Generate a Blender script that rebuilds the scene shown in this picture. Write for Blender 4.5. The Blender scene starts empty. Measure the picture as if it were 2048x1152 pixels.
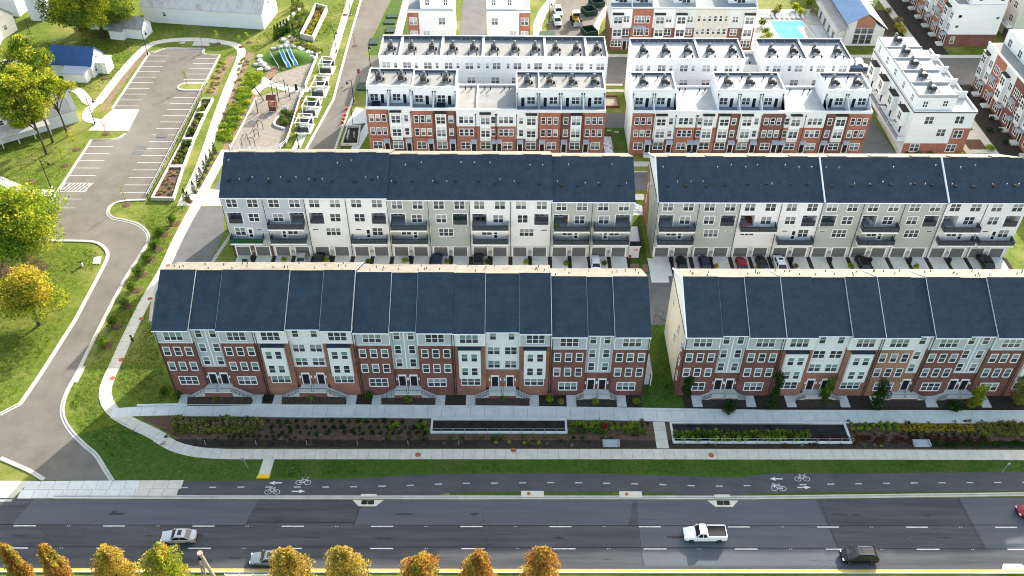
import bpy, math, random
from mathutils import Vector, Matrix
RN = random.Random(11)
PI = math.pi
sc = bpy.context.scene
COL = sc.collection
# ---------------------------------------------------------------- camera
CF, CP, CRL, CY, CH = 1797.197, math.radians(41.39627), math.radians(0.24728), math.radians(0.18726), 105.669
_fw = Vector((math.sin(CY)*math.cos(CP), math.cos(CY)*math.cos(CP), -math.sin(CP)))
_r0 = Vector((math.cos(CY), -math.sin(CY), 0)); _u0 = _r0.cross(_fw)
_r = _r0*math.cos(CRL) + _u0*math.sin(CRL); _u = -_r0*math.sin(CRL) + _u0*math.cos(CRL)
cam = bpy.data.cameras.new('camera'); camo = bpy.data.objects.new('camera', cam); COL.objects.link(camo)
M = Matrix((_r, _u, -_fw)).transposed().to_4x4(); M.translation = Vector((0, 0, CH))
camo.matrix_world = M
cam.sensor_width = 36.0; cam.lens = CF/2048*36; cam.clip_start = 1; cam.clip_end = 6000
sc.camera = camo
# ---------------------------------------------------------------- light
SUN_EL, SUN_AZ = math.radians(23.2), math.radians(29.5)     # low autumn sun behind the terraces
w = bpy.data.worlds.new('World'); sc.world = w; w.use_nodes = True
nt = w.node_tree; bg = nt.nodes['Background']; sky = nt.nodes.new('ShaderNodeTexSky')
sky.sky_type = 'NISHITA'; sky.sun_disc = False; sky.sun_elevation = SUN_EL; sky.sun_rotation = SUN_AZ
sky.air_density = 1.4; sky.dust_density = 2.7; sky.ozone_density = 0.1
nt.links.new(sky.outputs[0], bg.inputs[0]); bg.inputs[1].default_value = 0.15
sl = bpy.data.lights.new('sun', 'SUN'); sl.energy = 3.7; sl.angle = math.radians(0.53); sl.color = (1.0, 0.95, 0.87)
so = bpy.data.objects.new('sun', sl); COL.objects.link(so)
sd = Vector((math.sin(SUN_AZ)*math.cos(SUN_EL), math.cos(SUN_AZ)*math.cos(SUN_EL), math.sin(SUN_EL)))
so.rotation_euler = sd.to_track_quat('Z', 'Y').to_euler(); so.location = (40, 40, 120)
vs = sc.view_settings; vs.view_transform = 'Standard'; vs.look = 'None'; vs.exposure = 1.74; vs.gamma = 1; vs.use_curve_mapping = False
sc.render.engine = 'CYCLES'; cy = sc.cycles
cy.use_denoising = True; cy.max_bounces = 6; cy.diffuse_bounces = 3; cy.glossy_bounces = 3; cy.transmission_bounces = 4; cy.transparent_max_bounces = 6
cy.caustics_reflective = False; cy.caustics_refractive = False; cy.use_adaptive_sampling = True; cy.adaptive_threshold = 0.01; cy.filter_width = 1.05

def G(px, py, z=0.0):
    """ground point seen at a spot of the survey picture"""
    d = _fw + _r*((px-1024)/CF) + _u*((576-py)/CF)
    t = (z-CH)/d.z
    return (d.x*t, d.y*t)
def GP(pts, z=0.0): return [G(x, y, z) for x, y in pts]

# ---------------------------------------------------------------- materials
MATS = {}
def mat(name, col, rough=0.8, col2=None, scale=0.5, detail=4, fac=(0.35, 0.65), bump=0, bscale=None, metal=0, stretch=(1, 1, 1), spec=0.12, emit=None, col3=None, scale3=0.06):
    if name in MATS: return MATS[name]
    m = bpy.data.materials.new(name); m.use_nodes = True; N = m.node_tree.nodes; L = m.node_tree.links
    b = N['Principled BSDF']; b.inputs['Roughness'].default_value = rough; b.inputs['Metallic'].default_value = metal
    b.inputs['Specular IOR Level'].default_value = spec
    c4 = lambda c: (c[0], c[1], c[2], 1)
    b.inputs['Base Color'].default_value = c4(col)
    if col2 or bump:
        geo = N.new('ShaderNodeNewGeometry'); mp = N.new('ShaderNodeMapping'); mp.inputs['Scale'].default_value = stretch
        L.new(geo.outputs['Position'], mp.inputs[0])
    if col2:
        nz = N.new('ShaderNodeTexNoise'); nz.inputs['Scale'].default_value = scale; nz.inputs['Detail'].default_value = detail; nz.inputs['Roughness'].default_value = 0.65
        L.new(mp.outputs[0], nz.inputs['Vector'])
        mr = N.new('ShaderNodeMapRange'); mr.inputs[1].default_value = fac[0]; mr.inputs[2].default_value = fac[1]
        L.new(nz.outputs[0], mr.inputs[0])
        mx = N.new('ShaderNodeMixRGB'); mx.inputs[1].default_value = c4(col); mx.inputs[2].default_value = c4(col2)
        L.new(mr.outputs[0], mx.inputs[0]); out = mx.outputs[0]
        if col3:
            n3 = N.new('ShaderNodeTexNoise'); n3.inputs['Scale'].default_value = scale3; n3.inputs['Detail'].default_value = 5; n3.inputs['Roughness'].default_value = 0.6
            L.new(geo.outputs['Position'], n3.inputs['Vector'])
            m3 = N.new('ShaderNodeMapRange'); m3.inputs[1].default_value = 0.48; m3.inputs[2].default_value = 0.72
            L.new(n3.outputs[0], m3.inputs[0])
            x3 = N.new('ShaderNodeMixRGB'); x3.inputs[2].default_value = c4(col3); L.new(out, x3.inputs[1]); L.new(m3.outputs[0], x3.inputs[0]); out = x3.outputs[0]
        L.new(out, b.inputs['Base Color'])
    if bump:
        n2 = N.new('ShaderNodeTexNoise'); n2.inputs['Scale'].default_value = bscale or scale*3; n2.inputs['Detail'].default_value = 3
        L.new(mp.outputs[0], n2.inputs['Vector'])
        bp = N.new('ShaderNodeBump'); bp.inputs['Strength'].default_value = bump; bp.inputs['Distance'].default_value = 0.1
        L.new(n2.outputs[0], bp.inputs['Height']); L.new(bp.outputs[0], b.inputs['Normal'])
    MATS[name] = m; return m

def brickmat(name, c1, c2, mortar, bw=0.22, bh=0.075, rough=0.85, msize=0.012, vec='wall', vary=None, ns=0.35):
    """coursed texture at its real size: bricks on walls, shingles on roofs"""
    m = bpy.data.materials.new(name); m.use_nodes = True; N = m.node_tree.nodes; L = m.node_tree.links
    b = N['Principled BSDF']; b.inputs['Roughness'].default_value = rough; b.inputs['Specular IOR Level'].default_value = 0.25
    geo = N.new('ShaderNodeNewGeometry'); sp = N.new('ShaderNodeSeparateXYZ'); L.new(geo.outputs['Position'], sp.inputs[0])
    cb = N.new('ShaderNodeCombineXYZ')
    if vec == 'wall':
        ad = N.new('ShaderNodeMath'); ad.operation = 'ADD'; L.new(sp.outputs[0], ad.inputs[0]); L.new(sp.outputs[1], ad.inputs[1])
        L.new(ad.outputs[0], cb.inputs[0]); L.new(sp.outputs[2], cb.inputs[1])
    else:
        L.new(sp.outputs[0], cb.inputs[0]); ad = N.new('ShaderNodeMath'); ad.operation = 'ADD'
        L.new(sp.outputs[1], ad.inputs[0]); L.new(sp.outputs[2], ad.inputs[1]); L.new(ad.outputs[0], cb.inputs[1])
    t = N.new('ShaderNodeTexBrick'); t.inputs['Scale'].default_value = 1; t.inputs['Brick Width'].default_value = bw; t.inputs['Row Height'].default_value = bh
    t.inputs['Mortar Size'].default_value = msize; t.inputs['Mortar Smooth'].default_value = 0.3; t.inputs['Bias'].default_value = 0
    for k, c in (('Color1', c1), ('Color2', c2), ('Mortar', mortar)): t.inputs[k].default_value = (*c, 1)
    L.new(cb.outputs[0], t.inputs['Vector'])
    nz = N.new('ShaderNodeTexNoise'); nz.inputs['Scale'].default_value = ns; nz.inputs['Detail'].default_value = 6; nz.inputs['Roughness'].default_value = 0.7
    L.new(geo.outputs['Position'], nz.inputs['Vector'])
    mr = N.new('ShaderNodeMapRange'); mr.inputs[1].default_value = 0.3; mr.inputs[2].default_value = 0.7; mr.inputs[3].default_value = 0.72; mr.inputs[4].default_value = 1.25
    L.new(nz.outputs[0], mr.inputs[0])
    mx = N.new('ShaderNodeMixRGB'); mx.blend_type = 'MULTIPLY'; mx.inputs[0].default_value = 1
    L.new(t.outputs['Color'], mx.inputs[1]); L.new(mr.outputs[0], mx.inputs[2]); L.new(mx.outputs[0], b.inputs['Base Color'])
    bp = N.new('ShaderNodeBump'); bp.inputs['Strength'].default_value = 0.35; bp.inputs['Distance'].default_value = 0.03
    L.new(t.outputs['Fac'], bp.inputs['Height']); bp.invert = True; L.new(bp.outputs[0], b.inputs['Normal'])
    MATS[name] = m; return m

def leafmat(name, c1, c2, c3=None, trans=0.4):
    m = bpy.data.materials.new(name); m.use_nodes = True; N = m.node_tree.nodes; L = m.node_tree.links
    for n in list(N): N.remove(n)
    o = N.new('ShaderNodeOutputMaterial'); mixs = N.new('ShaderNodeMixShader'); mixs.inputs[0].default_value = trans
    d = N.new('ShaderNodeBsdfDiffuse'); t = N.new('ShaderNodeBsdfTranslucent')
    geo = N.new('ShaderNodeNewGeometry'); nz = N.new('ShaderNodeTexNoise'); nz.inputs['Scale'].default_value = 0.55; nz.inputs['Detail'].default_value = 3
    L.new(geo.outputs['Position'], nz.inputs['Vector'])
    rp = N.new('ShaderNodeValToRGB'); rp.color_ramp.elements[0].position = 0.36; rp.color_ramp.elements[1].position = 0.66
    rp.color_ramp.elements[0].color = (*c1, 1); rp.color_ramp.elements[1].color = (*(c3 or c2), 1)
    if c3: e = rp.color_ramp.elements.new(0.5); e.color = (*c2, 1)
    L.new(nz.outputs[0], rp.inputs[0])
    n2 = N.new('ShaderNodeTexWhiteNoise'); L.new(geo.outputs['Random Per Island'], n2.inputs['Vector'])
    mr = N.new('ShaderNodeMapRange'); mr.inputs[3].default_value = 0.42; mr.inputs[4].default_value = 1.6; L.new(geo.outputs['Random Per Island'], mr.inputs[0])
    mx = N.new('ShaderNodeMixRGB'); mx.blend_type = 'MULTIPLY'; mx.inputs[0].default_value = 1; L.new(rp.outputs[0], mx.inputs[1]); L.new(mr.outputs[0], mx.inputs[2])
    L.new(mx.outputs[0], d.inputs[0]); L.new(mx.outputs[0], t.inputs[0])
    L.new(d.outputs[0], mixs.inputs[1]); L.new(t.outputs[0], mixs.inputs[2]); L.new(mixs.outputs[0], o.inputs[0])
    MATS[name] = m; return m

GRASS = mat('lawn_grass', (0.048, 0.088, 0.006), 0.9, (0.135, 0.165, 0.022), 1.1, 9, (0.30, 0.66), bump=0.9, bscale=5, col3=(0.23, 0.215, 0.06), scale3=0.09)
GRASSD = mat('shaded_grass', (0.027, 0.064, 0.007), 0.9, (0.064, 0.115, 0.016), 1.5, 9, (0.3, 0.68), bump=0.9, bscale=6, col3=(0.085, 0.10, 0.022), scale3=0.15)  # darker copy of the lawn grass, shade put into its colour
ASPH = mat('asphalt_lot', (0.118, 0.105, 0.088), 0.9, (0.165, 0.147, 0.124), 0.30, 8, (0.3, 0.7), bump=0.25, bscale=14, col3=(0.185, 0.168, 0.145), scale3=0.05)
ASPHW = mat('asphalt_highway', (0.044, 0.046, 0.051), 0.88, (0.084, 0.086, 0.091), 0.6, 9, (0.3, 0.7), bump=0.25, bscale=14, stretch=(0.12, 1.6, 1))
ASPHP = mat('asphalt_patch_pale', (0.074, 0.081, 0.091), 0.88, (0.098, 0.105, 0.116), 0.6, 8, (0.3, 0.7), bump=0.2, bscale=14, stretch=(0.12, 1.6, 1))
ASPHB = mat('asphalt_bike', (0.058, 0.060, 0.064), 0.9, (0.090, 0.090, 0.090), 0.7, 8, (0.3, 0.75), bump=0.2, bscale=12, stretch=(0.4, 1, 1))
ASPHD = mat('asphalt_dark', (0.105, 0.104, 0.104), 0.9, (0.145, 0.141, 0.136), 0.35, 7, (0.3, 0.7), bump=0.2, bscale=12)
TAR = mat('tar_seal', (0.012, 0.012, 0.014), 0.5)
CONC = mat('concrete_path', (0.46, 0.415, 0.335), 0.9, (0.59, 0.54, 0.445), 0.8, 7, (0.3, 0.7), bump=0.15, bscale=9)
CONCK = mat('concrete_kerb', (0.36, 0.34, 0.295), 0.9, (0.50, 0.47, 0.41), 0.5, 6, (0.3, 0.7), bump=0.1, bscale=9)
CONCG = mat('concrete_grey', (0.50, 0.49, 0.45), 0.9, (0.62, 0.61, 0.565), 0.6, 7, (0.3, 0.7), bump=0.15, bscale=9)
JOINT = mat('joint_soil', (0.09, 0.082, 0.07), 1)
WHITEP = mat('white_road_paint', (0.62, 0.61, 0.58), 0.7, (0.36, 0.36, 0.35), 3, 7, (0.42, 0.75))
YELLOWP = mat('yellow_kerb_paint', (0.55, 0.36, 0.05), 0.7, (0.48, 0.36, 0.14), 0.7, 6)
TACT = mat('tactile_yellow', (0.75, 0.42, 0.02), 0.7)
TERRA = mat('red_tactile', (0.40, 0.11, 0.06), 0.8, (0.30, 0.09, 0.05), 3)
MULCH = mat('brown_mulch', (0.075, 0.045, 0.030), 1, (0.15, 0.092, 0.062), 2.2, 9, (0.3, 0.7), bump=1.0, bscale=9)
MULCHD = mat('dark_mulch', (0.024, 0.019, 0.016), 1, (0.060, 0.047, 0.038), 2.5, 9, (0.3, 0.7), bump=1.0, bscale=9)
SOILP = mat('pale_mulch', (0.16, 0.10, 0.065), 1, (0.27, 0.185, 0.125), 1.6, 9, (0.3, 0.7), bump=1.0, bscale=7)
SAND = mat('play_surface', (0.18, 0.155, 0.125), 1, (0.29, 0.255, 0.21), 1.2, 9, (0.3, 0.7), bump=0.5, bscale=8)
GRAVEL = mat('white_gravel', (0.28, 0.29, 0.30), 1, (0.62, 0.63, 0.63), 1.4, 3, (0.42, 0.5), bump=0.6, bscale=4)
TURF = mat('play_turf', (0.03, 0.075, 0.010), 0.95, (0.048, 0.105, 0.016), 1.5, 6, bump=0.4, bscale=9)
SHING = brickmat('navy_shingles', (0.019, 0.036, 0.054), (0.024, 0.045, 0.066), (0.013, 0.025, 0.038), 0.42, 0.24, 0.75, 0.02, 'roof', ns=0.5)
SHINGB = brickmat('blue_grey_shingles', (0.022, 0.037, 0.056), (0.028, 0.045, 0.067), (0.016, 0.027, 0.041), 0.42, 0.24, 0.8, 0.02, 'roof', ns=0.5)
SHINGR = brickmat('sun_glare_shingles', (0.135, 0.124, 0.107), (0.17, 0.157, 0.136), (0.11, 0.10, 0.085), 0.5, 0.3, 0.8, 0.02, 'roof', ns=0.6)  # rear slopes: sun glare on the shingles put into a tan colour
BR_DARK = brickmat('dark_red_brick', (0.130, 0.035, 0.029), (0.200, 0.062, 0.048), (0.20, 0.13, 0.11))
BR_ORG = brickmat('orange_brick', (0.235, 0.080, 0.048), (0.33, 0.130, 0.078), (0.30, 0.20, 0.16))
BR_RED = brickmat('bright_red_brick', (0.27, 0.066, 0.040), (0.36, 0.105, 0.062), (0.34, 0.2, 0.15))
BR_MAR = brickmat('maroon_brick', (0.125, 0.036, 0.030), (0.185, 0.060, 0.046), (0.18, 0.12, 0.10))
BR_TAN = brickmat('tan_brick', (0.26, 0.105, 0.058), (0.36, 0.165, 0.095), (0.32, 0.23, 0.17))
WHT = mat('white_siding', (0.74, 0.74, 0.735), 0.7, (0.67, 0.67, 0.67), 0.6, 5, stretch=(0.3, 0.3, 6))
WHTR = mat('white_parapet', (0.70, 0.70, 0.695), 0.7, (0.63, 0.63, 0.625), 0.8, 5)
BLUG = mat('blue_grey_siding', (0.44, 0.475, 0.51), 0.75, (0.38, 0.415, 0.45), 0.6, 5, stretch=(0.3, 0.3, 6))
SAGE = mat('sage_siding', (0.40, 0.43, 0.40), 0.75, (0.36, 0.39, 0.36), 0.6, 5, stretch=(0.3, 0.3, 6))
GREYS = mat('pale_grey_siding', (0.56, 0.57, 0.56), 0.75, (0.50, 0.51, 0.50), 0.6, 5, stretch=(0.3, 0.3, 6))
CREAM = mat('cream_siding', (0.62, 0.60, 0.53), 0.75, (0.56, 0.54, 0.48), 0.6, 5)
CREAMB = mat('cream_brick', (0.56, 0.54, 0.48), 0.85, (0.48, 0.46, 0.41), 1.5, 7)
TRIM = mat('white_trim', (0.78, 0.78, 0.77), 0.55)
TRIMG = mat('grey_trim', (0.30, 0.31, 0.32), 0.6)
BLACK = mat('black_metal', (0.015, 0.015, 0.017), 0.5)
BRONZE = mat('bronze_metal', (0.03, 0.022, 0.02), 0.5)
DOORD = mat('dark_door', (0.022, 0.022, 0.026), 0.5)
DOORR = mat('red_door', (0.09, 0.018, 0.02), 0.5)
GARG = mat('grey_garage_door', (0.145, 0.150, 0.155), 0.6, (0.125, 0.13, 0.135), 2, 3, stretch=(0.2, 1, 4))
BALC = mat('tinted_balcony_panel', (0.045, 0.054, 0.064), 0.3, spec=0.5)
BALCG = mat('green_balcony_panel', (0.014, 0.075, 0.026), 0.3, spec=0.5)
DECK = mat('grey_deck', (0.30, 0.31, 0.31), 0.8, (0.25, 0.26, 0.265), 2, 4)
ROOFP = mat('pale_membrane', (0.21, 0.206, 0.195), 0.9, (0.29, 0.285, 0.27), 0.3, 8, (0.3, 0.7))
ROOFW = mat('white_membrane', (0.33, 0.327, 0.316), 0.9, (0.42, 0.416, 0.405), 0.25, 6)
ROOFG = mat('grey_deck_floor', (0.21, 0.23, 0.25), 0.85)
METG = mat('galvanised', (0.42, 0.43, 0.44), 0.45, metal=0.6)
METB = mat('blue_awning', (0.40, 0.44, 0.49), 0.45, metal=0.2)
METBL = mat('blue_metal_roof', (0.16, 0.26, 0.41), 0.45, (0.20, 0.30, 0.45), 0.5, 5)
NAVYR = mat('navy_metal_roof', (0.035, 0.085, 0.21), 0.45, (0.05, 0.105, 0.25), 0.6, 5)
RUSTR = mat('weathered_metal_roof', (0.52, 0.49, 0.45), 0.6, (0.34, 0.25, 0.18), 0.45, 8, (0.5, 0.72), stretch=(1.6, 0.35, 1))
TINR = mat('grey_tin_roof', (0.36, 0.37, 0.36), 0.5, (0.24, 0.235, 0.22), 0.6, 7)
GL_DARK = mat('window_glass_dark', (0.030, 0.035, 0.040), 0.12, (0.055, 0.062, 0.068), 0.8, 2, spec=0.5)
GL_GRN = mat('window_glass_green', (0.14, 0.22, 0.20), 0.15, (0.20, 0.29, 0.26), 0.6, 2, spec=0.5)
GL_GREY = mat('window_blind_grey', (0.20, 0.21, 0.22), 0.3, (0.28, 0.285, 0.29), 0.5, 2, spec=0.4)
GL_PALE = mat('window_blind_pale', (0.38, 0.39, 0.385), 0.3, (0.46, 0.46, 0.45), 0.5, 2, spec=0.4)
GL_MID = mat('window_glass_mid', (0.085, 0.09, 0.096), 0.2, (0.12, 0.125, 0.13), 0.6, 2, spec=0.5)
BARK = mat('tree_bark', (0.055, 0.042, 0.033), 1, (0.095, 0.075, 0.06), 3, 6, bump=0.6, bscale=8)
BARKP = mat('sapling_bark', (0.16, 0.13, 0.10), 1)
ROCK = mat('pale_boulder', (0.40, 0.37, 0.33), 1, (0.55, 0.52, 0.47), 1.2, 6, bump=0.5, bscale=4)
WOODR = mat('red_brown_wood', (0.17, 0.062, 0.036), 0.8, (0.12, 0.045, 0.028), 2, 4)
DGREEN = mat('dark_green_panel', (0.018, 0.045, 0.032), 0.6)
RUBBER = mat('tyre_rubber', (0.012, 0.012, 0.013), 0.8)
ALLOY = mat('alloy_rim', (0.45, 0.45, 0.46), 0.35, metal=0.7)
CGLASS = mat('car_glass', (0.012, 0.016, 0.018), 0.06, spec=0.6)
LAMPG = mat('clear_lamp', (0.65, 0.66, 0.68), 0.2)
TAIL = mat('red_lamp', (0.30, 0.012, 0.012), 0.3)
L_YG = leafmat('leaf_yellow_green', (0.12, 0.19, 0.018), (0.27, 0.32, 0.03), (0.44, 0.41, 0.04), 0.52)
L_GR = leafmat('leaf_green', (0.055, 0.10, 0.016), (0.10, 0.165, 0.024), (0.17, 0.22, 0.035), 0.45)
L_LG = leafmat('leaf_light_green', (0.10, 0.18, 0.02), (0.20, 0.30, 0.03), (0.32, 0.40, 0.05), 0.5)
L_OLIVE = leafmat('leaf_olive', (0.15, 0.155, 0.035), (0.22, 0.22, 0.05), (0.29, 0.27, 0.07), 0.45)
L_OR = leafmat('leaf_orange', (0.33, 0.19, 0.045), (0.43, 0.29, 0.06), (0.46, 0.37, 0.08), 0.5)
L_GOLD = leafmat('leaf_gold', (0.26, 0.25, 0.05), (0.42, 0.34, 0.06), (0.43, 0.27, 0.05), 0.5)
L_RUST = leafmat('leaf_rust', (0.30, 0.11, 0.035), (0.40, 0.19, 0.05), (0.42, 0.26, 0.06), 0.5)
L_TURF = leafmat('leaf_turf', (0.035, 0.075, 0.008), (0.085, 0.135, 0.016), (0.20, 0.20, 0.05), 0.35)
L_DK = leafmat('leaf_dark_green', (0.022, 0.048, 0.012), (0.040, 0.075, 0.018), None, 0.3)
L_MAR = leafmat('leaf_maroon', (0.065, 0.028, 0.020), (0.11, 0.045, 0.03), None, 0.3)
L_RED = leafmat('leaf_red', (0.20, 0.02, 0.018), (0.30, 0.03, 0.025), None, 0.3)
L_STR = leafmat('leaf_straw', (0.24, 0.20, 0.09), (0.36, 0.31, 0.15), None, 0.4)
L_YEL = leafmat('leaf_bright_yellow', (0.32, 0.26, 0.03), (0.44, 0.35, 0.05), None, 0.4)

# ---------------------------------------------------------------- mesh building
class MB:
    def __init__(s): s.v = []; s.f = []; s.m = []
    def quad(s, pts, mi=0):
        n = len(s.v); s.v += [tuple(p) for p in pts]; s.f.append(tuple(range(n, n+len(pts)))); s.m.append(mi)
    def box(s, x0, x1, y0, y1, z0, z1, mi=0):
        n = len(s.v); s.v += [(x0,y0,z0),(x1,y0,z0),(x1,y1,z0),(x0,y1,z0),(x0,y0,z1),(x1,y0,z1),(x1,y1,z1),(x0,y1,z1)]
        for q in ((3,2,1,0),(4,5,6,7),(0,1,5,4),(1,2,6,5),(2,3,7,6),(3,0,4,7)): s.f.append(tuple(n+i for i in q)); s.m.append(mi)
        return s
    def prism(s, poly, z0, z1, mi=0, mi_side=None):
        """vertical prism over a counter-clockwise polygon of (x,y)"""
        a = sum(poly[i-1][0]*poly[i][1]-poly[i][0]*poly[i-1][1] for i in range(len(poly)))
        if a < 0: poly = poly[::-1]
        n = len(s.v); k = len(poly); s.v += [(x,y,z0) for x,y in poly] + [(x,y,z1) for x,y in poly]
        s.f.append(tuple(range(n+k-1, n-1, -1))); s.m.append(mi); s.f.append(tuple(range(n+k, n+2*k))); s.m.append(mi)
        for i in range(k):
            j = (i+1) % k; s.f.append((n+i, n+j, n+k+j, n+k+i)); s.m.append(mi if mi_side is None else mi_side)
        return s
    def sheet(s, poly, z, mi=0):
        a = sum(poly[i-1][0]*poly[i][1]-poly[i][0]*poly[i-1][1] for i in range(len(poly)))
        if a < 0: poly = poly[::-1]
        s.quad([(x, y, z) for x, y in poly], mi); return s
    def xprism(s, prof, x0, x1, mi=0):
        """profile of (y,z) extruded along x"""
        a = sum(prof[i-1][0]*prof[i][1]-prof[i][0]*prof[i-1][1] for i in range(len(prof)))
        if a < 0: prof = prof[::-1]
        n = len(s.v); k = len(prof); s.v += [(x0,y,z) for y,z in prof] + [(x1,y,z) for y,z in prof]
        s.f.append(tuple(range(n+k-1, n-1, -1))); s.m.append(mi); s.f.append(tuple(range(n+k, n+2*k))); s.m.append(mi)
        for i in range(k):
            j = (i+1) % k; s.f.append((n+i, n+j, n+k+j, n+k+i)); s.m.append(mi)
        return s
    def tube(s, pts, r, n=6, mi=0, r2=None):
        pts = [Vector(p) for p in pts]; base = len(s.v); K = len(pts)
        for i, p in enumerate(pts):
            d = (pts[min(i+1, K-1)]-pts[max(i-1, 0)]).normalized()
            a = Vector((0,0,1)) if abs(d.z) < 0.9 else Vector((1,0,0))
            u = d.cross(a).normalized(); v = d.cross(u)
            rr = r if r2 is None else r+(r2-r)*i/max(K-1, 1)
            for k in range(n):
                t = 2*PI*k/n; q = p+u*(math.cos(t)*rr)+v*(math.sin(t)*rr); s.v.append(tuple(q))
        for i in range(K-1):
            for k in range(n):
                j = (k+1) % n; s.f.append((base+i*n+k, base+(i+1)*n+k, base+(i+1)*n+j, base+i*n+j)); s.m.append(mi)
        s.f.append(tuple(base+k for k in range(n))); s.m.append(mi)
        s.f.append(tuple(base+(K-1)*n+k for k in range(n-1, -1, -1))); s.m.append(mi)
        return s
    def lathe(s, prof, n=10, c=(0,0), mi=0):
        base = len(s.v); K = len(prof)
        for r, z in prof:
            for k in range(n): t = 2*PI*k/n; s.v.append((c[0]+r*math.cos(t), c[1]+r*math.sin(t), z))
        for i in range(K-1):
            for k in range(n):
                j = (k+1) % n; s.f.append((base+i*n+k, base+i*n+j, base+(i+1)*n+j, base+(i+1)*n+k)); s.m.append(mi)
        s.f.append(tuple(base+k for k in range(n-1,-1,-1))); s.m.append(mi)
        s.f.append(tuple(base+(K-1)*n+k for k in range(n))); s.m.append(mi)
        return s
    def mesh(s, name, mats):
        me = bpy.data.meshes.new(name); me.from_pydata(s.v, [], s.f)
        for m in (mats if isinstance(mats, (list, tuple)) else [mats]): me.materials.append(m)
        if any(s.m): me.polygons.foreach_set('material_index', s.m)
        me.update(); return me
    def islands(s):
        # loose blocks of the mesh, each as a builder of its own
        par = list(range(len(s.v)))
        def find(a):
            while par[a] != a: par[a] = par[par[a]]; a = par[a]
            return a
        for f in s.f:
            for k in f[1:]: par[find(k)] = find(f[0])
        out = {}
        for f, m in zip(s.f, s.m): out.setdefault(find(f[0]), []).append((f, m))
        for fs in out.values():
            mb = MB(); ix = {}
            for f, m in fs:
                for k in f:
                    if k not in ix: ix[k] = len(mb.v); mb.v.append(s.v[k])
                mb.f.append(tuple(ix[k] for k in f)); mb.m.append(m)
            yield mb
    def build_each(s, name, mats, parent=None):
        for mb in s.islands(): mb.build(name, mats, parent)
    def build(s, name, mats, parent=None, loc=(0,0,0), rz=0, **props):
        return inst(name, s.mesh(name, mats), parent, loc, rz, **props)

def inst(name, me, parent=None, loc=(0,0,0), rz=0, scale=None, **props):
    o = bpy.data.objects.new(name, me); COL.objects.link(o)
    if parent is not None: o.parent = parent
    o.location = loc
    if rz: o.rotation_euler = (0, 0, rz)
    if scale: o.scale = scale if isinstance(scale, (tuple, list)) else (scale,)*3
    for k, v in props.items(): o[k] = v
    return o
def thing(name, label, cat, loc=(0,0,0), rz=0, group=None):
    o = bpy.data.objects.new(name, None); COL.objects.link(o); o.location = loc; o.rotation_euler = (0,0,rz)
    o.empty_display_size = 0.3
    o['label'] = label; o['category'] = cat
    if group: o['group'] = group
    return o
def tag(o, label, cat, group=None):
    o['label'] = label; o['category'] = cat
    if group: o['group'] = group
    return o
def struct(name, mb, mats, kind='structure'):
    return mb.build(name, mats, kind=kind)
def copytree(o, loc, rz=None, label=None):
    r = o.copy(); COL.objects.link(r); r.location = loc
    if rz is not None: r.rotation_euler = (0, 0, rz)
    if label: r['label'] = label
    for c in o.children:
        d = c.copy(); COL.objects.link(d); d.parent = r
        for e in c.children:
            g = e.copy(); COL.objects.link(g); g.parent = d
    return r
def smooth(pts, n=6):
    out = []; P = [pts[0]]+list(pts)+[pts[-1]]
    for i in range(1, len(P)-2):
        a, b, c, d = P[i-1], P[i], P[i+1], P[i+2]
        for k in range(n):
            t = k/n
            out.append(tuple(0.5*((2*b[q])+(-a[q]+c[q])*t+(2*a[q]-5*b[q]+4*c[q]-d[q])*t*t+(-a[q]+3*b[q]-3*c[q]+d[q])*t**3) for q in range(2)))
    out.append(tuple(pts[-1])); return out
def offset(pts, d):
    """polyline moved sideways, positive to its left-hand side"""
    out = []; K = len(pts)
    for i in range(K):
        a = Vector(pts[max(i-1,0)]); b = Vector(pts[min(i+1,K-1)]); t = (b-a)
        if t.length < 1e-6: t = Vector((1,0))
        t.normalize(); out.append((pts[i][0]-t.y*d, pts[i][1]+t.x*d))
    return out
def ribbon(mb, pts, d0, d1, z0, z1, mi=0):
    A = offset(pts, d0); B = offset(pts, d1); n = len(mb.v); K = len(pts)
    for (ax, ay), (bx, by) in zip(A, B): mb.v += [(ax,ay,z0),(ax,ay,z1),(bx,by,z1),(bx,by,z0)]
    for i in range(K-1):
        o = n+4*i; p = o+4
        for q in ((o+1,o+2,p+2,p+1),(o,o+1,p+1,p),(o+2,o+3,p+3,p+2)): mb.f.append(q); mb.m.append(mi)
    mb.f.append((n,n+3,n+2,n+1)); mb.m.append(mi); o = n+4*(K-1); mb.f.append((o,o+1,o+2,o+3)); mb.m.append(mi)
    return mb
def resample(pts, step):
    out = [pts[0]]; acc = 0.0
    for a, b in zip(pts, pts[1:]):
        a = Vector(a); b = Vector(b); L = (b-a).length; p = 0.0
        while acc+(L-p) >= step:
            p += step-acc; acc = 0; q = a+(b-a)*(p/L); out.append((q.x, q.y))
        acc += L-p
    return out
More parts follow.
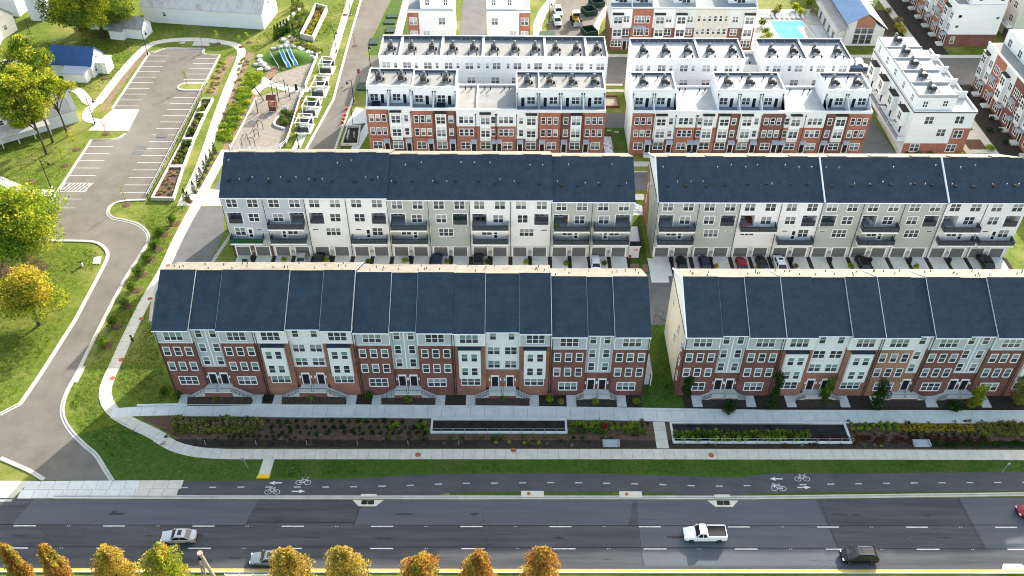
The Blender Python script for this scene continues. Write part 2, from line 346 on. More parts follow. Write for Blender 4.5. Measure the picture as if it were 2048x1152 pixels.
# ================================================================ GROUND
mb = MB(); mb.sheet([(-1500,-300),(1500,-300),(1500,2200),(-1500,2200)], 0.0); struct('ground', mb, GRASS)
def area(name, poly, z, m, kind='structure'):
    mb = MB(); mb.sheet(poly, z); return struct(name, mb, m, kind)
def kerb(name, pts, w=0.28, gut=0.45, side=1, m=None):
    """raised kerb along a line with its flush gutter on the road side"""
    mb = MB(); ribbon(mb, pts, 0, side*w, 0, 0.14)
    if gut: ribbon(mb, pts, -side*gut, -side*0.003, 0, 0.036)
    return struct(name, mb, m or CONCK)
def slabs(name, pts, width, step, z=0.075, m=None, gap=0.035, base=True):
    """path laid as separate slabs over a dark bed"""
    m = m or CONC
    mb = MB(); ribbon(mb, pts, -width/2, width/2, 0, z-0.025); o = struct(name, mb, JOINT)
    P = resample(pts, step)
    if Vector(P[-1]).to_3d().length and (Vector(P[-1])-Vector(pts[-1])).length > 0.3: P.append(tuple(pts[-1]))
    A = offset(P, width/2); B = offset(P, -width/2)
    for i in range(len(P)-1):
        q = [Vector(A[i]), Vector(B[i]), Vector(B[i+1]), Vector(A[i+1])]
        c = sum(q, Vector((0,0)))/4
        d = (Vector(P[i+1])-Vector(P[i])); d.normalize()
        g = d*gap/2; q = [q[0]+g, q[1]+g, q[2]-g, q[3]-g]
        mb = MB(); mb.prism([(p.x-c.x, p.y-c.y) for p in q], 0, z-RN.uniform(0, .006)); mb.build('paving_slab', m, o, (c.x, c.y, 0))
    return o

# ---- highway
area('highway', [(-300,63.9),(300,63.9),(300,76.2),(72,75.55),(34,74.9),(-70,74.85),(-300,74.8)], 0.020, ASPHW)
for i, (a, b) in enumerate((((15,1000),(20,1050)), ((200,1000),(200,1050)))): pass
def hp(poly, k): area('road_patch', poly, 0.024+0.0004*k, ASPHP)
hp([(-68,70.7),(-66.6,74.84),(-35.2,74.84),(-36.2,70.62)], 0); hp([(-21.2,70.62),(-20.4,74.84),(17.4,74.84),(16.2,70.62)], 1)
hp([(17.5,67.2),(17.9,74.84),(43.0,75.0),(44.0,67.2)], 2); hp([(18.0,64.6),(17.5,67.1),(44.0,67.1),(44.6,64.6)], 3); hp([(64,67.3),(63.4,75.3),(110,75.6),(110,67.3)], 4)
mb = MB()
ribbon(mb, [(-200,70.78),(-68.2,70.75),(-67.9,71.15)], -.05, .05, .02, .0275); ribbon(mb, [(-68,70.72),(-36.2,70.7),(-35.7,71.2),(-21.4,71.2),(-21.1,70.75),(16.3,70.72),(44,70.75),(62,70.9),(110,71)], -.05, .05, .02, .0276)
ribbon(mb, [(-200,67.25),(-60,67.3),(0,67.35),(44,67.25),(62,67.2),(110,67.1)], -.045, .045, .02, .0277)
for x, y0, y1, s in ((-21.3,70.8,74.8,.5),(17.6,64.5,70.6,.1),(44.2,64.5,75,-.6),(63.6,67.3,75.4,-.5)): ribbon(mb, [(x,y0),(x+s,y1)], -.03, .03, .02, .0278)
struct('tar_seams', mb, TAR)
mb = MB()
for k in range(-4, 18):
    x = -66.18+12.19*k; mb.box(x-1.45, x+1.55, 70.47, 70.63, .02, .0295)
for k in range(-6, 15):
    x = -41.5+12.19*k; mb.box(x-1.45, x+1.6, 67.03, 67.19, .02, .0296)
struct('lane_markings', mb, WHITEP)
mb = MB()
for k in range(-4, 18):
    for dx in (-.18, .12): mb.box(-66.18+12.19*k+6+dx, -66.18+12.19*k+6.12+dx, 70.5, 70.6, .02, .04); mb.box(-41.5+12.19*k+6+dx, -41.5+12.19*k+6.12+dx, 67.06, 67.16, .02, .04)
struct('lane_studs', mb, WHITEP)
mb = MB()
for k in range(15):
    x = RN.uniform(-70, 80); y = RN.uniform(64.3, 73); P_ = [(x, y)]
    for _ in range(RN.randint(4, 9)): x += RN.uniform(-.7,.7) if k % 2 else RN.uniform(.3,1.2); y = min(74.6, y+(RN.uniform(.1,.6) if k % 2 else RN.uniform(-.12,.12))); P_.append((x, y))
    ribbon(mb, P_, -.018, .018, .02, .0272+.00001*k)
struct('road_cracks', mb, TAR)
mb = MB()
for k in range(26):
    x = RN.uniform(-70, 85); y = RN.choice((65.5, 68.9, 72.6))+RN.uniform(-.25,.25); a_, b_ = RN.uniform(.3,1.6), RN.uniform(.1,.28); mb.sheet([(x+a_*math.cos(t*.6)*RN.uniform(.7,1.2), y+b_*math.sin(t*.6)*RN.uniform(.7,1.2)) for t in range(10)], .0262+.00003*k)
struct('oil_stains', mb, mat('oil_stain', (.032,.033,.036), .7, (.05,.051,.055), 2, 6))
mb = MB(); mb.box(-300, 300, 63.45, 63.62, 0, .16); struct('median_kerb', mb, CONCK)
mb = MB(); mb.box(-300, 300, 63.62, 63.92, 0, .15); mb.box(-300, 300, 63.92, 64.1, 0, .024); struct('yellow_kerb', mb, YELLOWP)
kp = [(-64,75.35),(-36.5,75.3),(-1.3,75.35),(34,75.4),(72.4,76.05),(130,76.6)]
kerb('highway_kerb', kp, .2, .34)
mb = MB(); mb.box(-300,-69.6,75.0,75.3,0,.14); mb.box(-300,-69.6,74.5,75,0,.034); struct('highway_kerb', mb, CONCK)
# concrete apron across the side road mouth, in slabs
mb = MB(); mb.sheet([(-69.4,74.9),(-47.0,75.33),(-46.9,78.05),(-68.2,78.0)], .032); ap = struct('concrete_apron', mb, JOINT)
for i in range(11):
    for j in range(2):
        x0 = -69+i*2.02; y0 = 75.0+j*1.5+ (0.02*i); mb = MB(); mb.box(0, 1.97, 0, 1.46, 0, .05-RN.uniform(0,.004)); mb.build('paving_slab', CONCG if i < 8 else CONC, ap, (x0+j*.3, y0, 0))
area('verge_pad', [(-90,74.9),(-69.6,74.9),(-68.3,78.0),(-90,78.0)], .034, CONC)
# ---- bike path
top = smooth([(-47.4,78.0),(-35,78.15),(-22.8,78.5),(-14,79.1),(-8,79.35),(-1.4,79.4),(8,79.5),(16.6,79.3),(26,79.0),(33.1,78.85),(37.6,79.5),(50,79.6),(73.8,79.8),(130,80)], 4)
bot = smooth([(-47.0,75.6),(-30,75.6),(-11.9,75.62),(-8.4,76.05),(1.5,76.25),(10,76.3),(19.2,76.25),(26.9,75.72),(31,75.7),(39,76.2),(72.3,76.55),(130,77)], 4)
area('bike_path', top+bot[::-1], .028, ASPHB)
dl = smooth([(-46.6,76.9),(-36.8,77.0),(-24,77.05),(-15,77.3),(-8,77.65),(-1.3,77.75),(8,77.85),(20,77.6),(28,77.3),(34.3,77.4),(50,77.75),(70.2,78.0),(130,78.2)], 10)
mb = MB(); P = resample(dl, 1.0)
for i in range(0, len(P)-1, 4): a = i+0
i = 0
Q = resample(dl, .5)
for i in range(0, len(Q)-3, 8): ribbon(mb, Q[i:i+3], -.1, .1, .028, .0345)
struct('bike_lane_dashes', mb, mat('worn_path_paint', (.48,.48,.46), .8, (.3,.3,.29), 3, 6))
def arrow(x, y, s):
    mb = MB(); z = .0345
    mb.sheet([(x-s*.2,y-.1),(x+s*.95,y-.1),(x+s*.95,y+.1),(x-s*.2,y+.1)], z); mb.sheet([(x-s*.95,y),(x-s*.05,y-.33),(x-s*.22,y),(x-s*.05,y+.33)], z+.001)
    struct('arrow_marking', mb, WHITEP)
def bikesym(x, y, s):
    mb = MB(); z0, z1 = .028, .035
    for dx in (-.62, .62): ribbon(mb, [(x+s*dx+.45*math.cos(t*PI/8), y-.1+.38*math.sin(t*PI/8)) for t in range(17)], -.035, .035, z0, z1+.001*(dx>0))
    for k, ln in enumerate(([(-.62,-.1),(-.2,.45),(.45,.45),(.62,-.1)], [(-.2,.45),(.05,-.1),(.45,.45)], [(-.62,-.1),(.05,-.1)], [(.45,.45),(.4,.7),(.7,.75)], [(-.35,.68),(-.05,.68)], [(-.2,.45),(-.2,.68)])):
        ribbon(mb, [(x+s*a, y+b) for a, b in ln], -.035, .035, z0, z1+.002+.0006*k)
    struct('bicycle_marking', mb, WHITEP)
for (px, py), s in (((551,966),1),((1552,958),1),((597,983),-1),((1608,975),-1)): arrow(*G(px,py), s)
for (px, py), s in (((607,964),1),((1604,957),1),((545,983),-1),((1557,976),-1)): bikesym(*G(px,py), s)
# ---- inlet pads, drains
for px, py in ((1065,988), (1261,989)):
    x, y = G(px,py); mb = MB(); mb.box(x-1.6, x+1.6, y-.62, y+.42, 0, .17); p = struct('inlet_pad', mb, CONC)
    mb = MB(); mb.lathe([(.27,0),(.27,.02)], 14); mb.build('manhole_cover', TERRA, p, (x-.55, y-.05, .17))
for px, py in ((736,1002), (1446,1003)):
    x, y = G(px,py); y = 74.75; mb = MB(); mb.prism([(x-2.2,y+.1),(x-1.2,y-.95),(x+1.2,y-.95),(x+2.2,y+.1)], 0, .033); mb.box(x-1.1, x+1.1, y+.55, y+1.0, 0, .19); p = struct('drain_apron', mb, CONC)
    mb = MB()
    for k in range(2): mb.box(-.9+k*.93, -.04+k*.93, -.65, .05, .033, .05)
    for k in range(9): mb.box(-.88+k*.2, -.82+k*.2, -.6, 0, .05, .062)
    mb.build('drain_grate', BLACK, p, (x, y, 0))
x, y = G(2030,1140); mb = MB(); mb.prism([(x-2,y-.4),(x-1.2,y+.9),(x+1.2,y+.9),(x+2,y-.4)], 0, .034); p = struct('drain_apron', mb, CONC)
mb = MB(); mb.box(-.8,.8,-.1,.6,.034,.05)
for k in range(8): mb.box(-.75+k*.2, -.68+k*.2, -.08, .58, .05, .062)
mb.build('drain_grate', METG, p, (x,y,0))
# ---- sidewalk along the bike path and curving up beside the drive
cl = [G(*q) for q in ((452,300),(400,395),(355,480),(327,541),(293,598),(262,660),(245,697),(228,735),(214,766),(210,788),(216,808),(232,828),(262,846),(296,862),(330,880))]
cl = smooth(cl, 8)
slabs('side_walkway', cl, 1.9, 1.95)
fw = smooth([(-52.5,86.0),(-49.5,84.2),(-46,83.2),(-42,82.85),(-37,82.8),(0,82.9),(35,82.95),(72,82.9),(96,82.9)], 8)
slabs('front_sidewalk', fw, 1.85, 1.55)
mb = MB(); mb.prism(GP([(527,919),(549,919),(540,949),(517,949)]), 0, .06); struct('crossing_walk', mb, CONC)
mb = MB(); mb.prism(GP([(517,949),(541,949),(538,957),(512,957)]), 0, .065); struct('tactile_paving', mb, TACT)
for px, py in ((836,910),(1027,901),(1422,911),(243,720),(225,757),(283,638),(300,598),(336,531)):
    x, y = G(px,py); mb = MB(); mb.lathe([(.42,.0),(.42,.092)], 16, (x,y)); struct('manhole_cover', mb, TERRA)
uw = [(-61.0,90.6),(-57.5,91.0),(-50,91.25),(-39,91.15),(0,90.85),(40,90.1),(75,90.1),(96,90.1)]
slabs('terrace_walk', uw, 1.9, 2.2, m=CONCG)
mb = MB(); ribbon(mb, uw[1:], .98, 1.3, 0, .22); struct('yard_kerb', mb, CONCG)
mb = MB(); ribbon(mb, uw[2:], -1.25, -.98, 0, .16); struct('garden_kerb', mb, CONCG)
slabs('connector_walk', [(22.7,89.1),(22.7,84.0)], 1.8, 1.7, m=CONC)
# planting bed between the two walks, front yards
area('planting_bed', [(-56.5,89.9),(-50,90.2),(-39,90.0),(0,89.7),(40,89.0),(96,88.9),(96,83.95),(35,84.0),(0,83.95),(-42,83.9),(-47,84.5),(-52,87.2)], .012, MULCH)
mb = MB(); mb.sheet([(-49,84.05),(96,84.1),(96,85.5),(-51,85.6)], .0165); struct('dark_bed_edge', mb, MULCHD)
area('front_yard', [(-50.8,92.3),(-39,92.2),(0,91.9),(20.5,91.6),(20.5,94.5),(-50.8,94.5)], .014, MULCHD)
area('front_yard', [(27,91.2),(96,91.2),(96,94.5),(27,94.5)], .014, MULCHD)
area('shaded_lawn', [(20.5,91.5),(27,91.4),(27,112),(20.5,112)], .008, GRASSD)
area('verge', [(-46,81.9),(130,82.0),(130,79.9),(73.8,79.7),(37.6,79.4),(33,78.7),(16,79.2),(-1,79.3),(-14,79),(-22,78.4),(-47,77.9),(-60,78.0),(-66,86),(-58,89)], .006, GRASSD)
mb = MB(); mb.sheet([(-8.4,75.75),(1.6,75.75),(1.6,76.3),(-8.4,76.1)], .02); mb.sheet([(4.6,75.75),(14.6,75.75),(14.6,76.3),(4.6,76.3)], .02); mb.sheet([(18,75.75),(26.5,75.75),(19,76.25),(18,76.3)], .02); mb.sheet([(32,75.75),(130,76.8),(130,77),(72,76.5),(39,76.2)], .02)
struct('verge', mb, GRASSD)
# ---- side road, parking lot
left_low = smooth(GP([(140,482),(185,484),(205,493),(215,510),(205,536)]), 6)
rc = smooth(GP([(292,400),(262,401),(238,404),(222,412),(217,425),(226,436),(250,441),(276,449),(294,464),(297,482),(283,508)]), 6)
rlow = smooth(GP([(283,508),(250,560),(205,646),(160,737),(136,782),(126,812),(128,836),(143,862),(170,890),(193,910),(212,940),(226,962)]), 6)
lleft = GP([(205,536),(150,640),(80,750),(40,808)])
flare = smooth(GP([(40,808),(22,817),(0,829)]), 4)
bl = smooth(GP([(87,960),(55,941),(0,917)]), 4)
lot = [(-91.0,209.4),(-89.6,209.9),(-87.3,211.6),(-77.8,211.6),(-77.3,208.6),(-73.0,208.2),(-73.0,148)]
west = GP([(140,482),(-60,480),(-60,428)])
padc = [(-93.0,149),(-91.4,168.5),(-86.8,168.6),(-85.2,170.2),(-84.6,172.0),(-90.6,172.0),(-91.2,181.5)]
area('parking_lot', lot+rc[::1]+rlow[1:]+[(-56.0,77.95)]+bl+[(-90,82),(-90,92)]+flare[::-1]+lleft[::-1][1:]+left_low[::-1][1:]+west[1:]+[(-91.5,143)]+padc[1:], .016, ASPH)
kerb('kerb', rc+rlow[1:], .25, .4, 1)
kerb('kerb', [(-200,left_low[0][1])]+left_low+lleft[1:]+flare[1:], .25, .4, -1)
kerb('kerb', bl, .25, .4, 1)
kerb('kerb', [(-91.3,145),(-91.3,168.4),(-87.0,168.5)]+smooth([(-87,168.5),(-85.6,169.2),(-84.8,171.0)],4)[1:], .25, .3, 1)
kerb('kerb', [(-91.2,181.6),(-91.0,209.4)]+smooth([(-91,209.4),(-89.6,209.7),(-88.6,210.8),(-87.3,211.6)],3)[1:]+[(-77.8,211.6)]+smooth([(-77.8,211.6),(-77.4,209.2),(-76.4,208.4),(-73.0,208.2)],3)[1:]+[(-73.0,148.2)], .25, .3, 1)
mb = MB(); mb.prism([(-93.4,172.2),(-84.4,172.2),(-84.9,181.4),(-91.0,181.4)], 0, .05); struct('concrete_pad', mb, CONCK)
isl = [(-73.2,190.0)]+smooth([(-77.2,190.0),(-78.8,190.8),(-79.0,192.4),(-78.2,193.6),(-76.8,193.9)],4)+[(-73.2,193.9)]
mb = MB(); mb.prism(isl, 0, .16); io = struct('kerb_island', mb, CONCK)
mb = MB(); mb.sheet([(x*.9-7.5, (y-192)*.7+192) for x, y in isl], .165); mb.build('island_grass', GRASS, io)
mb = MB()
for k in range(6): mb.box(-91.0, -85.7, 151.95+k*2.74, 152.07+k*2.74, 0, .0225)
for k in range(10): mb.box(-90.8, -85.5, 182.9+k*2.735, 183.02+k*2.735, 0, .0225)
for k in range(15): mb.box(-78.6, -73.3, 148.6+k*2.73, 148.72+k*2.73, 0, .0225)
for k in range(5): mb.box(-78.6, -73.3, 195.5+k*2.7, 195.62+k*2.7, 0, .0225)
for y in (149.0,): mb.box(-91, -85.7, y-.1, y, 0, .0225); mb.box(-91,-85.7,146.4,146.5,0,.0225); mb.box(-91,-85.7,143.4,143.5,0,.0225)
for k in range(7): mb.prism([(-90.9+k*.75,149.1),(-90.75+k*.75,149.1),(-89.6+k*.75,151.95),(-89.85+k*.75,151.95)], 0, .0226)
mb.box(-85.8,-85.68,149.0,152,0,.0227); mb.box(-91,-90.88,149,152,0,.0227)
struct('bay_markings', mb, WHITEP)
mb = MB()
for px, py in ((282,296),(276,306),(323,272),(323,279)):
    x, y = G(px,py); mb.box(x-1.3, x+1.3, y-.8, y+.8, 0, .0235)
struct('asphalt_patches', mb, ASPHD)
# loop path round the lot and paths west of it
lp = smooth([G(*q) for q in ((194,208),(206,193),(235,155),(268,117),(296,92),(330,82),(390,79),(440,84),(470,90),(483,102),(477,128),(462,163),(438,226),(407,318),(380,380),(374,395))], 6)
slabs('loop_path', lp, 2.1, 2.6, z=.06)
mb = MB(); ribbon(mb, smooth([G(*q) for q in ((138,177),(158,183),(176,203),(192,206))],5), -1.1, 1.1, 0, .055); ribbon(mb, smooth([G(*q) for q in ((193,206),(181,216),(174,228),(177,239),(196,243))],4), -1.0, 1.0, 0, .053)
ribbon(mb, smooth([G(*q) for q in ((-20,352),(25,372),(60,384),(106,386))],5), -1.1, 1.1, 0, .055)
ribbon(mb, smooth([G(*q) for q in ((0,140),(20,125),(60,118))],5), -2.5, 2.5, 0, .05)
struct('garden_path', mb, CONC)
mb = MB(); ribbon(mb, [G(30,88), G(55,72)], -1, 1, 0, .05); mb.build('garden_path', CONC, kind='structure')
for q in ([(405,84),(417,84),(420,92),(384,92),(388,84)], [(364,84),(371,84),(369,88),(357,88)]):
    mb = MB(); mb.prism(GP(q), 0, .12); struct('utility_pad', mb, CONCK)
for q in ([(188,515),(203,513),(200,528),(185,528)], [(164,732.5),(172,733),(155,765.5),(146,765.5)]):
    mb = MB(); mb.prism(GP(q), 0, .1); struct('inlet_pad', mb, CONCK)
# soil strips beside the lot and path
def strip(pts, w, z, m, name='mulch_strip'):
    mb = MB(); P = [G(*q) for q in pts]; ribbon(mb, smooth(P, 5), -w/2, w/2, 0, z); struct(name, mb, m)
strip([(465,112),(440,150),(425,190)], 2.0, .02, SOILP); strip([(300,92),(270,130),(232,180),(205,222)], 1.3, .02, SOILP)
strip([(497,105),(470,160),(452,215),(443,240)], 3.2, .02, SOILP); strip([(560,125),(525,170),(500,205),(470,260),(455,300)], 2.2, .022, SOILP)
strip([(520,175),(490,215),(465,260),(450,298)], 3.0, .014, mat('weedy_grass', (0.075,0.10,0.012), .95, (0.15,0.16,0.02), 1.2, 8, (.3,.7), bump=1, bscale=6), 'meadow')
strip([(560,55),(600,14)], 1.3, .03, CONC, 'garden_path')
# ---- lane west of the second terrace, alleys and drives
area('rear_lane', [(-61.6,144),(-56.6,144),(-54.6,136),(-54.9,124),(100,124),(100,110.5),(-60.8,110.5),(-62.6,119)], .018, ASPHD)
kerb('kerb', [(-61.4,144.2),(-63.1,126.5),(-62.9,119),(-61.2,111)], .25, .3, 1)
kerb('kerb', [(-52.6,137.5),(-54.4,128),(-54.9,124.2)], .25, .3, -1)
mb = MB(); mb.prism([(-66.0,150.0),(-45,150.0),(-45,144.3),(-66,144.3)], 0, .03); struct('concrete_apron', mb, CONC)
area('mews_road', [(-60,149.8),(130,149.8),(130,156.4),(-60,156.4)], .03, ASPHD)
mb = MB(); mb.box(-42,100,158.6,160.4,0,.06); mb.box(20,27,146.6,148.6,0,.06); mb.box(20,100,156.4,156.7,0,.14); struct('mews_walk', mb, CONC)
def drives(x0, n, y=128.6, w=7.27, pair=True):
    for i in range(n):
        for k in range(2):
            c = x0+i*w+(1.75 if k == 0 else 5.35); mb = MB(); mb.box(-1.45,1.45,123.2-y,0.4,0,.045); mb.build('driveway', CONCG, None, (c,y,0), kind='structure')
        for c in (x0+i*w+3.55, x0+i*w+7.2):
            mb = MB(); mb.sheet([(-.42,123.6-y),(.42,123.6-y),(.42,0),(-.42,0)], .03); mb.build('planting_strip', MULCHD, None, (c,y,0), kind='structure')
drives(-50.7, 10); drives(26.2, 9)
mb = MB(); mb.box(25.4,28.6,121.4,128.2,0,.05); struct('driveway', mb, CONCG)
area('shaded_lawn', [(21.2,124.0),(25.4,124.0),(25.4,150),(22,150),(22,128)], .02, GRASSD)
mb = MB(); mb.box(-53.5,-51.9,124.5,127.2,0,.1); mb.box(22.0,23.6,124.4,126.6,0,.1); mb.box(24.2,25.2,124.4,126.4,0,.1); struct('utility_pad', mb, SOILP)
mb = MB(); mb.sheet([(23.6,141.5),(26.2,141.5),(26.2,144.6),(23.6,146.4)], .036); struct('gravel_bed', mb, GRAVEL)
# ---- left street, its walks
area('street', [(-44.2,150),(-44.0,164),(-41.2,186),(-41.6,215),(-41.9,262),(-33.2,262),(-33.5,241),(-36.0,218),(-36.3,208),(-36.9,182),(-37.8,164),(-37.8,150)], .034, ASPH)
kerb('kerb', [(-44.1,157),(-44.0,164),(-41.2,186),(-41.6,215),(-41.8,262)], .3, .3, 1)
kerb('kerb', [(-37.8,157),(-37.7,164),(-36.9,182),(-36.6,187)], .25, .3, -1)
slabs('street_walk', [(-46.4,158),(-46.2,164),(-44.5,186),(-44.6,215),(-44.9,262)], 1.8, 3.0, z=.06)
mb = MB(); mb.prism([(-37.2,175.0),(-31,174.2),(-29.9,177.5),(-29.9,186.5),(-36.8,186)], 0, .05) if 0 else None
mb = MB(); mb.prism(GP([(712,215),(744,222),(732,246),(690,252)]), 0, .07); struct('street_plaza', mb, CONCG)
mb = MB(); ribbon(mb, [(-33.6,164),(-31.4,176)], -.9, .9, 0, .06); struct('street_walk', mb, CONCG)
area('street', [(-36.8,194),(130,194),(130,207.5),(-36.8,207.5)], .0305, ASPH)
area('rear_lane', [(-29.5,174),(80,174),(80,180.5),(-29.5,180.5)], .032, ASPHD)
mb = MB(); mb.box(21.6,26.9,193.0,193.9,0,.1); mb.box(21.6,26.9,190,191.2,0,.07); mb.box(21,130,207.7,209.2,0,.07); struct('street_walk', mb, CONC)
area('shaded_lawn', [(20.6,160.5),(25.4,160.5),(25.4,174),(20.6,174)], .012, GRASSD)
mb = MB(); mb.box(20.6,25.2,182.6,182.9,0,.5); mb.box(20.6,25.2,187.6,187.9,0,.5); mb.box(24.9,25.2,182.9,187.6,0,.5); struct('planter_wall', mb, WOODR)
area('gravel_bed', [(21.4,182.9),(24.8,182.9),(24.8,187.6),(21.4,187.6)], .03, SAND)
mb = MB(); mb.box(19.95,20.2,161.2,170.6,0,.4); mb.box(22.2,22.4,161.2,170.6,0,.4); mb.box(20.2,22.2,170.4,170.6,0,.4); struct('planter_wall', mb, WOODR)
area('gravel_bed', [(20.2,161.2),(22.2,161.2),(22.2,170.4),(20.2,170.4)], .05, GRAVEL)
for x, y in ((22.0,172.8),(23.6,172.2),(22.9,162.3)): mb = MB(); mb.box(x-.5,x+.5,y-.25,y+.25,0,.06); struct('utility_pad', mb, CONCK)
# top-centre lane and the turning head beside it
area('dark_lawn', [(-35.6,208.5),(-30.9,208.5),(-29.8,262),(-33.0,262),(-33.3,241),(-35.7,219)], .01, GRASSD); area('dark_lawn', [(-28.8,208.5),(-25.6,208.5),(-25.6,262),(-27.6,262)], .01, GRASSD)
area('rear_lane', [(-13.4,208),(-6.6,208),(-6.0,262),(-13.2,262)], .036, ASPHD)
area('lane_court', GP([(1100,75),(1185,75),(1200,40),(1215,0),(1205,-20),(1130,-20),(1105,15),(1098,45)]), .038, ASPH)
mb = MB(); ribbon(mb, [G(*q) for q in ((1075,75),(1075,50),(1085,25),(1110,-8))], -1.2, 1.2, 0, .06); ribbon(mb, [G(*q) for q in ((1188,78),(1195,48),(1215,12))], -.8, .8, 0, .06); struct('street_walk', mb, CONC)
mb = MB(); ribbon(mb, [(-29.8,190),(-28.6,262)], -1, 1, 0, .06); struct('street_walk', mb, CONCG)
# right-hand lanes and park walk
area('rear_lane', GP([(1735,255),(1715,312),(1795,314),(1745,236)]), .037, ASPHD)
mb = MB(); mb.prism(GP([(1752,232),(1762,228),(1815,312),(1798,314)]), 0, .05); struct('garden_path', mb, CONC)
mb = MB(); mb.box(103.2,105.0,160,200,0,.05); mb.box(98.2,103.2,169.5,173.2,0,.045); mb.box(98.2,103.2,163.9,165.4,0,.045); mb.box(98.0,99.2,150,169,0,.04); mb.box(103.2,105.2,209,262,0,.05); struct('park_walk', mb, CONC)
area('flower_bed', [(99.4,165.5),(103.0,165.5),(103,169.4),(99.4,169.4)], .03, MULCH); area('flower_bed', [(99.6,158.8),(103.1,158.8),(103.1,163.8),(99.6,163.8)], .03, MULCHD)
area('flower_bed', [(105.2,163),(110.5,163),(110.5,199),(105.2,199)], .028, MULCHD); area('flower_bed', [(105.4,209.5),(111,209.5),(111,262),(105.4,262)], .028, MULCHD)
area('flower_bed', [(96.5,209.5),(103,209.5),(103,236),(96.5,236)], .026, MULCHD)
area('shaded_lawn', [(92,236.5),(103,236.5),(103,262),(92,262)], .024, GRASSD)
# ================================================================ HOUSES
ORD = ['','first','second','third','fourth','fifth','sixth','seventh','eighth','ninth','tenth','eleventh','twelfth']
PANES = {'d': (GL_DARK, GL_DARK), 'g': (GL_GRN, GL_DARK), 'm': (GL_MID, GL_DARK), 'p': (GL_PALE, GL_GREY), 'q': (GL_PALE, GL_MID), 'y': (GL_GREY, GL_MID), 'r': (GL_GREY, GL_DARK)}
_WC = {}
def win_mesh(nb, bw, h, trim, fm, mull=.12):
    k = (nb, bw, h, trim, fm.name)
    if k in _WC: return _WC[k]
    W = nb*bw+(nb-1)*mull; mb = MB(); y0, y1 = -.07, .02
    mb.box(-W/2-trim, -W/2, y0, y1, -trim, h+trim); mb.box(W/2, W/2+trim, y0, y1, -trim, h+trim)
    mb.box(-W/2, W/2, y0-.02, y1, -trim*1.2, 0); mb.box(-W/2, W/2, y0, y1, h, h+trim)
    xs = []
    for i in range(nb):
        a = -W/2+i*(bw+mull); xs.append(a); mb.box(a, a+bw, -.058, y1, h*.5-.035, h*.5+.035)
        if i: mb.box(a-mull, a, y0+.004, y1, 0, h)
    fr = mb.mesh('window', fm); panes = {}
    for v, (mu, ml) in PANES.items():
        mb = MB()
        for a in xs:
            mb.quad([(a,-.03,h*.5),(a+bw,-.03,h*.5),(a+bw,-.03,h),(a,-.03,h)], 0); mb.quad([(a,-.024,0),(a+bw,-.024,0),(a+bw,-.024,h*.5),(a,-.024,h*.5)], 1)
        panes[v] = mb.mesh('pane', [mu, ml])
    _WC[k] = (fr, panes); return _WC[k]
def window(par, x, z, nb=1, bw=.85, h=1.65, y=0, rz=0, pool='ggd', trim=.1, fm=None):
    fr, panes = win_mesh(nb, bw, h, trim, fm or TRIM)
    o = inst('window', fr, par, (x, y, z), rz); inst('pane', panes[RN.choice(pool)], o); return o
_DC = {}
def door(par, x, z, y=0, w=.95, h=2.2, m=None, rz=0, tr=None):
    m = m or DOORD; tr = tr or TRIM; k = (w, h, m.name, tr.name)
    if k not in _DC:
        mb = MB(); mb.box(-w/2, w/2, -.05, .02, 0, h, 0); mb.box(-w*.3, w*.3, -.06, -.05, h*.12, h*.42, 1); mb.box(-w*.3, w*.3, -.06, -.05, h*.5, h*.92, 1); a = mb.mesh('door', [m, BLACK])
        mb = MB(); mb.box(-w/2-.14, -w/2, -.09, .02, 0, h+.3); mb.box(w/2, w/2+.14, -.09, .02, 0, h+.3); mb.box(-w/2, w/2, -.1, .02, h, h+.3); b = mb.mesh('door_frame', tr)
        mb = MB(); mb.tube([(w*.36,-.09,h*.46),(w*.36,-.09,h*.54)], .025, 5); c = mb.mesh('door_handle', METG)
        _DC[k] = (a, b, c)
    a, b, c = _DC[k]; o = inst('door', a, par, (x,y,z), rz); inst('door_frame', b, o); inst('door_handle', c, o); return o
def pnl(mb, x0, x1, z0, z1, y=-.03, d=.06, mi=0): mb.box(min(x0,x1), max(x0,x1), y, y+d, z0, z1, mi)
def wallgrid(mb, x0, x1, z0, z1, holes, y0, y1, mi=0):
    """a wall of blocks with rectangular openings left out"""
    xs = sorted({x0, x1, *[h[0] for h in holes], *[h[1] for h in holes]}); zs = sorted({z0, z1, *[h[2] for h in holes], *[h[3] for h in holes]})
    for a, b in zip(xs, xs[1:]):
        run = None
        for c, d in zip(zs, zs[1:]):
            hole = any(h[0] <= a+1e-6 and b <= h[1]+1e-6 and h[2] <= c+1e-6 and d <= h[3]+1e-6 for h in holes)
            if hole:
                if run: mb.box(a, b, y0, y1, run[0], run[1], mi); run = None
            else: run = (run[0], d) if run else (c, d)
        if run: mb.box(a, b, y0, y1, run[0], run[1], mi)
_SH = {}
def shared(key, fn):
    if key not in _SH: _SH[key] = fn()
    return _SH[key]
def pipe_mesh(cap):
    mb = MB(); mb.tube([(0,0,-.2),(0,0,.45)], .06, 6, 0)
    if cap: mb.lathe([(.13,.42),(.13,.52),(.05,.6)], 7, mi=0)
    return mb.mesh('vent_pipe', METG if cap else BLACK)
def box_vent():
    mb = MB(); mb.box(-.2,.2,-.2,.2,-.1,.12); mb.box(-.25,.25,-.25,.25,.12,.2); return mb.mesh('roof_vent', BLACK)
def spout_mesh(h):
    mb = MB(); mb.tube([(0,-.1,.15),(0,-.1,h-.2),(0,-.02,h)], .055, 5); mb.box(-.12,.12,-.2,.0,h-.05,h+.15); return mb.mesh('downspout', BRONZE)
def lamp_mesh():
    mb = MB(); mb.box(-.1,.1,-.16,0,0,.42); return mb.mesh('wall_lamp', TRIM)

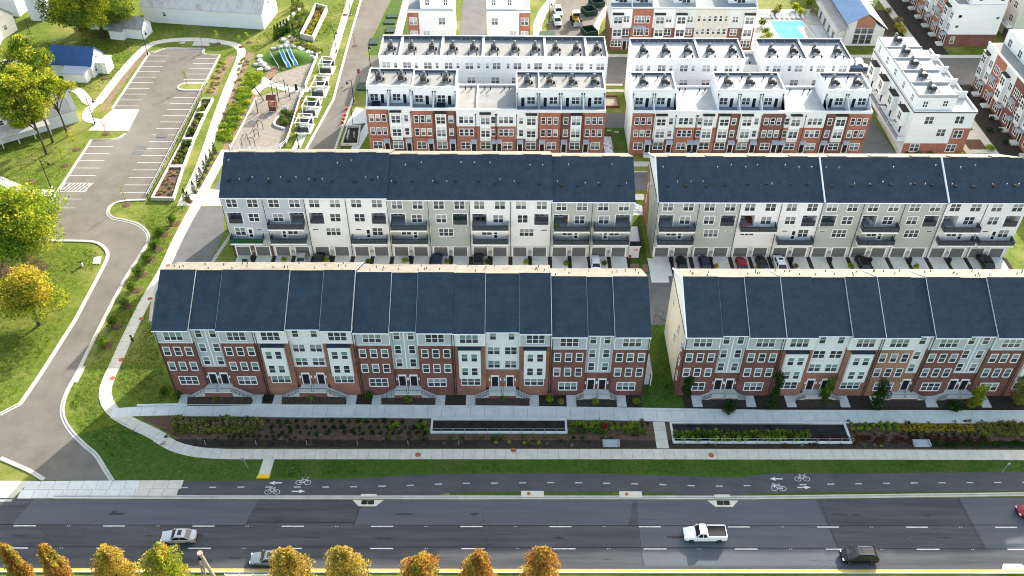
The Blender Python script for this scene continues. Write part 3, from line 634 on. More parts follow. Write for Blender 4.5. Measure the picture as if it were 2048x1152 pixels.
# ---------------------------------------------------------------- front terrace
def front_house(kind, x0, w, mir, E, label, group, endwall=None, steptrim=0):
    dz = E-14.0; Y0 = 94.5
    t = thing('brick_house', label, 'house', (x0, Y0, 0), 0, group)
    mx = (lambda a: w-a) if mir else (lambda a: a)
    bay = {'A': 5.3, 'B': 4.75, 'C': 5.2}[kind]
    br = {'A': BR_DARK, 'B': BR_ORG, 'C': BR_TAN}[kind]
    top = {'A': BLUG, 'B': WHT, 'C': WHT}[kind]
    if kind == 'B' and mir and x0 < 0 and x0 > -10: top = BLUG
    midm = BLUG if kind == 'A' else WHT
    R = E+4.4; B = E+.95; yr = 8.0; yb = 14.0; md = .55
    # body
    mb = MB(); mb.xprism([(.6,0),(yb,0),(yb,B-.3),(yr,R-.3),(.6,E-.05)], .0, w); mb.build('wall', CREAM, t)
    mb = MB(); xa, xb = sorted((mx(0), mx(bay))); zt = 11.35+dz
    mb.box(xa, xb, 0, .598, 0, zt); mb.box(xa, xb, -.05, 0, zt-.1, zt); mb.box(xa, xb, -.035, 0, 5.0+dz, 5.12+dz); mb.box(xa, xb, -.04, 0, 1.9+dz, 2.0+dz)
    mb.build('brick_bay', br, t)
    mb = MB(); mb.box(xa, xb, .03, .598, zt, E+.42); mb.build('upper_storey', top, t)
    mb = MB(); mb.box(xa, xb, -.03, .03, zt, zt+.12)
    for a in (xa+.0, xb-.14): mb.box(a, a+.14, -.02, .03, zt+.12, E)
    mb.box(xa, xb, -.02, .03, E-.1, E+.3); mb.build_each('trim_board', TRIM, t)
    ma, mc = sorted((mx(bay), mx(w)))
    zl = 5.9+dz
    mb = MB(); mb.box(ma, mc, md, .6, zl, E); mb.build('middle_bay', midm, t)
    mb = MB(); mb.box(ma, mc, md-.02, .6, 0, zl-.005); mb.build_each('brick_base', br, t)
    mb = MB(); mb.box(ma, mc, md-.06, md-.02, zl-.06, zl+.08); s = sorted((mx(w), mx(w-.09)))
    mb.box(s[0], s[1], md-.05, md, zl+.08, E-.02)
    if kind == 'A':
        s = sorted((mx(bay), mx(bay+.1))); mb.box(s[0], s[1], md-.045, md, zl+.08, E-.02)
    mb.build_each('trim_board', TRIM, t)
    # windows
    wk = dict(pool='ggrdm')
    cx = bay/2
    window(t, mx(cx), 12.0+dz, 3, .8, 1.62, y=.02, **wk)
    if kind in 'AC':
        for z in (8.85, 5.65):
            for a in (cx-1.65, cx, cx+1.65): window(t, mx(a), z+dz, 1, .86, 1.62, trim=.12, **wk)
        window(t, mx(cx+.15), 2.5+dz, 3, .82, 1.6, trim=.12, **wk)
    else:
        b0, b1 = sorted((mx(.75), mx(4.05))); mb = MB(); mb.box(b0, b1, -.5, 0, 4.75+dz, 11.0+dz); mb.build('bay_window', WHT, t)
        mb = MB(); mb.box(b0-.12, b1+.12, -.62, .0, 11.0+dz, 11.22+dz); mb.build('bay_roof', SHING, t)
        for z in (8.6, 5.6):
            for a in (1.65, 3.1): window(t, mx(a), z+dz, 1, .85, 1.55, y=-.5, **wk)
        window(t, mx(2.45), 2.9+dz, 3, .86, 1.45, **wk)
    c = (bay+w)/2
    if kind == 'A':
        for z in (12.1, 9.15, 6.3): window(t, mx(c-.05), z+dz, 1, .85, 1.6, y=md, trim=.14, **wk)
    elif kind == 'C':
        for z in (12.1, 8.9, 6.2): window(t, mx(c), z+dz, 1, .85, 1.55, y=md, **wk)
    else:
        window(t, mx(c-.1), 12.2+dz, 1, .85, 1.5, y=md, **wk)
        for z in (9.1, 6.2): window(t, mx(c), z+dz, 2, .8, 1.5, y=md, **wk)
    door(t, mx(c+.12), 2.05+dz, md-.02, 1.0, 2.15)
    for a in (-.85, .85): inst('wall_lamp', shared('lamp', lamp_mesh), t, (mx(c+.12)+a, md-.02, 3.4+dz))
    # roofs
    th = .22
    def slope(xa, xb, up): 
        mb = MB(); mb.xprism([(-.5,E+up),(yr,R+up),(yr,R+up+th),(-.5,E+up+th*.7)], xa, xb, 0); return mb
    mb = slope(xa-(.0 if not steptrim or mir else .0), xb, .24); mb.build('roof', SHING, t)
    mb = MB(); mb.xprism([(-.12,E+.22),(yr,R),(yr,R+th),(-.12,E+.38)], ma, mc); mb.build('roof', SHING, t)
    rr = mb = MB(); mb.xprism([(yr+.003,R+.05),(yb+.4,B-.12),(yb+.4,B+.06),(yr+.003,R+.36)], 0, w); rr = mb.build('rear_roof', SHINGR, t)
    tr = MB()
    for xs in ([xb] if not mir else [xa-.08]):
        if bool(mir) == (x0 > 0): tr.xprism([(-.5,E+.2),(yr,R+.2),(yr,R+.46),(-.5,E+.44)], xs, xs+.055)
        else: tr.xprism([(-.3,E+.25),(yr,R+.2),(yr,R+.3),(-.3,E+.35)], xs, xs+.05)
    if steptrim:
        xs = w-.1 if steptrim > 0 else 0
        tr.xprism([(-.52,E+.18),(yr,R+.2),(yb+.42,B-.1),(yb+.42,B+.1),(yr,R+.54),(-.52,E+.5)], xs, xs+.1)
    tr.build_each('roof_trim', mat('weathered_trim', (.5,.5,.5), .7, (.38,.38,.39), 1.5, 6), t)
    mb = MB(); mb.box(xa, xb, -.62, -.5, E+.2, E+.33); mb.box(ma, mc, -.24, -.12, E+.2, E+.3); mb.build_each('gutter', TRIM, t)
    inst('downspout', shared(('sp', round(E,1)), lambda: spout_mesh(E-.1)), t, (mx(.16), -.02, 0))
    for k in range(5):
        u = RN.uniform(.15,.85); v = RN.uniform(.5, w-.5)
        inst('vent_pipe', shared('pipe0', lambda: pipe_mesh(False)), t, (v, yr+(yb-yr)*u, R+.2+(B-R)*u), scale=1.1)
    # end wall dressing
    if endwall:
        s = -1; mb = MB(); mb.xprism([(.02,0),(2.6,0),(2.6,6.0),(.6,zt),(.02,zt)], -.06, 0); mb.build('brick_return', br, t)
        mb = MB(); mb.xprism([(.0,E-.05),(yr,R-.02),(yb,B-.02),(yb-.4,B-.5)], -.05, 0); mb.build('gable', WHT, t)
        mb = MB(); mb.xprism([(.0,E-.35),(yb,B-.75),(yb,B-.5),(.0,E-.05)], -.09, 0); mb.build('gable_band', BRONZE, t)
        mb = MB(); mb.xprism([(-.6,E+.15),(yr,R+.15),(yb+.5,B-.15),(yb+.5,B+.12),(yr,R+.45),(-.6,E+.45)], -.22, 0); mb.build('rake_board', TRIM, t)
        for y, z in ((1.2,9),(1.2,5.9),(1.2,2.6),(5.0,8.9),(6.5,5.6),(10.5,9.5)): window(t, -.06, z, 1, .6, 1.5, y=y, rz=-PI/2, pool='dm')
    return t
GL, GR = 'brick terrace houses facing the highway by the curving drive', 'brick terrace houses facing the highway past the grass gap'
DESC = {'A': 'dark brick house with blue-grey middle bay', 'B': 'orange brick house with white box bay', 'C': 'tan brick house with narrow white strip'}
w1 = 7.3
k = 0
for pi, (kd, E) in enumerate((('A',14.0),('B',14.0),('A',13.6),('B',13.5),('A',12.85))):
    for m in (0, 1):
        k += 1
        front_house(kd, -52.2+(2*pi+m)*w1, w1, m, E, f"{DESC[kd]}, {ORD[k]} from the curving drive in the front terrace", GL, steptrim=1 if m and pi in (1,3) else 0)
for k, (kd, x0, m, E) in enumerate((('A',26.0,0,12.85),('A',33.3,1,12.85),('B',40.6,0,12.85),('B',47.9,1,12.85),('C',55.2,0,12.85),('A',62.5,0,12.85),('A',69.8,1,12.85),('B',77.1,0,12.85))):
    front_house(kd, x0, w1, m, E, f"{DESC[kd]}, {ORD[k+1]} past the grass gap in the front terrace", GR, endwall=(k == 0), steptrim=-1 if k in (2,4,5) else 0)

# shared stoops with side stairs in front of each pair of doors
def stoop(xc, h, label, single=0):
    t = thing('door_stoop', label, 'stairs', (xc, 94.5, 0), 0, 'railed stoops before the front doors')
    L = 2.1; n = max(4, int(round(h/.17)))
    mb = MB(); mb.box(-L, L, -1.25, .5, 0, h); mb.build('landing', CONCG, t)
    mb = MB(); mb.box(-L-.02, L+.02, -1.33, -1.25, 0, h-.25); mb.build('front_wall', MULCHD if 0 else BR_DARK, t)
    for s in (-1, 1):
        for i in range(n-1):
            x = s*(L+.26*i); z = h*(n-1-i)/n; a, b = sorted((x, x+s*.28)); mb = MB(); mb.box(a, b, -1.2, -.05, 0, z); mb.build('step', CONCG, t)
        xe = s*(L+.26*(n-1)); mb = MB(); p = [(s*L,-1.32,h+.02),(xe,-1.32,.22),(xe,-1.32,-.1),(s*L,-1.32,h-.3)]
        mb.quad(p if s > 0 else p[::-1]); q = [(x,-1.2,z) for x,_,z in p]; mb.quad(q[::-1] if s > 0 else q); mb.quad([p[0],q[0],q[1],p[1]]); mb.build('cheek_wall', CONCK, t)
        mb = MB(); mb.tube([(s*.12,-1.3,h+.9),(s*L,-1.3,h+.9),(xe,-1.3,1.0)], .035, 5); mb.tube([(s*L,-1.3,h+.45),(xe,-1.3,.55)], .025, 4)
        for i in range(0, 6): x = s*L+(xe-s*L)*i/5; z = h*(1-i/5.0); mb.tube([(x,-1.3,z),(x,-1.3,z+.92)], .025, 4)
        mb.tube([(s*.12,-1.3,h),(s*.12,-1.3,h+.92)], .03, 4); mb.tube([(s*.12,-1.3,h+.9),(s*.12,.45,h+.9)], .03, 4); mb.build('railing', BLACK, t)
        mb = MB(); x0, x1 = sorted((xe, xe+s*1.5)); mb.box(x0, x1, -2.4, -.05, 0, .06+.02*RN.random()); mb.build('front_path', CONCG, t)
    mb = MB(); mb.xprism([(-2.45,.02),(-1.34,min(.95,h*.5)),(-1.34,0),(-2.45,0)], -xe+.05, xe-.05) if xe > 0 else None; mb.build('planting_mound', MULCHD, t)
for pi, E in enumerate((14.0,14.0,13.6,13.5,12.85)): stoop(-52.2+(2*pi+1)*w1, 2.0+E-14, f"concrete door stoop with black railings, {ORD[pi+1]} from the curving drive along the front terrace")
for k, x in enumerate((33.3, 47.9, 61.2, 69.8)): stoop(x, .95, f"concrete door stoop with black railings, {ORD[k+1]} past the grass gap along the front terrace")

# ---------------------------------------------------------------- middle terrace, garage side
def balcony(t, x0, x1, z, m, dep=1.7, ncell=4):
    b = MB(); b.box(x0, x1, -dep, 0, z-.32, z); o = b.build('balcony', TRIM, t)
    b = MB(); b.box(x0+.04, x1-.04, -dep+.04, .0, z, z+.02); b.build('balcony_floor', DECK, o)
    p = MB()
    wd = (x1-x0)/ncell
    for i in range(ncell): p.box(x0+.04+i*wd, x0-.04+(i+1)*wd, -dep+.05, -dep+.08, z+.08, z+1.0)
    for x in (x0+.05, x1-.08): p.box(x, x+.03, -dep+.1, -.02, z+.08, z+1.0)
    p.build('balcony_panel', m, o)
    r = MB()
    r.box(x0, x1, -dep+.03, -dep+.1, z+1.0, z+1.08); r.box(x0+.02, x0+.09, -dep+.1, 0, z+1.0, z+1.08); r.box(x1-.09, x1-.02, -dep+.1, 0, z+1.0, z+1.08)
    for i in range(ncell+1): x = x0+.02+i*wd-(.05 if i == ncell else 0); r.box(x, x+.06, -dep+.02, -dep+.09, z, z+1.0)
    r.build('balcony_rail', BLACK, o)
_GD = {}
def garage_mesh():
    mb = MB(); mb.box(-1.22,1.22,.02,.1,0,2.12)
    for i in range(1,4): mb.box(-1.22,1.22,.012,.02,i*.53-.02,i*.53+.02,1)
    return mb.mesh('garage_door', [GARG, BLACK])
def garage_frame():
    mb = MB()
    for a, b in ((-1.42,-1.22),(1.22,1.42)): mb.box(a,b,-.08,.12,0,2.3)
    mb.box(-1.22,1.22,-.08,.12,2.12,2.3); return mb.mesh('garage_frame', TRIM)
def rear_house(typ, mir, x0, w, E, sid, label, group, ridge, back, endL=None, first=False, last=False, green=False):
    Y0 = 128.7; t = thing('sided_house', label, 'house', (x0, Y0, 0), 0, group); mx = (lambda a: w-a) if mir else (lambda a: a)
    S = (E-2.55)/11.0    # storey scale
    z4 = E-2.15*S; z3 = E-5.35*S; zb3 = E-6.0*S; z2 = E-8.55*S; zb2 = E-9.3*S
    holes = []; loggia = None
    if typ in (1, 2, 3, 4, 5):
        a, b = sorted((mx(.45), mx(3.0)));  loggia = (a, b, zb3+.05, zb3+2.5)
        if typ == 5: loggia = (a, b, zb3+.05, zb3+2.5)
        holes.append(loggia)
    mb = MB(); wallgrid(mb, 0, w, 2.45, E+.1, holes, 0, .25)
    mb.build('facade', sid, t)
    mb = MB(); gx = (1.75, 5.35)
    for a, b in ((0,.33),(3.17,3.93),(6.77,w)): mb = MB(); mb.box(0, b-a, -.02, .3, 0, 2.45); mb.build('pier', BR_MAR if x0 < -50 or x0 > 88 else GREYS, t, (a,0,0))
    for g in gx:
        o = inst('garage_door', shared('gd', garage_mesh), t, (g, .06, .05)); inst('garage_frame', shared('gf', garage_frame), o)
        mb = None
    # core behind the facade, split around the loggia
    R, B, yr, yb = ridge, back, 7.3, 14.2
    mb = MB()
    if loggia:
        a, b, c, d = loggia
        mb.xprism([(.25,0),(2.4,0),(2.4,c),(.25,c)], 0, w) ; mb.xprism([(.25,d),(2.4,d),(2.4,E+.9),(.25,E+.02)], 0, w)
        if a > .01: mb.box(0, a, .25, 2.4, c, d)
        if b < w-.01: mb.box(b, w, .25, 2.4, c, d)
        mb.xprism([(2.4,0),(yb,0),(yb,B-.2),(yr,R-.2),(2.4,E+.9)], 0, w)
    else: mb.xprism([(.25,0),(yb,0),(yb,B-.2),(yr,R-.2),(.25,E+.02)], 0, w)
    mb.build('wall', sid, t)
    pool = 'qyrmr'
    for a in (1.75, 5.4): window(t, mx(a), z4, 2, .82, 1.65, pool=pool, trim=.13)
    if loggia:
        a, b, c, d = loggia
        mb = MB(); mb.box(a, b, .02, 2.398, c, c+.03); mb.build('loggia_floor', DECK, t)
        f = MB(); f.box(a-.13, a, -.05, .05, c-.1, d+.13); f.box(b, b+.13, -.05, .05, c-.1, d+.13); f.box(a, b, -.05, .05, d, d+.13); f.build('loggia_frame', TRIM, t)
        window(t, (a+b)/2-.3, c+.35, 2, .75, 1.75, y=2.4, pool='dm'); 
        if typ in (1,3,4): 
            f = MB(); f.box(a, b, .03, .06, c+.08, c+1.0); f.build('balcony_panel', BALC, t); f = MB(); f.box(a, b, .01, .09, c+1.0, c+1.07); f.box((a+b)/2-.03,(a+b)/2+.03,.01,.09,c,c+1.0); f.build('balcony_rail', BLACK, t)
    if typ != 0: window(t, mx(5.1), z3, 2, .82, 1.65, pool='mrd', trim=.13)
    bx = sorted((mx(.45), mx(6.9)))
    if typ in (2, 5): balcony(t, bx[0], bx[1], zb3, BALC)
    if typ == 2:
        balcony(t, bx[0], bx[1], zb2, BALC)
        window(t, mx(3.0), z2+.25, 2, .8, 1.5, pool='mdr', trim=.13); door(t, mx(4.6), zb2+.02, -.0, .85, 2.1, TRIM)
    elif typ == 1:
        balcony(t, .35, 6.2, zb2, BALCG if green else BALC); window(t, 2.1, z2, 2, .82, 1.65, pool='gm', trim=.13); door(t, 3.9, zb2+.02, 0, .9, 2.15, TRIM)
    elif typ == 3: window(t, mx(4.35), z2, 3, .75, 1.6, pool=pool, trim=.13)
    elif typ == 4:
        balcony(t, bx[0], bx[1], zb2, BALC); window(t, mx(2.2), z2, 2, .82, 1.65, pool='mr', trim=.13); door(t, mx(3.9), zb2+.02, 0, .9, 2.15, TRIM)
    elif typ == 5: window(t, mx(2.2), z2+.4, 3, .7, 1.1, pool='dm', trim=.05)
    if typ in (1, 3, 4):
        mb = MB(); mb.box(mx(5.6 if typ != 3 else 1.2)-.6, mx(5.6 if typ != 3 else 1.2)+.6, -.04, .01, z2+1.15, z2+1.5, 0); mb.box(mx(5.6 if typ != 3 else 1.2)-.5, mx(5.6 if typ != 3 else 1.2)+.5, -.05, -.04, z2+1.22, z2+1.42, 1); mb.build('vent_slot', [TRIM, BLACK], t)
    mb = MB(); mb.box(.0, .12, -.03, 0, 2.45, E-.2); mb.build('corner_board', TRIM, t)
    inst('downspout', shared(('sp2', round(E,1)), lambda: spout_mesh(E-.2)), t, (.0, -.05, 0))
    mb = MB(); mb.box(.0, w, -.03, .0, E-.22, E+.08); mb.build_each('trim_board', TRIM, t)
    # utility boxes between the garage doors
    mb = MB()
    for k in range(3): x = 3.3+k*.22; mb.box(x, x+.17, -.14, -.02, .8+.25*(k%2), 1.4+.25*(k%2))
    mb.tube([(3.5,-.1,.1),(3.5,-.1,.9)], .03, 4); mb.build('meter_box', METG, t)
    th = .22; e0 = -.15 if first else 0; e1 = w+.15 if last else w
    mb = MB(); mb.xprism([(-.45,E-.05),(yr,R),(yr,R+th),(-.45,E+.12)], e0, e1); rf = mb.build('roof', SHINGB, t)
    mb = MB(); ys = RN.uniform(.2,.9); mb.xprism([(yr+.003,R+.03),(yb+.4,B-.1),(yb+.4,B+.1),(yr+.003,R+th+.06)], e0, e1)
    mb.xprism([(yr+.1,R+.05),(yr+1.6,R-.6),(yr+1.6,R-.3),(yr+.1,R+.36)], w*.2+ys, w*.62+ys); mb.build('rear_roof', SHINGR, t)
    mb = MB(); mb.box(e0, e1, -.57, -.45, E-.02, E+.11); mb.build_each('gutter', TRIM, t)
    sl = (R-E)/(yr+.45)
    for k in range(3):
        a, y = .9+RN.uniform(-.3,.3)+k*2.4, RN.choice((2.6, 2.9, 5.4, 5.8))
        inst('vent_pipe', shared('pipe1', lambda: pipe_mesh(True)), t, (a, y, E+.1+sl*(y+.45)), scale=.8)
    for a in (1.5, 4.8):
        a += RN.uniform(-.4,.4); y = 2.5+RN.uniform(-.2,.3)
        inst('roof_vent', shared('bvent', box_vent), t, (a, y, E+.14+sl*(y+.45)))
    if endL:
        mb = MB(); mb.xprism([(-.5,E+.0),(yr,R+.05),(yb+.4,B-.1),(yb+.4,B+.25),(yr,R+.4),(-.5,E+.3)], -.28, -.16); mb.xprism([(0,E-.3),(yr,R-.3),(yb,B-.3)], -.06, 0); mb.build('gable', TRIM, t)
        mb = MB(); mb.xprism([(0,E-.6),(yb,B-.9),(yb,B-.65),(0,E-.35)], -.1, 0); mb.build('gable_band', BRONZE, t)
        mb = MB(); mb.xprism([(7.5,0),(yb,0),(yb,11),(12,11),(8.5,5)], -.07, 0); mb.build('brick_return', BR_ORG, t)
        for y, z in ((4.0,8.9),(9,8.6),(11.5,7),(11.8,4)): window(t, -.07, z, 1, .6, 1.4, y=y, rz=-PI/2, pool='dm')
    return t
G2L, G2R = 'garage-backed terrace houses behind the front terrace', 'garage-backed terrace houses past the grass gap'
D2 = {id(BLUG): 'blue-grey sided', id(WHT): 'white sided', id(SAGE): 'sage sided', id(GREYS): 'pale grey sided'}
T2 = {1: 'green-panelled balcony', 2: 'two stacked balconies', 3: 'flush loggia and no balcony', 4: 'one low balcony', 5: 'one upper balcony'}
rowL = [(1,0,BLUG),(2,1,BLUG),(3,0,WHT),(4,1,WHT),(2,0,SAGE),(3,1,SAGE),(2,0,WHT),(3,1,WHT),(2,0,SAGE),(2,1,SAGE)]
for i, (ty, mi, sd_) in enumerate(rowL):
    E = 13.3 if i < 4 else 12.95 if i < 8 else 12.6
    rear_house(ty, mi, -50.8+7.27*i, 7.27, E, sd_, f"{D2[id(sd_)]} house with {T2[ty]}, {ORD[i+1]} from the drive, garage terrace", G2L, E+4.3, E+.5, first=(i in (0,4,8)), last=(i in (3,7,9)), green=(i == 0))
rowR = [(2,0,SAGE),(3,1,SAGE),(5,0,WHT),(4,1,WHT),(3,0,SAGE),(2,0,SAGE),(3,1,SAGE),(2,0,WHT),(4,1,WHT)]
for i, (ty, mi, sd_) in enumerate(rowR):
    rear_house(ty, mi, 26.2+7.27*i, 7.27, 12.6, sd_, f"{D2[id(sd_)]} house with {T2[ty]}, {ORD[i+1]} past the grass gap, garage terrace", G2R, 16.9, 13.1, endL=(i == 0), first=(i in (4,7)), last=(i in (3,6,8)))
mb = MB()
for x, up in ((55.28,0),(77.1,0)):
    mb = MB(); mb.xprism([(128.2,12.6),(136.0,17.0),(136.0,17.5),(128.2,13.05)], x-.1, x+.1); o = mb.build('roof_divider', TRIM); tag(o, f"white raised divider on the garage terrace roof, {'nearer' if x<60 else 'farther from'} the grass gap", 'roof divider', 'roof dividers of the garage terrace')
# ---------------------------------------------------------------- rooftop machines
def hvac_mesh():
    mb = MB()
    for x in (-.45,.45):
        for y in (-.4,.4): mb.box(x-.05,x+.05,y-.05,y+.05,0,.35,1)
    mb.box(-.6,.6,-.5,.5,.35,1.25,0); mb.lathe([(.38,1.25),(.38,1.31),(.1,1.33)], 10, mi=1)
    for k in range(4): mb.box(-.62,-.6,-.45,.45,.45+k*.2,.55+k*.2,1); mb.box(-.5,.5,-.52,-.5,.45+k*.2,.55+k*.2,1)
    mb.box(-.2,.35,.7,1.3,0,1.6,2); mb.lathe([(.3,1.6),(.3,1.8),(.12,1.9)], 8, (.07,1.0), 2)
    mb.tube([(.6,.2,.6),(1.1,.1,.6),(1.3,-.5,.3),(1.3,-1.2,.05)], .07, 5, 2); mb.tube([(-.6,.2,.5),(-.95,-.3,.3),(-1.0,-1.0,.05)], .06, 5, 2)
    mb.box(.75,1.25,-.1,.4,.05,.5,1); return mb.mesh('air_conditioner', [mat('machine_grey', (.075,.075,.085), .6), BLACK, mat('duct_grey', (.17,.175,.18), .5)])
def goose_mesh():
    mb = MB(); mb.tube([(0,0,0),(0,0,.55),(0,-.12,.7),(0,-.32,.68),(0,-.4,.52)], .13, 6, 0, .15); return mb.mesh('vent_hood', BLACK)
def stub_mesh():
    mb = MB(); mb.tube([(0,0,0),(0,0,.55)], .06, 5); return mb.mesh('vent_pipe', METG)
def roof_kit(t, x, y, z, rz=0, hoods=True, sc_=1.0):
    inst('air_conditioner', shared('hvac', hvac_mesh), t, (x, y, z), rz, scale=sc_)
    if hoods:
        for dx in (-1.0, .7): inst('vent_hood', shared('goose', goose_mesh), t, (x+dx, y+2.6, z))
        inst('vent_pipe', shared('stub', stub_mesh), t, (x+1.5, y+.6, z))
_CN = {}
def canopy(t, x, z, y=0, w=1.5, m=None, rz=0):
    m = m or METB; k = (w, m.name)
    if k not in _CN:
        mb = MB(); mb.xprism([(0,.55),(-1.0,.12),(-1.0,0),(0,0)], -w/2, w/2)
        for i in range(int(w/.25)): mb.xprism([(-.01,.6),(-1.0,.16),(-1.0,.12),(-.01,.55)], -w/2+.1+i*.25, -w/2+.14+i*.25)
        _CN[k] = mb.mesh('canopy', m)
    return inst('canopy', _CN[k], t, (x, y, z), rz)

# ---------------------------------------------------------------- brick row with roof terraces
def terrace_house(kind, mir, x0, w, P, up, label, group, furn=0, first=False, last=False, br=None):
    Y0 = 163.3; t = thing('brick_house', label, 'house', (x0, Y0, 0), 0, group); mx = (lambda a: w-a) if mir else (lambda a: a)
    s = P/11.1; z1, z2, z3 = 1.35*s, 4.65*s, 7.75*s; D = 10.7; H = P+3.1
    br = br or {'O': BR_RED, 'B': BR_MAR, 'D': BR_MAR, 'L': BR_RED, 'M': BR_RED}[kind]
    low, mid, top = {'O': (br, br, br), 'B': (br, WHT, WHT), 'D': (br, br, br), 'L': (br, br, WHT), 'M': (br, br, WHT)}[kind]
    zb = 6.95*s if kind in 'LM' else 3.95*s
    mb = MB(); mb.box(0, w, 0, .3, 0, zb); mb.build_each('brick_base', low, t)
    mb = MB(); mb.box(0, w, .02 if low is not mid or top is not mid else 0, .3, zb+.002, P-.55); mb.build('facade', top if kind in 'LM' else mid, t)
    mb = MB(); mb.box(0, w, .3, 3.3, 0, P-1.0) if up else mb.box(0, w, .3, D, 0, P-.45); mb.build('wall', WHT, t)
    mb = MB(); mb.box(0, w, -.06, .28, P-.55, P); mb.box(0, w, .0, .02, zb, zb+.1)
    if not up: mb.box(0, w, D-.3, D, P-.45, P)
    if not up and (first): mb.box(0, .25, .28, D-.3, P-.45, P)
    mb.build_each('parapet', WHTR, t)
    wk = dict(pool='yqrmdd', trim=.1)
    if kind in 'OL':
        xs = (1.0, 2.3, 3.6) if kind == 'O' else (1.0, 2.05, 3.1)
        for z in (z2, z3):
            for a in xs: window(t, mx(a), z, 1, .8, 1.6*s, y=.02 if z == z3 else 0, **wk)
        window(t, mx(1.75), z1, 2, .85, 1.6*s, **wk)
    else:
        c = 1.45 if kind != 'M' else 1.9
        mb = MB(); mb.box(mx(c)-1.1, mx(c)+1.1, -.45, .0, 3.6*s, 10.1*s); mb.build('bay_window', TRIM, t)
        mb = MB(); mb.box(mx(c)-1.2, mx(c)+1.2, -.6, .0, 10.1*s, 10.38*s); mb.build('bay_roof', BRONZE, t)
        mb = MB()
        for a in (-.95, .08):
            for z in (3.72*s, 6.3*s, 9.4*s): mb.box(mx(c)+a, mx(c)+a+.87, -.47, -.45, z, z+.55*s)
        mb.build('bay_panel', GREYS, t)
        for z in (z2, z3): window(t, mx(c), z, 2, .82, 1.55*s, y=-.45, trim=.06, pool='yqrmdd')
        window(t, mx(c), z1, 2, .95, 1.65*s, pool='ymd')
        if kind != 'M' or True:
            for z in (z2, z3): window(t, mx(3.55), z, 1, .8, 1.55*s, y=.02 if z == z3 else 0, **wk)
    dx = mx(3.75 if kind != 'L' else 3.55)
    door(t, dx, .55, 0, .95, 2.1, DOORR if RN.random() < .4 else DOORD); canopy(t, dx, 3.15*s, 0, 1.35)
    mb = MB(); mb.box(dx-.75, dx+.75, -1.1, 0, 0, .5); mb.box(dx-.75, dx+.75, -1.45, -1.1, 0, .25); st = mb.build('front_step', CONCG, t)
    mb = MB()
    for q in (-.72,.72): mb.tube([(dx+q,-.05,1.35),(dx+q,-1.1,1.35),(dx+q,-1.6,.9)], .03, 4); mb.tube([(dx+q,-1.1,.5),(dx+q,-1.1,1.35)], .03, 4)
    mb.build('railing', BLACK, t)
    inst('downspout', shared(('sp3', round(P,1)), lambda: spout_mesh(P-1.2)), t, (w-.12 if not mir else .12, 0, 0))
    if up:
        mb = MB(); mb.box(0, w, .28, 3.3, P-1.0, P-.97); mb.build('terrace_floor', ROOFG, t)
        mb = MB(); mb.box(0, w, 3.3, D, 0, H-.5); mb.build('upper_wall', WHT, t)
        mb = MB(); mb.box(0, w, 3.26, 3.52, H-.5, H); mb.box(0, w, D-.26, D+.04, H-.5, H+.1)
        if first: mb.box(0, .26, 3.52, D-.26, H-.5, H+.05)
        if last: mb.box(w-.26, w, 3.52, D-.26, H-.5, H+.05)
        mb.build_each('parapet', WHTR, t)
        mb = MB(); xa = .26 if first else 0; xb = w-.26 if last else w
        mb.quad([(xa,D-.265,H-.5),(xb,D-.265,H-.5),(xb,D-.265,H),(xa,D-.265,H)]); mb.build('parapet_shade_lining', mat('shade_dark_lining', (.075,.085,.11), .7), t)  # dark membrane lining, back parapet's inner shade put into its colour
        mb = MB(); mb.box(xa, xb, 3.52, D-.27, H-.52, H-.47); mb.build('flat_roof', ROOFP if x0 < 24 else ROOFW, t)
        mb = MB(); mb.xprism([(.28,P-1),(.28,P+.02),(1.0,P+.05),(3.3,P+1.6),(3.3,P-1)], -.0 if mir else w-.2, .2 if mir else w)
        if first or last: mb.xprism([(.28,P-1),(.28,P+.02),(1.0,P+.05),(3.3,P+1.6),(3.3,P-1)], 0 if first else w-.2, .2 if first else w)
        mb.build_each('terrace_divider', WHTR, t)
        window(t, mx(1.5), P-.35, 2, .72, 1.55, y=3.3, pool='dmd'); door(t, mx(3.2), P-.95, 3.3, .7, 2.1, DOORD)
        for q in (.25, w-.25):
            mb = MB(); mb.tube([(q,3.2,P-.5),(q,3.2,P+1.9)], .05, 5); mb.box(q-.12,q+.12,3.1,3.3,P+1.9,P+2.15); mb.build('downspout', BLACK, t)
        roof_kit(t, w*.5, 6.4, H-.47, 0)
    else:
        mb = MB(); mb.box(.25 if first else 0, w, .285, D-.3, P-.46, P-.42); mb.build('flat_roof', ROOFP if x0 < 24 else ROOFW, t)
        for dx in (.4, 1.6): inst('vent_hood', shared('goose', goose_mesh), t, (w*.3+dx, D-1.6, P-.42))
        for dx in (0,.4): inst('vent_pipe', shared('stub', stub_mesh), t, (w*.5+dx, 6.5, P-.45), scale=.6)
    return t
G3L, G3R = 'brick and white houses with roof terraces beside the side street', 'brick and white houses with roof terraces past the green gap'
D3 = {'O': 'red brick house with three window columns', 'B': 'white house with boxed bay', 'D': 'maroon brick house with white boxed bay', 'L': 'lower house, white over brick', 'M': 'lower white-over-brick house with boxed bay'}
x = -29.8
for i, (kd, mi, w_, up) in enumerate((('O',0,4.65,1),('B',0,4.65,1),('O',0,4.65,1),('D',0,4.65,1),('L',0,4.13,0),('M',0,4.14,0),('L',1,4.13,0),('B',1,4.65,1),('O',1,4.65,1),('D',1,4.65,1),('O',1,4.65,1))):
    P = 11.3 if i < 2 else 11.0 if i < 4 else 10.8 if i < 7 else 10.6
    terrace_house(kd, mi, x, w_, P, up, f"{D3[kd]}, {ORD[i+1]} from the street in the roof-terrace row", G3L, first=i in (0,2,4,5,7,8), last=i in (3,10)); x += w_
x = 25.4
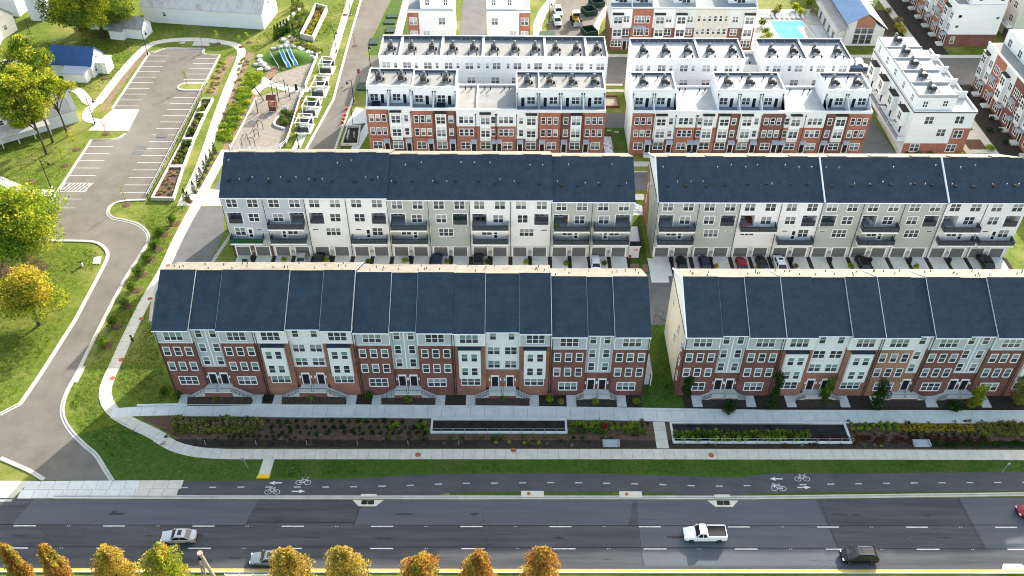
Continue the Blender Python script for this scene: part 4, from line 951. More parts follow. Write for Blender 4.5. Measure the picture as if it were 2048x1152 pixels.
for i, (kd, mi, w_, up) in enumerate((('O',0,4.55,1),('B',0,4.6,1),('L',0,4.3,0),('M',1,4.2,0),('D',0,4.7,1),('B',0,4.6,1),('O',0,4.7,1),('M',1,4.2,0),('L',1,4.3,0),('D',1,4.6,1),('O',1,4.8,1))):
    terrace_house(kd, mi, x, w_, 10.55, up, f"{D3[kd]}, {ORD[i+1]} past the green gap in the roof-terrace row", G3R, first=i in (0,2,4,7,9), last=i in (1,6,10), br=BR_MAR if i == 6 else None); x += w_
# ---------------------------------------------------------------- white row, rear side
def rear_white(x0, w, H, mir, label, group, first=False, last=False, low=False):
    Y0 = 180.6; D = 9.2; t = thing('white_house', label, 'house', (x0, Y0, 0), 0, group); mx = (lambda a: w-a) if mir else (lambda a: a)
    if low:
        mb = MB(); mb.box(0, w, 3.0, D, 0, H-3.4); mb.build('wall', WHT, t)
        mb = MB(); mb.box(0, w, 2.95, 3.2, H-3.4, H-3.0); mb.box(0, w, D-.25, D, H-3.4, H-2.6); mb.build_each('parapet', WHTR, t)
        mb = MB(); mb.box(0, w, 3.2, D-.25, H-3.42, H-3.36); mb.build('flat_roof', ROOFG, t)
        for dx in (.9, 2.2): inst('vent_hood', shared('goose', goose_mesh), t, (dx, 4.2, H-3.36))
        return t
    mb = MB(); mb.box(0, w, 0, D, 0, H-.5); mb.build('wall', WHT, t)
    mb = MB(); mb.box(0, w, -.04, .24, H-.5, H); mb.box(0, w, D-.24, D+.04, H-.5, H+.45)
    if first: mb.box(0, .26, .24, D-.24, H-.5, H+.1)
    if last: mb.box(w-.26, w, .24, D-.24, H-.5, H+.1)
    mb.build_each('parapet', WHTR, t)
    xa = .26 if first else 0; xb = w-.26 if last else w
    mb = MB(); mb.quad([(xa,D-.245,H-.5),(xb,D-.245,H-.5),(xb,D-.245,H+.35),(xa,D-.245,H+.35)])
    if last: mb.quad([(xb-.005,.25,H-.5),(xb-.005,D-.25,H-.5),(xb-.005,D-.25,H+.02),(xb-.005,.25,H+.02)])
    mb.build('parapet_shade_lining', mat('shade_dark_lining', (.075,.085,.11), .7), t)  # lining of the inner parapet faces, their shade painted in as dark colour
    mb = MB(); mb.box(xa, xb, .245, D-.25, H-.52, H-.46); mb.build('flat_roof', ROOFP if x0 < 24 else ROOFW, t)
    pool = 'ypyqr'
    window(t, mx(1.55), H-3.0, 2, .78, 1.5, pool=pool, trim=.06); window(t, mx(3.6), H-2.85, 1, .6, 1.25, pool=pool, trim=.06)
    window(t, mx(1.9), H-6.5, 2, .78, 1.5, pool=pool, trim=.06)
    mb = MB(); mb.box(.0, .05, -.02, 0, 2.6, H-.55); mb.build('corner_board', GREYS, t)
    o = inst('garage_door', shared('gd', garage_mesh), t, (w/2, -.12, .05))
    roof_kit(t, w*.5, 3.8, H-.46, 0, False)
    for dx in (-.9, .9): inst('vent_hood', shared('goose', goose_mesh), t, (w*.5+dx, 1.3, H-.46))
    inst('vent_pipe', shared('stub', stub_mesh), t, (w*.35, D-.7, H-.4)); inst('vent_pipe', shared('stub', stub_mesh), t, (w*.9, D-.7, H-.4))
    return t
G4 = 'white flat-roofed houses behind the roof-terrace row'
for i in range(11):
    rear_white(-28.8+i*4.56, 4.56, 13.95-.02*i, i >= 5, f"white flat-roofed house behind the roof-terrace row, {ORD[i+1]} from the side street", G4, first=i in (0,1,3,5,8,10), last=i in (0,2,4,7,9,10))
x = 26.9
for i, (w_, low) in enumerate(((4.9,0),(4.9,0),(4.95,0),(4.95,0),(4.95,0),(3.9,1),(4.85,0),(4.85,0),(4.85,0),(4.85,0))):
    rear_white(x, w_, 13.4, i > 5, f"white flat-roofed house behind the roof-terrace row, {ORD[i+1]} past the street gap", 'white flat-roofed houses past the street gap', first=i in (0,3,6,8), last=i in (2,4,7,9), low=bool(low)); x += w_

# ---------------------------------------------------------------- end-of-row houses behind
def end_house(x0, w, redside, label, Y0=211.0, L=9.0):
    t = thing('end_house', label, 'house', (x0, Y0, 0), 0, 'white-sided end houses across the back street'); lo = 10.4
    a, b = (0, 2.7) if redside < 0 else (w-2.7, w); c, d = (2.7, w) if redside < 0 else (0, w-2.7)
    mb = MB(); mb.box(a, b, -.12, L, 0, lo-.25); mb.box(c, d, -.02, .2, 0, 2.4); mb.build('brick_bay', BR_RED, t)
    mb = MB(); mb.box(c, d, 0, L, 2.4, lo); mb.build('wall', WHT, t)
    mb = MB(); mb.box(0, w, -.2, .15, lo, lo+.5); mb.box(a-.1, b+.1, -.22, 0, lo-.25, lo); mb.build_each('parapet', WHTR, t)
    mb = MB(); mb.box(0, w, -.24, -.2, lo+.35, lo+.47); mb.build_each('dark_coping', BRONZE, t)
    e, f = (3.2, w) if redside < 0 else (0, w-3.2)
    mb = MB(); mb.box(e, f, .3, L, lo, lo+3.6); mb.build('upper_wall', WHT, t)
    mb = MB(); mb.box(0, w, .15, L, lo-.02, lo+.02); mb.build('terrace_floor', ROOFG, t)
    for q in (e+1.8, f-1.9): window(t, q, lo+1.5, 2, .38, 1.4, y=.3, pool='dm')
    m = (a+b)/2
    window(t, m, 7.0, 2, .8, 1.8, y=-.12, pool='yp'); window(t, m, 3.3, 2, .8, 2.0, y=-.12, pool='yp')
    q = c if redside < 0 else d-2.2
    window(t, c+(d-c)*(.66 if redside < 0 else .25), 7.0, 2, .7, 1.7, pool='yp'); window(t, c+(d-c)*(.2 if redside < 0 else .82), 3.6, 2, .7, 1.7, pool='yp')
    return t
end_house(-25.4, 11.4, -1, 'white end house with red brick bay beside the street walk'); end_house(-5.9, 10.8, 1, 'white end house with red brick bay between the lane and the turning court')
# ---------------------------------------------------------------- far row facing the viewer
def far_house(kind, x0, w, label, H=11.4):
    Y0 = 211.5; t = thing('terrace_house', label, 'house', (x0, Y0, 0), 0, 'tall terrace houses beside the swimming pool'); D = 12
    wallm = {'g': WHT, 'r': BR_RED, 'h': GREYS, 'c': CREAMB}[kind]
    if kind in 'gh':
        mb = MB(); mb.box(0, w, 0, D, 0, 6.0); mb.build_each('brick_base', BR_MAR, t)
        mb = MB(); mb.box(0, w, .03, D, 6.0, H-.4); mb.build('wall', wallm, t)
        mirr = (kind == 'h' and x0 > 50); c = 1.7 if not mirr else w-1.7; o = w-1.35 if not mirr else 1.5
        mb = MB(); mb.box(c-1.25, c+1.25, -.5, .03, 3.2, 9.6); mb.build('bay_window', GREYS if kind == 'g' else WHT, t)
        mb = MB(); mb.box(c-1.35, c+1.35, -.65, .03, 9.6, 9.95); mb.build('bay_roof', BRONZE, t)
        for z in (4.1, 7.4): window(t, c, z, 2, .9, 1.7, y=-.5, pool='ymr')
        window(t, c, 1.0, 3, .72, 1.7, pool='ym'); window(t, o, 4.1, 2, .72, 1.6, pool='ymd'); window(t, o, 7.5, 2, .62, 1.6, y=.03, pool='yq')
        door(t, o, .3, 0, .95, 2.2); canopy(t, o, 2.9, 0, 1.7)
    elif kind == 'r':
        mb = MB(); mb.box(0, w, 0, D, 0, H-.4); mb.build('wall', BR_RED, t)
        for z in (4.1, 7.4): window(t, 1.9, z, 3, .72, 1.7, pool='ymr'); window(t, w-1.2, z, 1, .75, 1.7, pool='ymr')
        window(t, 1.9, .9, 3, .72, 1.7, pool='ym'); door(t, w-1.2, .3, 0, .95, 2.2); canopy(t, w-1.2, 2.9, 0, 1.6); canopy(t, 1.9, 6.1, 0, 3.2)
    else:
        mb = MB(); mb.box(0, w, 0, D, 0, H-.4); mb.build('wall', CREAMB, t)
        for z in (4.4, 7.8):
            for k in range(6): window(t, .85+k*(w-1.7)/5, z, 1, .68, 1.5, trim=.05, pool='yqmr')
        for q in (1.0, w-1.0): window(t, q, 1.2, 1, .7, 1.5, trim=.05, pool='y')
        canopy(t, w*.42, 2.9, 0, 3.0)
    mb = MB(); mb.box(0, w, -.1, .2, H-.4, H); mb.build_each('parapet', WHTR, t)
    mb = MB(); mb.box(0, w, -.14, -.1, H-.42, H-.3); mb.build_each('dark_coping', BRONZE, t)
    mb = MB(); mb.box(0, w, .2, D, H-1.0 if 0 else H-.41, H-.37); mb.build('flat_roof', ROOFG if x0 < 35 or x0 > 43 else ROOFW, t)
    if kind in 'rgh' and not (34 < x0 < 40):
        mb = MB(); mb.box(0, w, 3.2, D, H-.4, H+3.0); mb.build('upper_wall', WHT, t)
        window(t, 1.5, H+.2, 1, .8, 1.9, y=3.2, pool='d'); window(t, 3.0, H-.2, 2, .9, 2.1, y=3.2, trim=.06, pool='dm')
        mb = MB(); mb.xprism([(.2,H-.4),(.2,H),(3.2,H+1.3),(3.2,H-.4)], w-.2, w); mb.build_each('terrace_divider', WHTR, t)
    return t
xs = [(25.0,'g',5.2),(30.2,'r',5.2),(35.4,'g',5.3),(40.7,'h',5.3),(46.0,'c',8.4),(54.4,'h',6.6)]
nm = {'g': 'white house with grey boxed bay', 'r': 'red brick house with awnings', 'h': 'grey house with white boxed bay', 'c': 'cream brick house with six window columns'}
for i, (x, kd, w_) in enumerate(xs): far_house(kd, x, w_, f"{nm[kd]}, {ORD[i+1]} from the turning court in the pool-side row")
for x in (26.2, 29.0): 
    mb = MB(); mb.box(-.9,.9,-.5,.5,0,.7); 
# ---------------------------------------------------------------- white corner block with balconies
def corner_block():
    t = thing('corner_block', 'long white flat-roofed block with red brick base and side balconies', 'apartment block', (83.9, 163.9, 0), 0); W, L = 12.9, 28.0
    mb = MB(); mb.box(0, W, 0, L, 0, 10); mb.build('wall', WHT, t)
    mb = MB(); mb.box(-.0, W+.06, -.12, 0, 0, 2.5); mb.box(W-3.6, W+.06, -.12, 0, 2.5, 6.2); mb.box(W, W+.1, 0, 4, 0, 6.2); mb.build_each('brick_base', BR_RED, t)
    mb = MB(); mb.box(-.1, W+.15, -.16, .12, 9.75, 10.35); mb.box(-.14, .0, .12, L, 9.75, 10.3); mb.box(W-.1, W+.15, .12, L, 10, 10.45); mb.build_each('parapet', WHTR, t)
    mb = MB(); mb.box(-.14, W+.19, -.2, -.16, 9.95, 10.15); mb.box(-.18, -.14, -.2, L, 9.95, 10.15); mb.build_each('dark_coping', BRONZE, t)
    mb = MB(); mb.box(.1, 8.2, .5, L, 10, 13.1); mb.build('upper_wall', WHT, t)
    mb = MB(); mb.box(8.2, W-.1, .12, L, 10.0, 10.05); mb.build('terrace_floor', ROOFW, t)
    for k in range(5):
        y = .5+k*5.5; mb = MB(); mb.box(.1, 8.2, y, y+5.48, 13.1, 13.25); mb.box(.1, 8.2, y, y+.2, 13.25, 13.75-.05*k); mb.box(.1, .3, y+.2, y+5.3, 13.25, 13.6-.05*k); mb.build('flat_roof', ROOFW, t)
        inst('air_conditioner', shared('hvac', hvac_mesh), t, (3.6, y+2.6, 13.25), .4, scale=1.0)
        window(t, .1, 11.0, 2, .45, 1.5, y=y+2.6, rz=-PI/2, pool='dm')
        if k: mb = MB(); mb.box(8.2, W-.1, y-.12, y+.12, 10.05, 11.6); mb.build_each('terrace_divider', WHTR, t)
    for k in range(4):
        y = 2.2+k*6.6
        mb = MB(); mb.box(-1.1, 0, y, y+3.0, 5.4, 8.8); mb.build('bay_window', WHT, t)
        mb = MB(); mb.xprism([(y-.1,8.8),(y+3.1,8.8),(y+3.1,8.95),(y-.1,8.95)], -1.4, .0); mb.build('bay_roof', BRONZE, t)
        window(t, -1.1, 6.3, 2, .7, 1.7, y=y+1.5, rz=-PI/2, pool='dm')
        for q in (4.6,): window(t, 0, 3.6, 2, .6, 1.6, y=y+q, rz=-PI/2, pool='dm'); door(t, 0, 2.95, y=y+1.6, rz=-PI/2, m=DOORD, w=.9, h=2.1)
        window(t, 0, 7.0, 1, .7, 1.5, y=y+5.0, rz=-PI/2, pool='dm')
        mb = MB(); mb.box(-1.6, 0, y-1.6, y+4.6, 2.7, 2.9); b = mb.build('balcony', TRIM, t)
        mb = MB(); mb.box(-1.6,-1.54,y-1.6,y+4.6,3.85,3.95); mb.box(-1.6,0,y-1.6,y-1.54,3.85,3.95); mb.box(-1.6,0,y+4.54,y+4.6,3.85,3.95)
        for i in range(26): mb.box(-1.59,-1.55,y-1.58+i*.246,y-1.53+i*.246,2.9,3.85)
        mb.build('balcony_rail', BRONZE, b)
    for q, z in ((3.6,7.3),(9.9,7.4),(7.0,4.3)): window(t, q, z, 2, .8, 1.7, pool='dm')
    window(t, 10.6, 4.0, 2, .85, 1.8, y=-.12, pool='dm'); window(t, 2.4, .7, 2, .85, 1.7, y=-.12, pool='dm'); window(t, 10.2, .6, 2, .85, 1.7, y=-.12, pool='dm')
    window(t, 1.9, 11.0, 2, .4, 1.3, y=.5, pool='d'); window(t, 6.0, 11.2, 2, .4, 1.2, y=.5, pool='d')
corner_block()
# ---------------------------------------------------------------- rows seen side-on at the far right
def side_house(kind, x, y0, d, H, label, group, end=False, Wd=12.4):
    """front faces -X; y0 is the end nearer the camera"""
    t = thing('terrace_house', label, 'house', (x, y0, 0), 0, group)
    wm = {'w': WHT, 'r': BR_RED, 'g': GREYS, 'm': BR_MAR}[kind]
    mb = MB(); mb.box(0, Wd, 0, d, 3.3, H-.4); mb.build('wall', wm, t)
    mb = MB(); mb.box(-.05, Wd, 0, d, 0, 3.3); mb.build('brick_base', BR_MAR if kind != 'r' else BR_RED, t)
    mb = MB(); mb.box(-.15, .15, 0, d, H-.4, H); 
    if end: mb.box(.15, Wd, -.05, .2, H-.4, H)
    mb.build_each('parapet', WHTR, t)
    mb = MB(); mb.box(.15, Wd, .2 if end else 0, d, H-.4, H-.36); mb.build('flat_roof', ROOFP, t)
    pl = 'dm'
    if kind in 'rm':
        for z in (4.2, 7.3):
            window(t, -.0, z, 3, .62, 1.6, y=d*.62, rz=-PI/2, pool=pl); window(t, 0, z, 1, .7, 1.6, y=d*.2, rz=-PI/2, pool=pl)
        canopy(t, 0, 6.0, d*.62, 2.6, METG, -PI/2)
    else:
        mb = MB(); mb.box(-.7, 0, d*.48, d*.48+2.3, 3.3, 9.4); mb.build('bay_window', GREYS if kind == 'w' else WHT, t)
        mb = MB(); mb.box(-.85, 0, d*.48-.1, d*.48+2.4, 9.4, 9.7); mb.build('bay_roof', BRONZE, t)
        for z in (4.2, 7.2): window(t, -.7, z, 2, .8, 1.6, y=d*.48+1.15, rz=-PI/2, pool=pl); window(t, 0, z, 2, .6, 1.6, y=d*.22, rz=-PI/2, pool=pl)
    window(t, -.05, .9, 2, .75, 1.6, y=d*.68, rz=-PI/2, pool=pl); door(t, -.05, .5, y=d*.22, rz=-PI/2, w=.9, h=2.1); canopy(t, -.05, 2.9, d*.22, 1.6, METG, -PI/2)
    mb = MB(); mb.box(-1.6, -.05, d*.22-.8, d*.22+.8, 0, .5); mb.build('front_step', CONCG, t)
    mb = MB(); mb.box(3.4, Wd, .3 if end else 0, d, H-.36, H+2.9); mb.build('upper_wall', WHT, t)
    mb = MB(); mb.box(3.4, Wd, .3 if end else 0, d, H+2.9, H+2.96); mb.build('upper_roof', ROOFW, t)
    window(t, 3.4, H, 2, .7, 1.6, y=d*.5, rz=-PI/2, pool='d')
    if end:
        for q, z in ((1.6,7.0),(1.6,4.3),(Wd-1.2,6.6)): window(t, q, z, 1, .8, 1.5, y=0, pool='yr')
        window(t, 1.6, 1.0, 1, .9, 1.6, y=0, pool='y')
        window(t, 5.5, H+.9, 1, .9, 1.4, y=.3, pool='dm'); window(t, Wd-1.5, H+.9, 1, .9, 1.4, y=.3, pool='yr')
        mb = MB(); mb.box(.02, Wd, -.03, 0, 3.3, H-.4); mb.build('end_wall', WHT, t)
    return t
nm = {'w': 'white house with grey bay', 'r': 'red brick house with metal awnings', 'g': 'grey house with white bay', 'm': 'maroon brick house with metal awnings'}
for i, (kd, y0) in enumerate((('w',214),('r',219.3),('g',224.6),('r',229.9),('w',235.2),('m',240.5),('g',245.8),('r',251.1))):
    side_house(kd, 111.2, y0, 5.3, 11.2, f"{nm[kd]}, {ORD[i+1]} from the cross street in the row beyond it", 'terrace houses beyond the cross street', end=(i == 0))
for i, (kd, y0) in enumerate((('w',187.9),('r',182.6),('g',177.3),('m',172.0),('w',166.7),('r',161.4),('g',156.1))):
    side_house(kd, 110.6, y0, 5.3, 11.6, f"{nm[kd]}, {ORD[i+1]} from the cross street in the park-side row", 'terrace houses along the park walk', Wd=12)
t = thing('cream_block', 'cream apartment block with rear balconies at the far corner', 'apartment block', (129, 217, 0))
mb = MB(); mb.box(0, 12, 0, 45, 0, 14); mb.build('wall', CREAM, t)
for k in range(7):
    y = 2.6+k*6
    for z in (4.5, 8, 11.3): window(t, 0, z, 2, .8, 1.6, y=y, rz=-PI/2, pool='dm'); 
    window(t, 0, 8, 1, .8, 1.6, y=y+3, rz=-PI/2, pool='d')
    o = inst('garage_door', shared('gd', garage_mesh), t, (-.12, y, .05), -PI/2)
    mb = MB(); mb.box(-1.5, 0, y-2, y+2, 3.4, 3.6); b = mb.build('balcony', TRIM, t); mb = MB(); mb.box(-1.5,-1.44,y-2,y+2,4.4,4.5)
    for i in range(12): mb.box(-1.49,-1.45,y-1.95+i*.35,y-1.9+i*.35,3.6,4.4)
    mb.build('balcony_rail', BRONZE, b)
# ---------------------------------------------------------------- clubhouse and pool
t = thing('clubhouse', 'grey clubhouse with blue standing-seam roof beside the pool', 'clubhouse', (82.6, 214.0, 0))
mb = MB(); mb.box(.6, 2.8, 1, 17.5, 0, 4.3); mb.build('side_wall', GREYS, t)
mb = MB(); n = [(2.8,0),(12.4,0),(12.4,4.6),(10.4,5.6),(7.2,8.6),(2.8,6.2)]
mb.v += [(x,0.3,z) for x, z in n]+[(x,40,z) for x, z in n]; mb.f += [tuple(range(6)), tuple(range(11,5,-1))]+[(i,(i+1)%6,(i+1)%6+6,i+6)[::-1] for i in range(6)]; mb.m += [0]*8; mb.build('wall', GREYS, t)
def slab(mb, x0, z0, x1, z1, y0, y1, th=.16):
    mb.v += [(x0,y0,z0),(x1,y0,z1),(x1,y1,z1),(x0,y1,z0),(x0,y0,z0+th),(x1,y0,z1+th),(x1,y1,z1+th),(x0,y1,z0+th)]; n = len(mb.v)-8
    for q in ((3,2,1,0),(4,5,6,7),(0,1,5,4),(1,2,6,5),(2,3,7,6),(3,0,4,7)): mb.f.append(tuple(n+i for i in q)); mb.m.append(0)
mb = MB(); slab(mb, -.6, 3.9, 2.6, 5.4, -1.2, 17.5); mb.build('porch_roof', ROOFP, t)
rb = MB(); slab(rb, 2.3, 6.0, 7.2, 8.75, -.4, 40); o = rb.build('blue_roof', METBL, t)
mb = MB()
for k in range(60): y = -.3+k*.68; slab(mb, 2.3, 6.17, 7.2, 8.92, y, y+.05, .06)
mb.build('roof_seam', METBL, o)
mb = MB(); slab(mb, 7.203, 8.75, 12.9, 4.7, -.4, 40); mb.build('rear_roof', TRIMG, t)
mb = MB(); mb.v += [(4.9,.25,4.9),(9.7,.25,4.9),(9.7,.25,6.5),(7.2,.25,8.5),(4.9,.25,7.2)]; mb.f.append((0,1,2,3,4)); mb.m.append(0); mb.build('brick_gable', BR_ORG, t)
for a in (5.0, 6.65, 8.3): window(t, a+.6, .6, 1, 1.3, 2.4, y=.3, fm=TRIMG, pool='d'); window(t, a+.6, 3.4, 1, 1.3, 1.3, y=.3, fm=TRIMG, pool='m')
for k in range(4): window(t, .6, .5, 1, 1.2, 2.4, y=3+k*4, rz=-PI/2, pool='dm', fm=TRIMG)
inst('vent_pipe', shared('pipe1', lambda: pipe_mesh(True)), t, (1.2, 8, 4.9))
mb = MB(); mb.box(61.5, 83, 209.5, 236, 0, .05); struct('pool_deck', mb, CONCK)
area('shaded_deck', [(80,210),(83,210),(83,226),(80,226)], .056, CONCG)
mb = MB(); mb.sheet([(69.6,228.6),(78.2,228.6),(79.6,217.5),(78.8,213),(70.6,213)], .062); struct('pool_water', mb, mat('pool_water', (0.10,0.52,0.58), .5, (0.16,0.62,0.66), .6, 3, spec=0))
mb = MB(); mb.prism([(76.2,225.2),(78.6,225.2),(79.4,217.5),(76.6,217.2)], 0, .13); struct('pool_shelf', mb, CONCK)
mb = MB(); ribbon(mb, [(69.5,213),(69.5,228.7),(78.3,228.7),(79.7,217.5),(79,213)], -.35, .05, 0, .1); struct('pool_edge', mb, WHTR)
def lounger_mesh():
    mb = MB(); mb.box(-.33,.33,-.95,.35,.28,.36); mb.quad([(-.33,.35,.34),(.33,.35,.34),(.33,.95,.8),(-.33,.95,.8)])
    for x in (-.28,.25):
        for y in (-.85,.25): mb.box(x,x+.05,y,y+.05,0,.28)
    return mb.mesh('sun_lounger', WHTR)
for k in range(9):
    o = inst('sun_lounger', shared('lng', lounger_mesh), None, (68.2+k*1.35, 231.0-.05*k, .05), RN.uniform(-.1,.1)); tag(o, f"white sun lounger on the pool deck, {ORD[k+1]} in the row behind the pool", 'sun lounger', 'sun loungers behind the pool')
# ---------------------------------------------------------------- farm buildings
def farm(name, label, cat, x, y, rz, L, W, he, hr, roofm, wallm=WHT, hip=.35):
    t = thing(name, label, cat, (x, y, 0), rz, 'white farm buildings on the lawn')
    mb = MB(); mb.xprism([(0,0),(W,0),(W,he),(W/2,hr-.1),(0,he)], 0, L); mb.build('wall', wallm, t)
    for s in (0, 1):
        mb = MB(); a = (-hip, he-hip*(hr-he)/(W/2)) if s == 0 else (W+hip, he-hip*(hr-he)/(W/2)); mb.xprism([a, (W/2+(.0 if s == 0 else .003), hr), (W/2+(.0 if s == 0 else .003), hr+.14), (a[0], a[1]+.14)], -hip, L+hip); r = mb.build('roof', roofm, t)
        mb = MB()
        for k in range(int(L/.6)): mb.xprism([(a[0],a[1]+.14),(W/2,hr+.14),(W/2,hr+.19),(a[0],a[1]+.19)], k*.6, k*.6+.06)
        mb.build('roof_seam', roofm, r)
    return t
t = farm('barn', 'long white barn with rust-streaked metal roof behind the lawn', 'barn', -97.5, 227.0, -.135, 33, 11, 4.6, 8.6, RUSTR)
window(t, 33, 4.9, 2, .6, 1.1, y=5.5, rz=PI/2, pool='r'); window(t, 6, 2.0, 1, .8, 1.1, pool='r')
t = farm('shed', 'small white shed with ribbed tin roof below the barn', 'shed', -103.4, 218.3, -.2, 9.0, 4.6, 3.0, 5.0, TINR)
mb = MB(); mb.box(3.4,4.1,2.0,2.7,4.0,6.1); mb.build('chimney', WHT, t); window(t, 1.6, 1.6, 1, .7, .8, pool='m')
mb = MB(); mb.xprism([(-1.4,0),(0,0),(0,2.95),(-1.4,2.3)], .4, 4.2); mb.build('lean_to', WHT, t); mb = MB(); mb.xprism([(-1.6,2.3),(0,3.0),(0,3.12),(-1.6,2.42)], .2, 4.4); mb.build('lean_to_roof', TINR, t)
t = farm('shed', 'low grey-roofed shed half hidden by the large tree', 'shed', -110.5, 222.5, -.1, 8, 5, 2.6, 4.4, NAVYR if 0 else TINR)
t = farm('farmhouse', 'white farmhouse with blue metal roof beside the parking lot path', 'house', -110.4, 197.2, -.10, 10.2, 6.4, 3.4, 6.4, NAVYR)
mb = MB(); mb.xprism([(-2.6,0),(0,0),(0,3.1),(-2.6,2.3)], 4.0, 9.6); mb.build('porch', WHT, t); mb = MB(); mb.xprism([(-2.9,2.3),(0,3.15),(0,3.27),(-2.9,2.42)], 3.8, 9.8); mb.build('porch_roof', METG, t)
mb = MB(); mb.box(10.2,12.6,2.2,5.6,0,3.0); mb.build('side_wing', WHT, t); mb = MB(); mb.box(10.2,12.8,2.0,5.8,3.0,3.14); mb.build('side_roof', WHTR, t)
for y, z in ((1.6,1.0),(4.0,1.0),(3.2,3.6)): window(t, 10.2, z, 1, .8, 1.3, y=y, rz=PI/2, pool='r')
mb = MB(); mb.box(-.2,.2,-2.9,-2.7,0,2.2); mb.build('porch_post', WHT, t, (4.4,.2,0))
t = farm('farmhouse', 'white farmhouse with pale roof behind the thin trees', 'house', -113.0, 164.5, .62, 20, 7.5, 3.2, 6.0, ROOFW)
for x in (4, 11): mb = MB(); mb.xprism([(.6,3.4),(3.2,3.4),(3.2,5.7),(1.9,6.3),(.6,5.4)], x, x+2.2); mb.build('dormer', WHT, t); window(t, x+1.1, 3.9, 1, .9, 1.1, y=.6, pool='d')
mb = MB(); mb.box(13.2,14.4,3.2,4.3,4.5,8.0); mb.build('chimney', BR_MAR, t)
mb = MB(); mb.xprism([(-2.2,2.3),(0,2.9),(0,3.05),(-2.2,2.45)], 0, 14); mb.build('porch_roof', ROOFW, t)
for k in range(5): mb = MB(); mb.box(.2+k*3.3,.4+k*3.3,-2.1,-1.9,0,2.4); mb.build('porch_post', WHT, t)
t = farm('barn', 'white gambrel barn with grey metal roof beside the silo', 'barn', -150, 218.0, -.25, 19, 9, 4.5, 8.5, METG)
for y in (2.5,5.2): window(t, 19, 1.8, 1, 1.1, 1.2, y=y, rz=PI/2, pool='y')
t = farm('barn', 'low white barn with bright white roof at the picture edge', 'barn', -152, 206.0, .33, 23, 9, 3.0, 6.0, ROOFW)
t = farm('barn', 'blue-grey roofed barn behind the silo', 'barn', -152, 232.0, -.1, 20, 10, 6, 10, METBL)
t = thing('silo', 'tall white ribbed silo at the top corner', 'silo', (-126.3, 230, 0)); mb = MB(); pr = []
for k in range(24): pr += [(2.75, k*.55), (2.8, k*.55+.06), (2.75, k*.55+.12)]
mb.lathe(pr, 24); mb.build('wall', WHTR, t); mb = MB(); mb.lathe([(2.85,13.2),(2.0,14.6),(.3,15.3)], 20); mb.build('roof', METG, t)
# ================================================================ PLANTS
def leaf_quad(mb, p, s, mi=0, flat=0.0):
    u = Vector((RN.gauss(0,1), RN.gauss(0,1), RN.gauss(0,1)*(1-flat))).normalized(); a = Vector((RN.gauss(0,1), RN.gauss(0,1), RN.gauss(0,1)))
    v = u.cross(a)
    if v.length < 1e-3: return
    v.normalize(); u = u*s; v = v*(s*RN.uniform(.5,.9))
    mb.quad([p-u*.6, p+v*.5-u*.05, p+u*.6, p-v*.5-u*.05], mi)
def crown(blobs, n, s, mats, split=None):
    """leaf clumps spread through a set of ellipsoids (x,y,z,rx,ry,rz)"""
    mb = MB(); tot = sum(b[3]*b[4]+b[5]*b[3] for b in blobs)
    for bi, b in enumerate(blobs):
        k = int(n*(b[3]*b[4]+b[5]*b[3])/tot); mi = b[6] if len(b) > 6 else 0
        for _ in range(k):
            d = Vector((RN.gauss(0,1), RN.gauss(0,1), RN.gauss(0,1))).normalized()*(RN.random()**.42)
            leaf_quad(mb, Vector((b[0]+d.x*b[3], b[1]+d.y*b[4], b[2]+d.z*b[5])), s*RN.uniform(.6,1.25), mi)
    return mb.mesh('crown', mats)
def blobset(R, H0, H1, k, lobes=1.0):
    """uneven crown from k lobes between heights H0 and H1, radius R"""
    out = []
    for i in range(k):
        t = RN.random(); z = H0+(H1-H0)*t; rr = R*math.sqrt(max(.05, 1-(2*t-.85)**2*.9)); a = RN.random()*2*PI; q = rr*math.sqrt(RN.random())*.8
        r = R*RN.uniform(.22,.42)*lobes; out.append((q*math.cos(a), q*math.sin(a), z, r, r, r*RN.uniform(.55,.85)))
    return out
def limbs(mb, h, r, H0, tips, n=7):
    mb.tube([(0,0,-.1),(r*.4,0,h*.3),(0,r*.3,h)], r*1.15, n, 0, r*.62)
    for (x, y, z) in tips:
        a = h*RN.uniform(.7,1.0); mb.tube([(0,0,a),(x*.35,y*.35,a+(z-a)*.5),(x*.75,y*.75,z*.95),(x,y,z+.3)], r*.5, 5, 0, r*.08)
def tree(name, label, x, y, blobs, n, s, mats, trunk_h, trunk_r, ntips=8, group=None, rz=0, bark=None, lean=(0,0)):
    t = thing(name, label, 'tree', (x, y, 0), rz, group)
    bl = [(b[0]+lean[0], b[1]+lean[1], *b[2:]) for b in blobs]
    inst('crown', crown(bl, n, s, mats), t)
    mb = MB(); tips = [(b[0], b[1], b[2]) for b in RN.sample(bl, min(ntips, len(bl)))]
    limbs(mb, trunk_h, trunk_r, 0, tips); mb.build('trunk', bark or BARK, t); return t
# big trees on the lawn at the left
b = blobset(8.8, 5.0, 13.2, 52); b = [(*q, 0 if q[0] < -1 or RN.random() < .35 else 1) for q in b]
tree('broadleaf_tree', 'large spreading green tree where the entry road meets the curving drive', *G(50,530), b, 30000, .38, [L_LG, L_YG], 4.6, .42, 10, 'large trees on the lawn', lean=(1.2,1))
b = blobset(7.0, 3.8, 9.8, 40, .95); b = [(*q, 1 if q[2] > 6.6 and RN.random() < .7 else 0) for q in b]
tree('broadleaf_tree', 'rounded tree with golden top beside the curving drive', *G(78,650), b, 17000, .34, [L_YG, L_YEL], 3.6, .30, 9, 'large trees on the lawn', lean=(-.2,0.5))
b = blobset(7.2, 7.0, 15.5, 30, .85)
tree('broadleaf_tree', 'tall thin yellowing tree before the pale-roofed farmhouse', *G(106,285), b, 17000, .38, [L_YG], 7.5, .26, 10, 'large trees on the lawn', lean=(-3.5,3))
b = blobset(7.5, 7, 15, 30, .9)
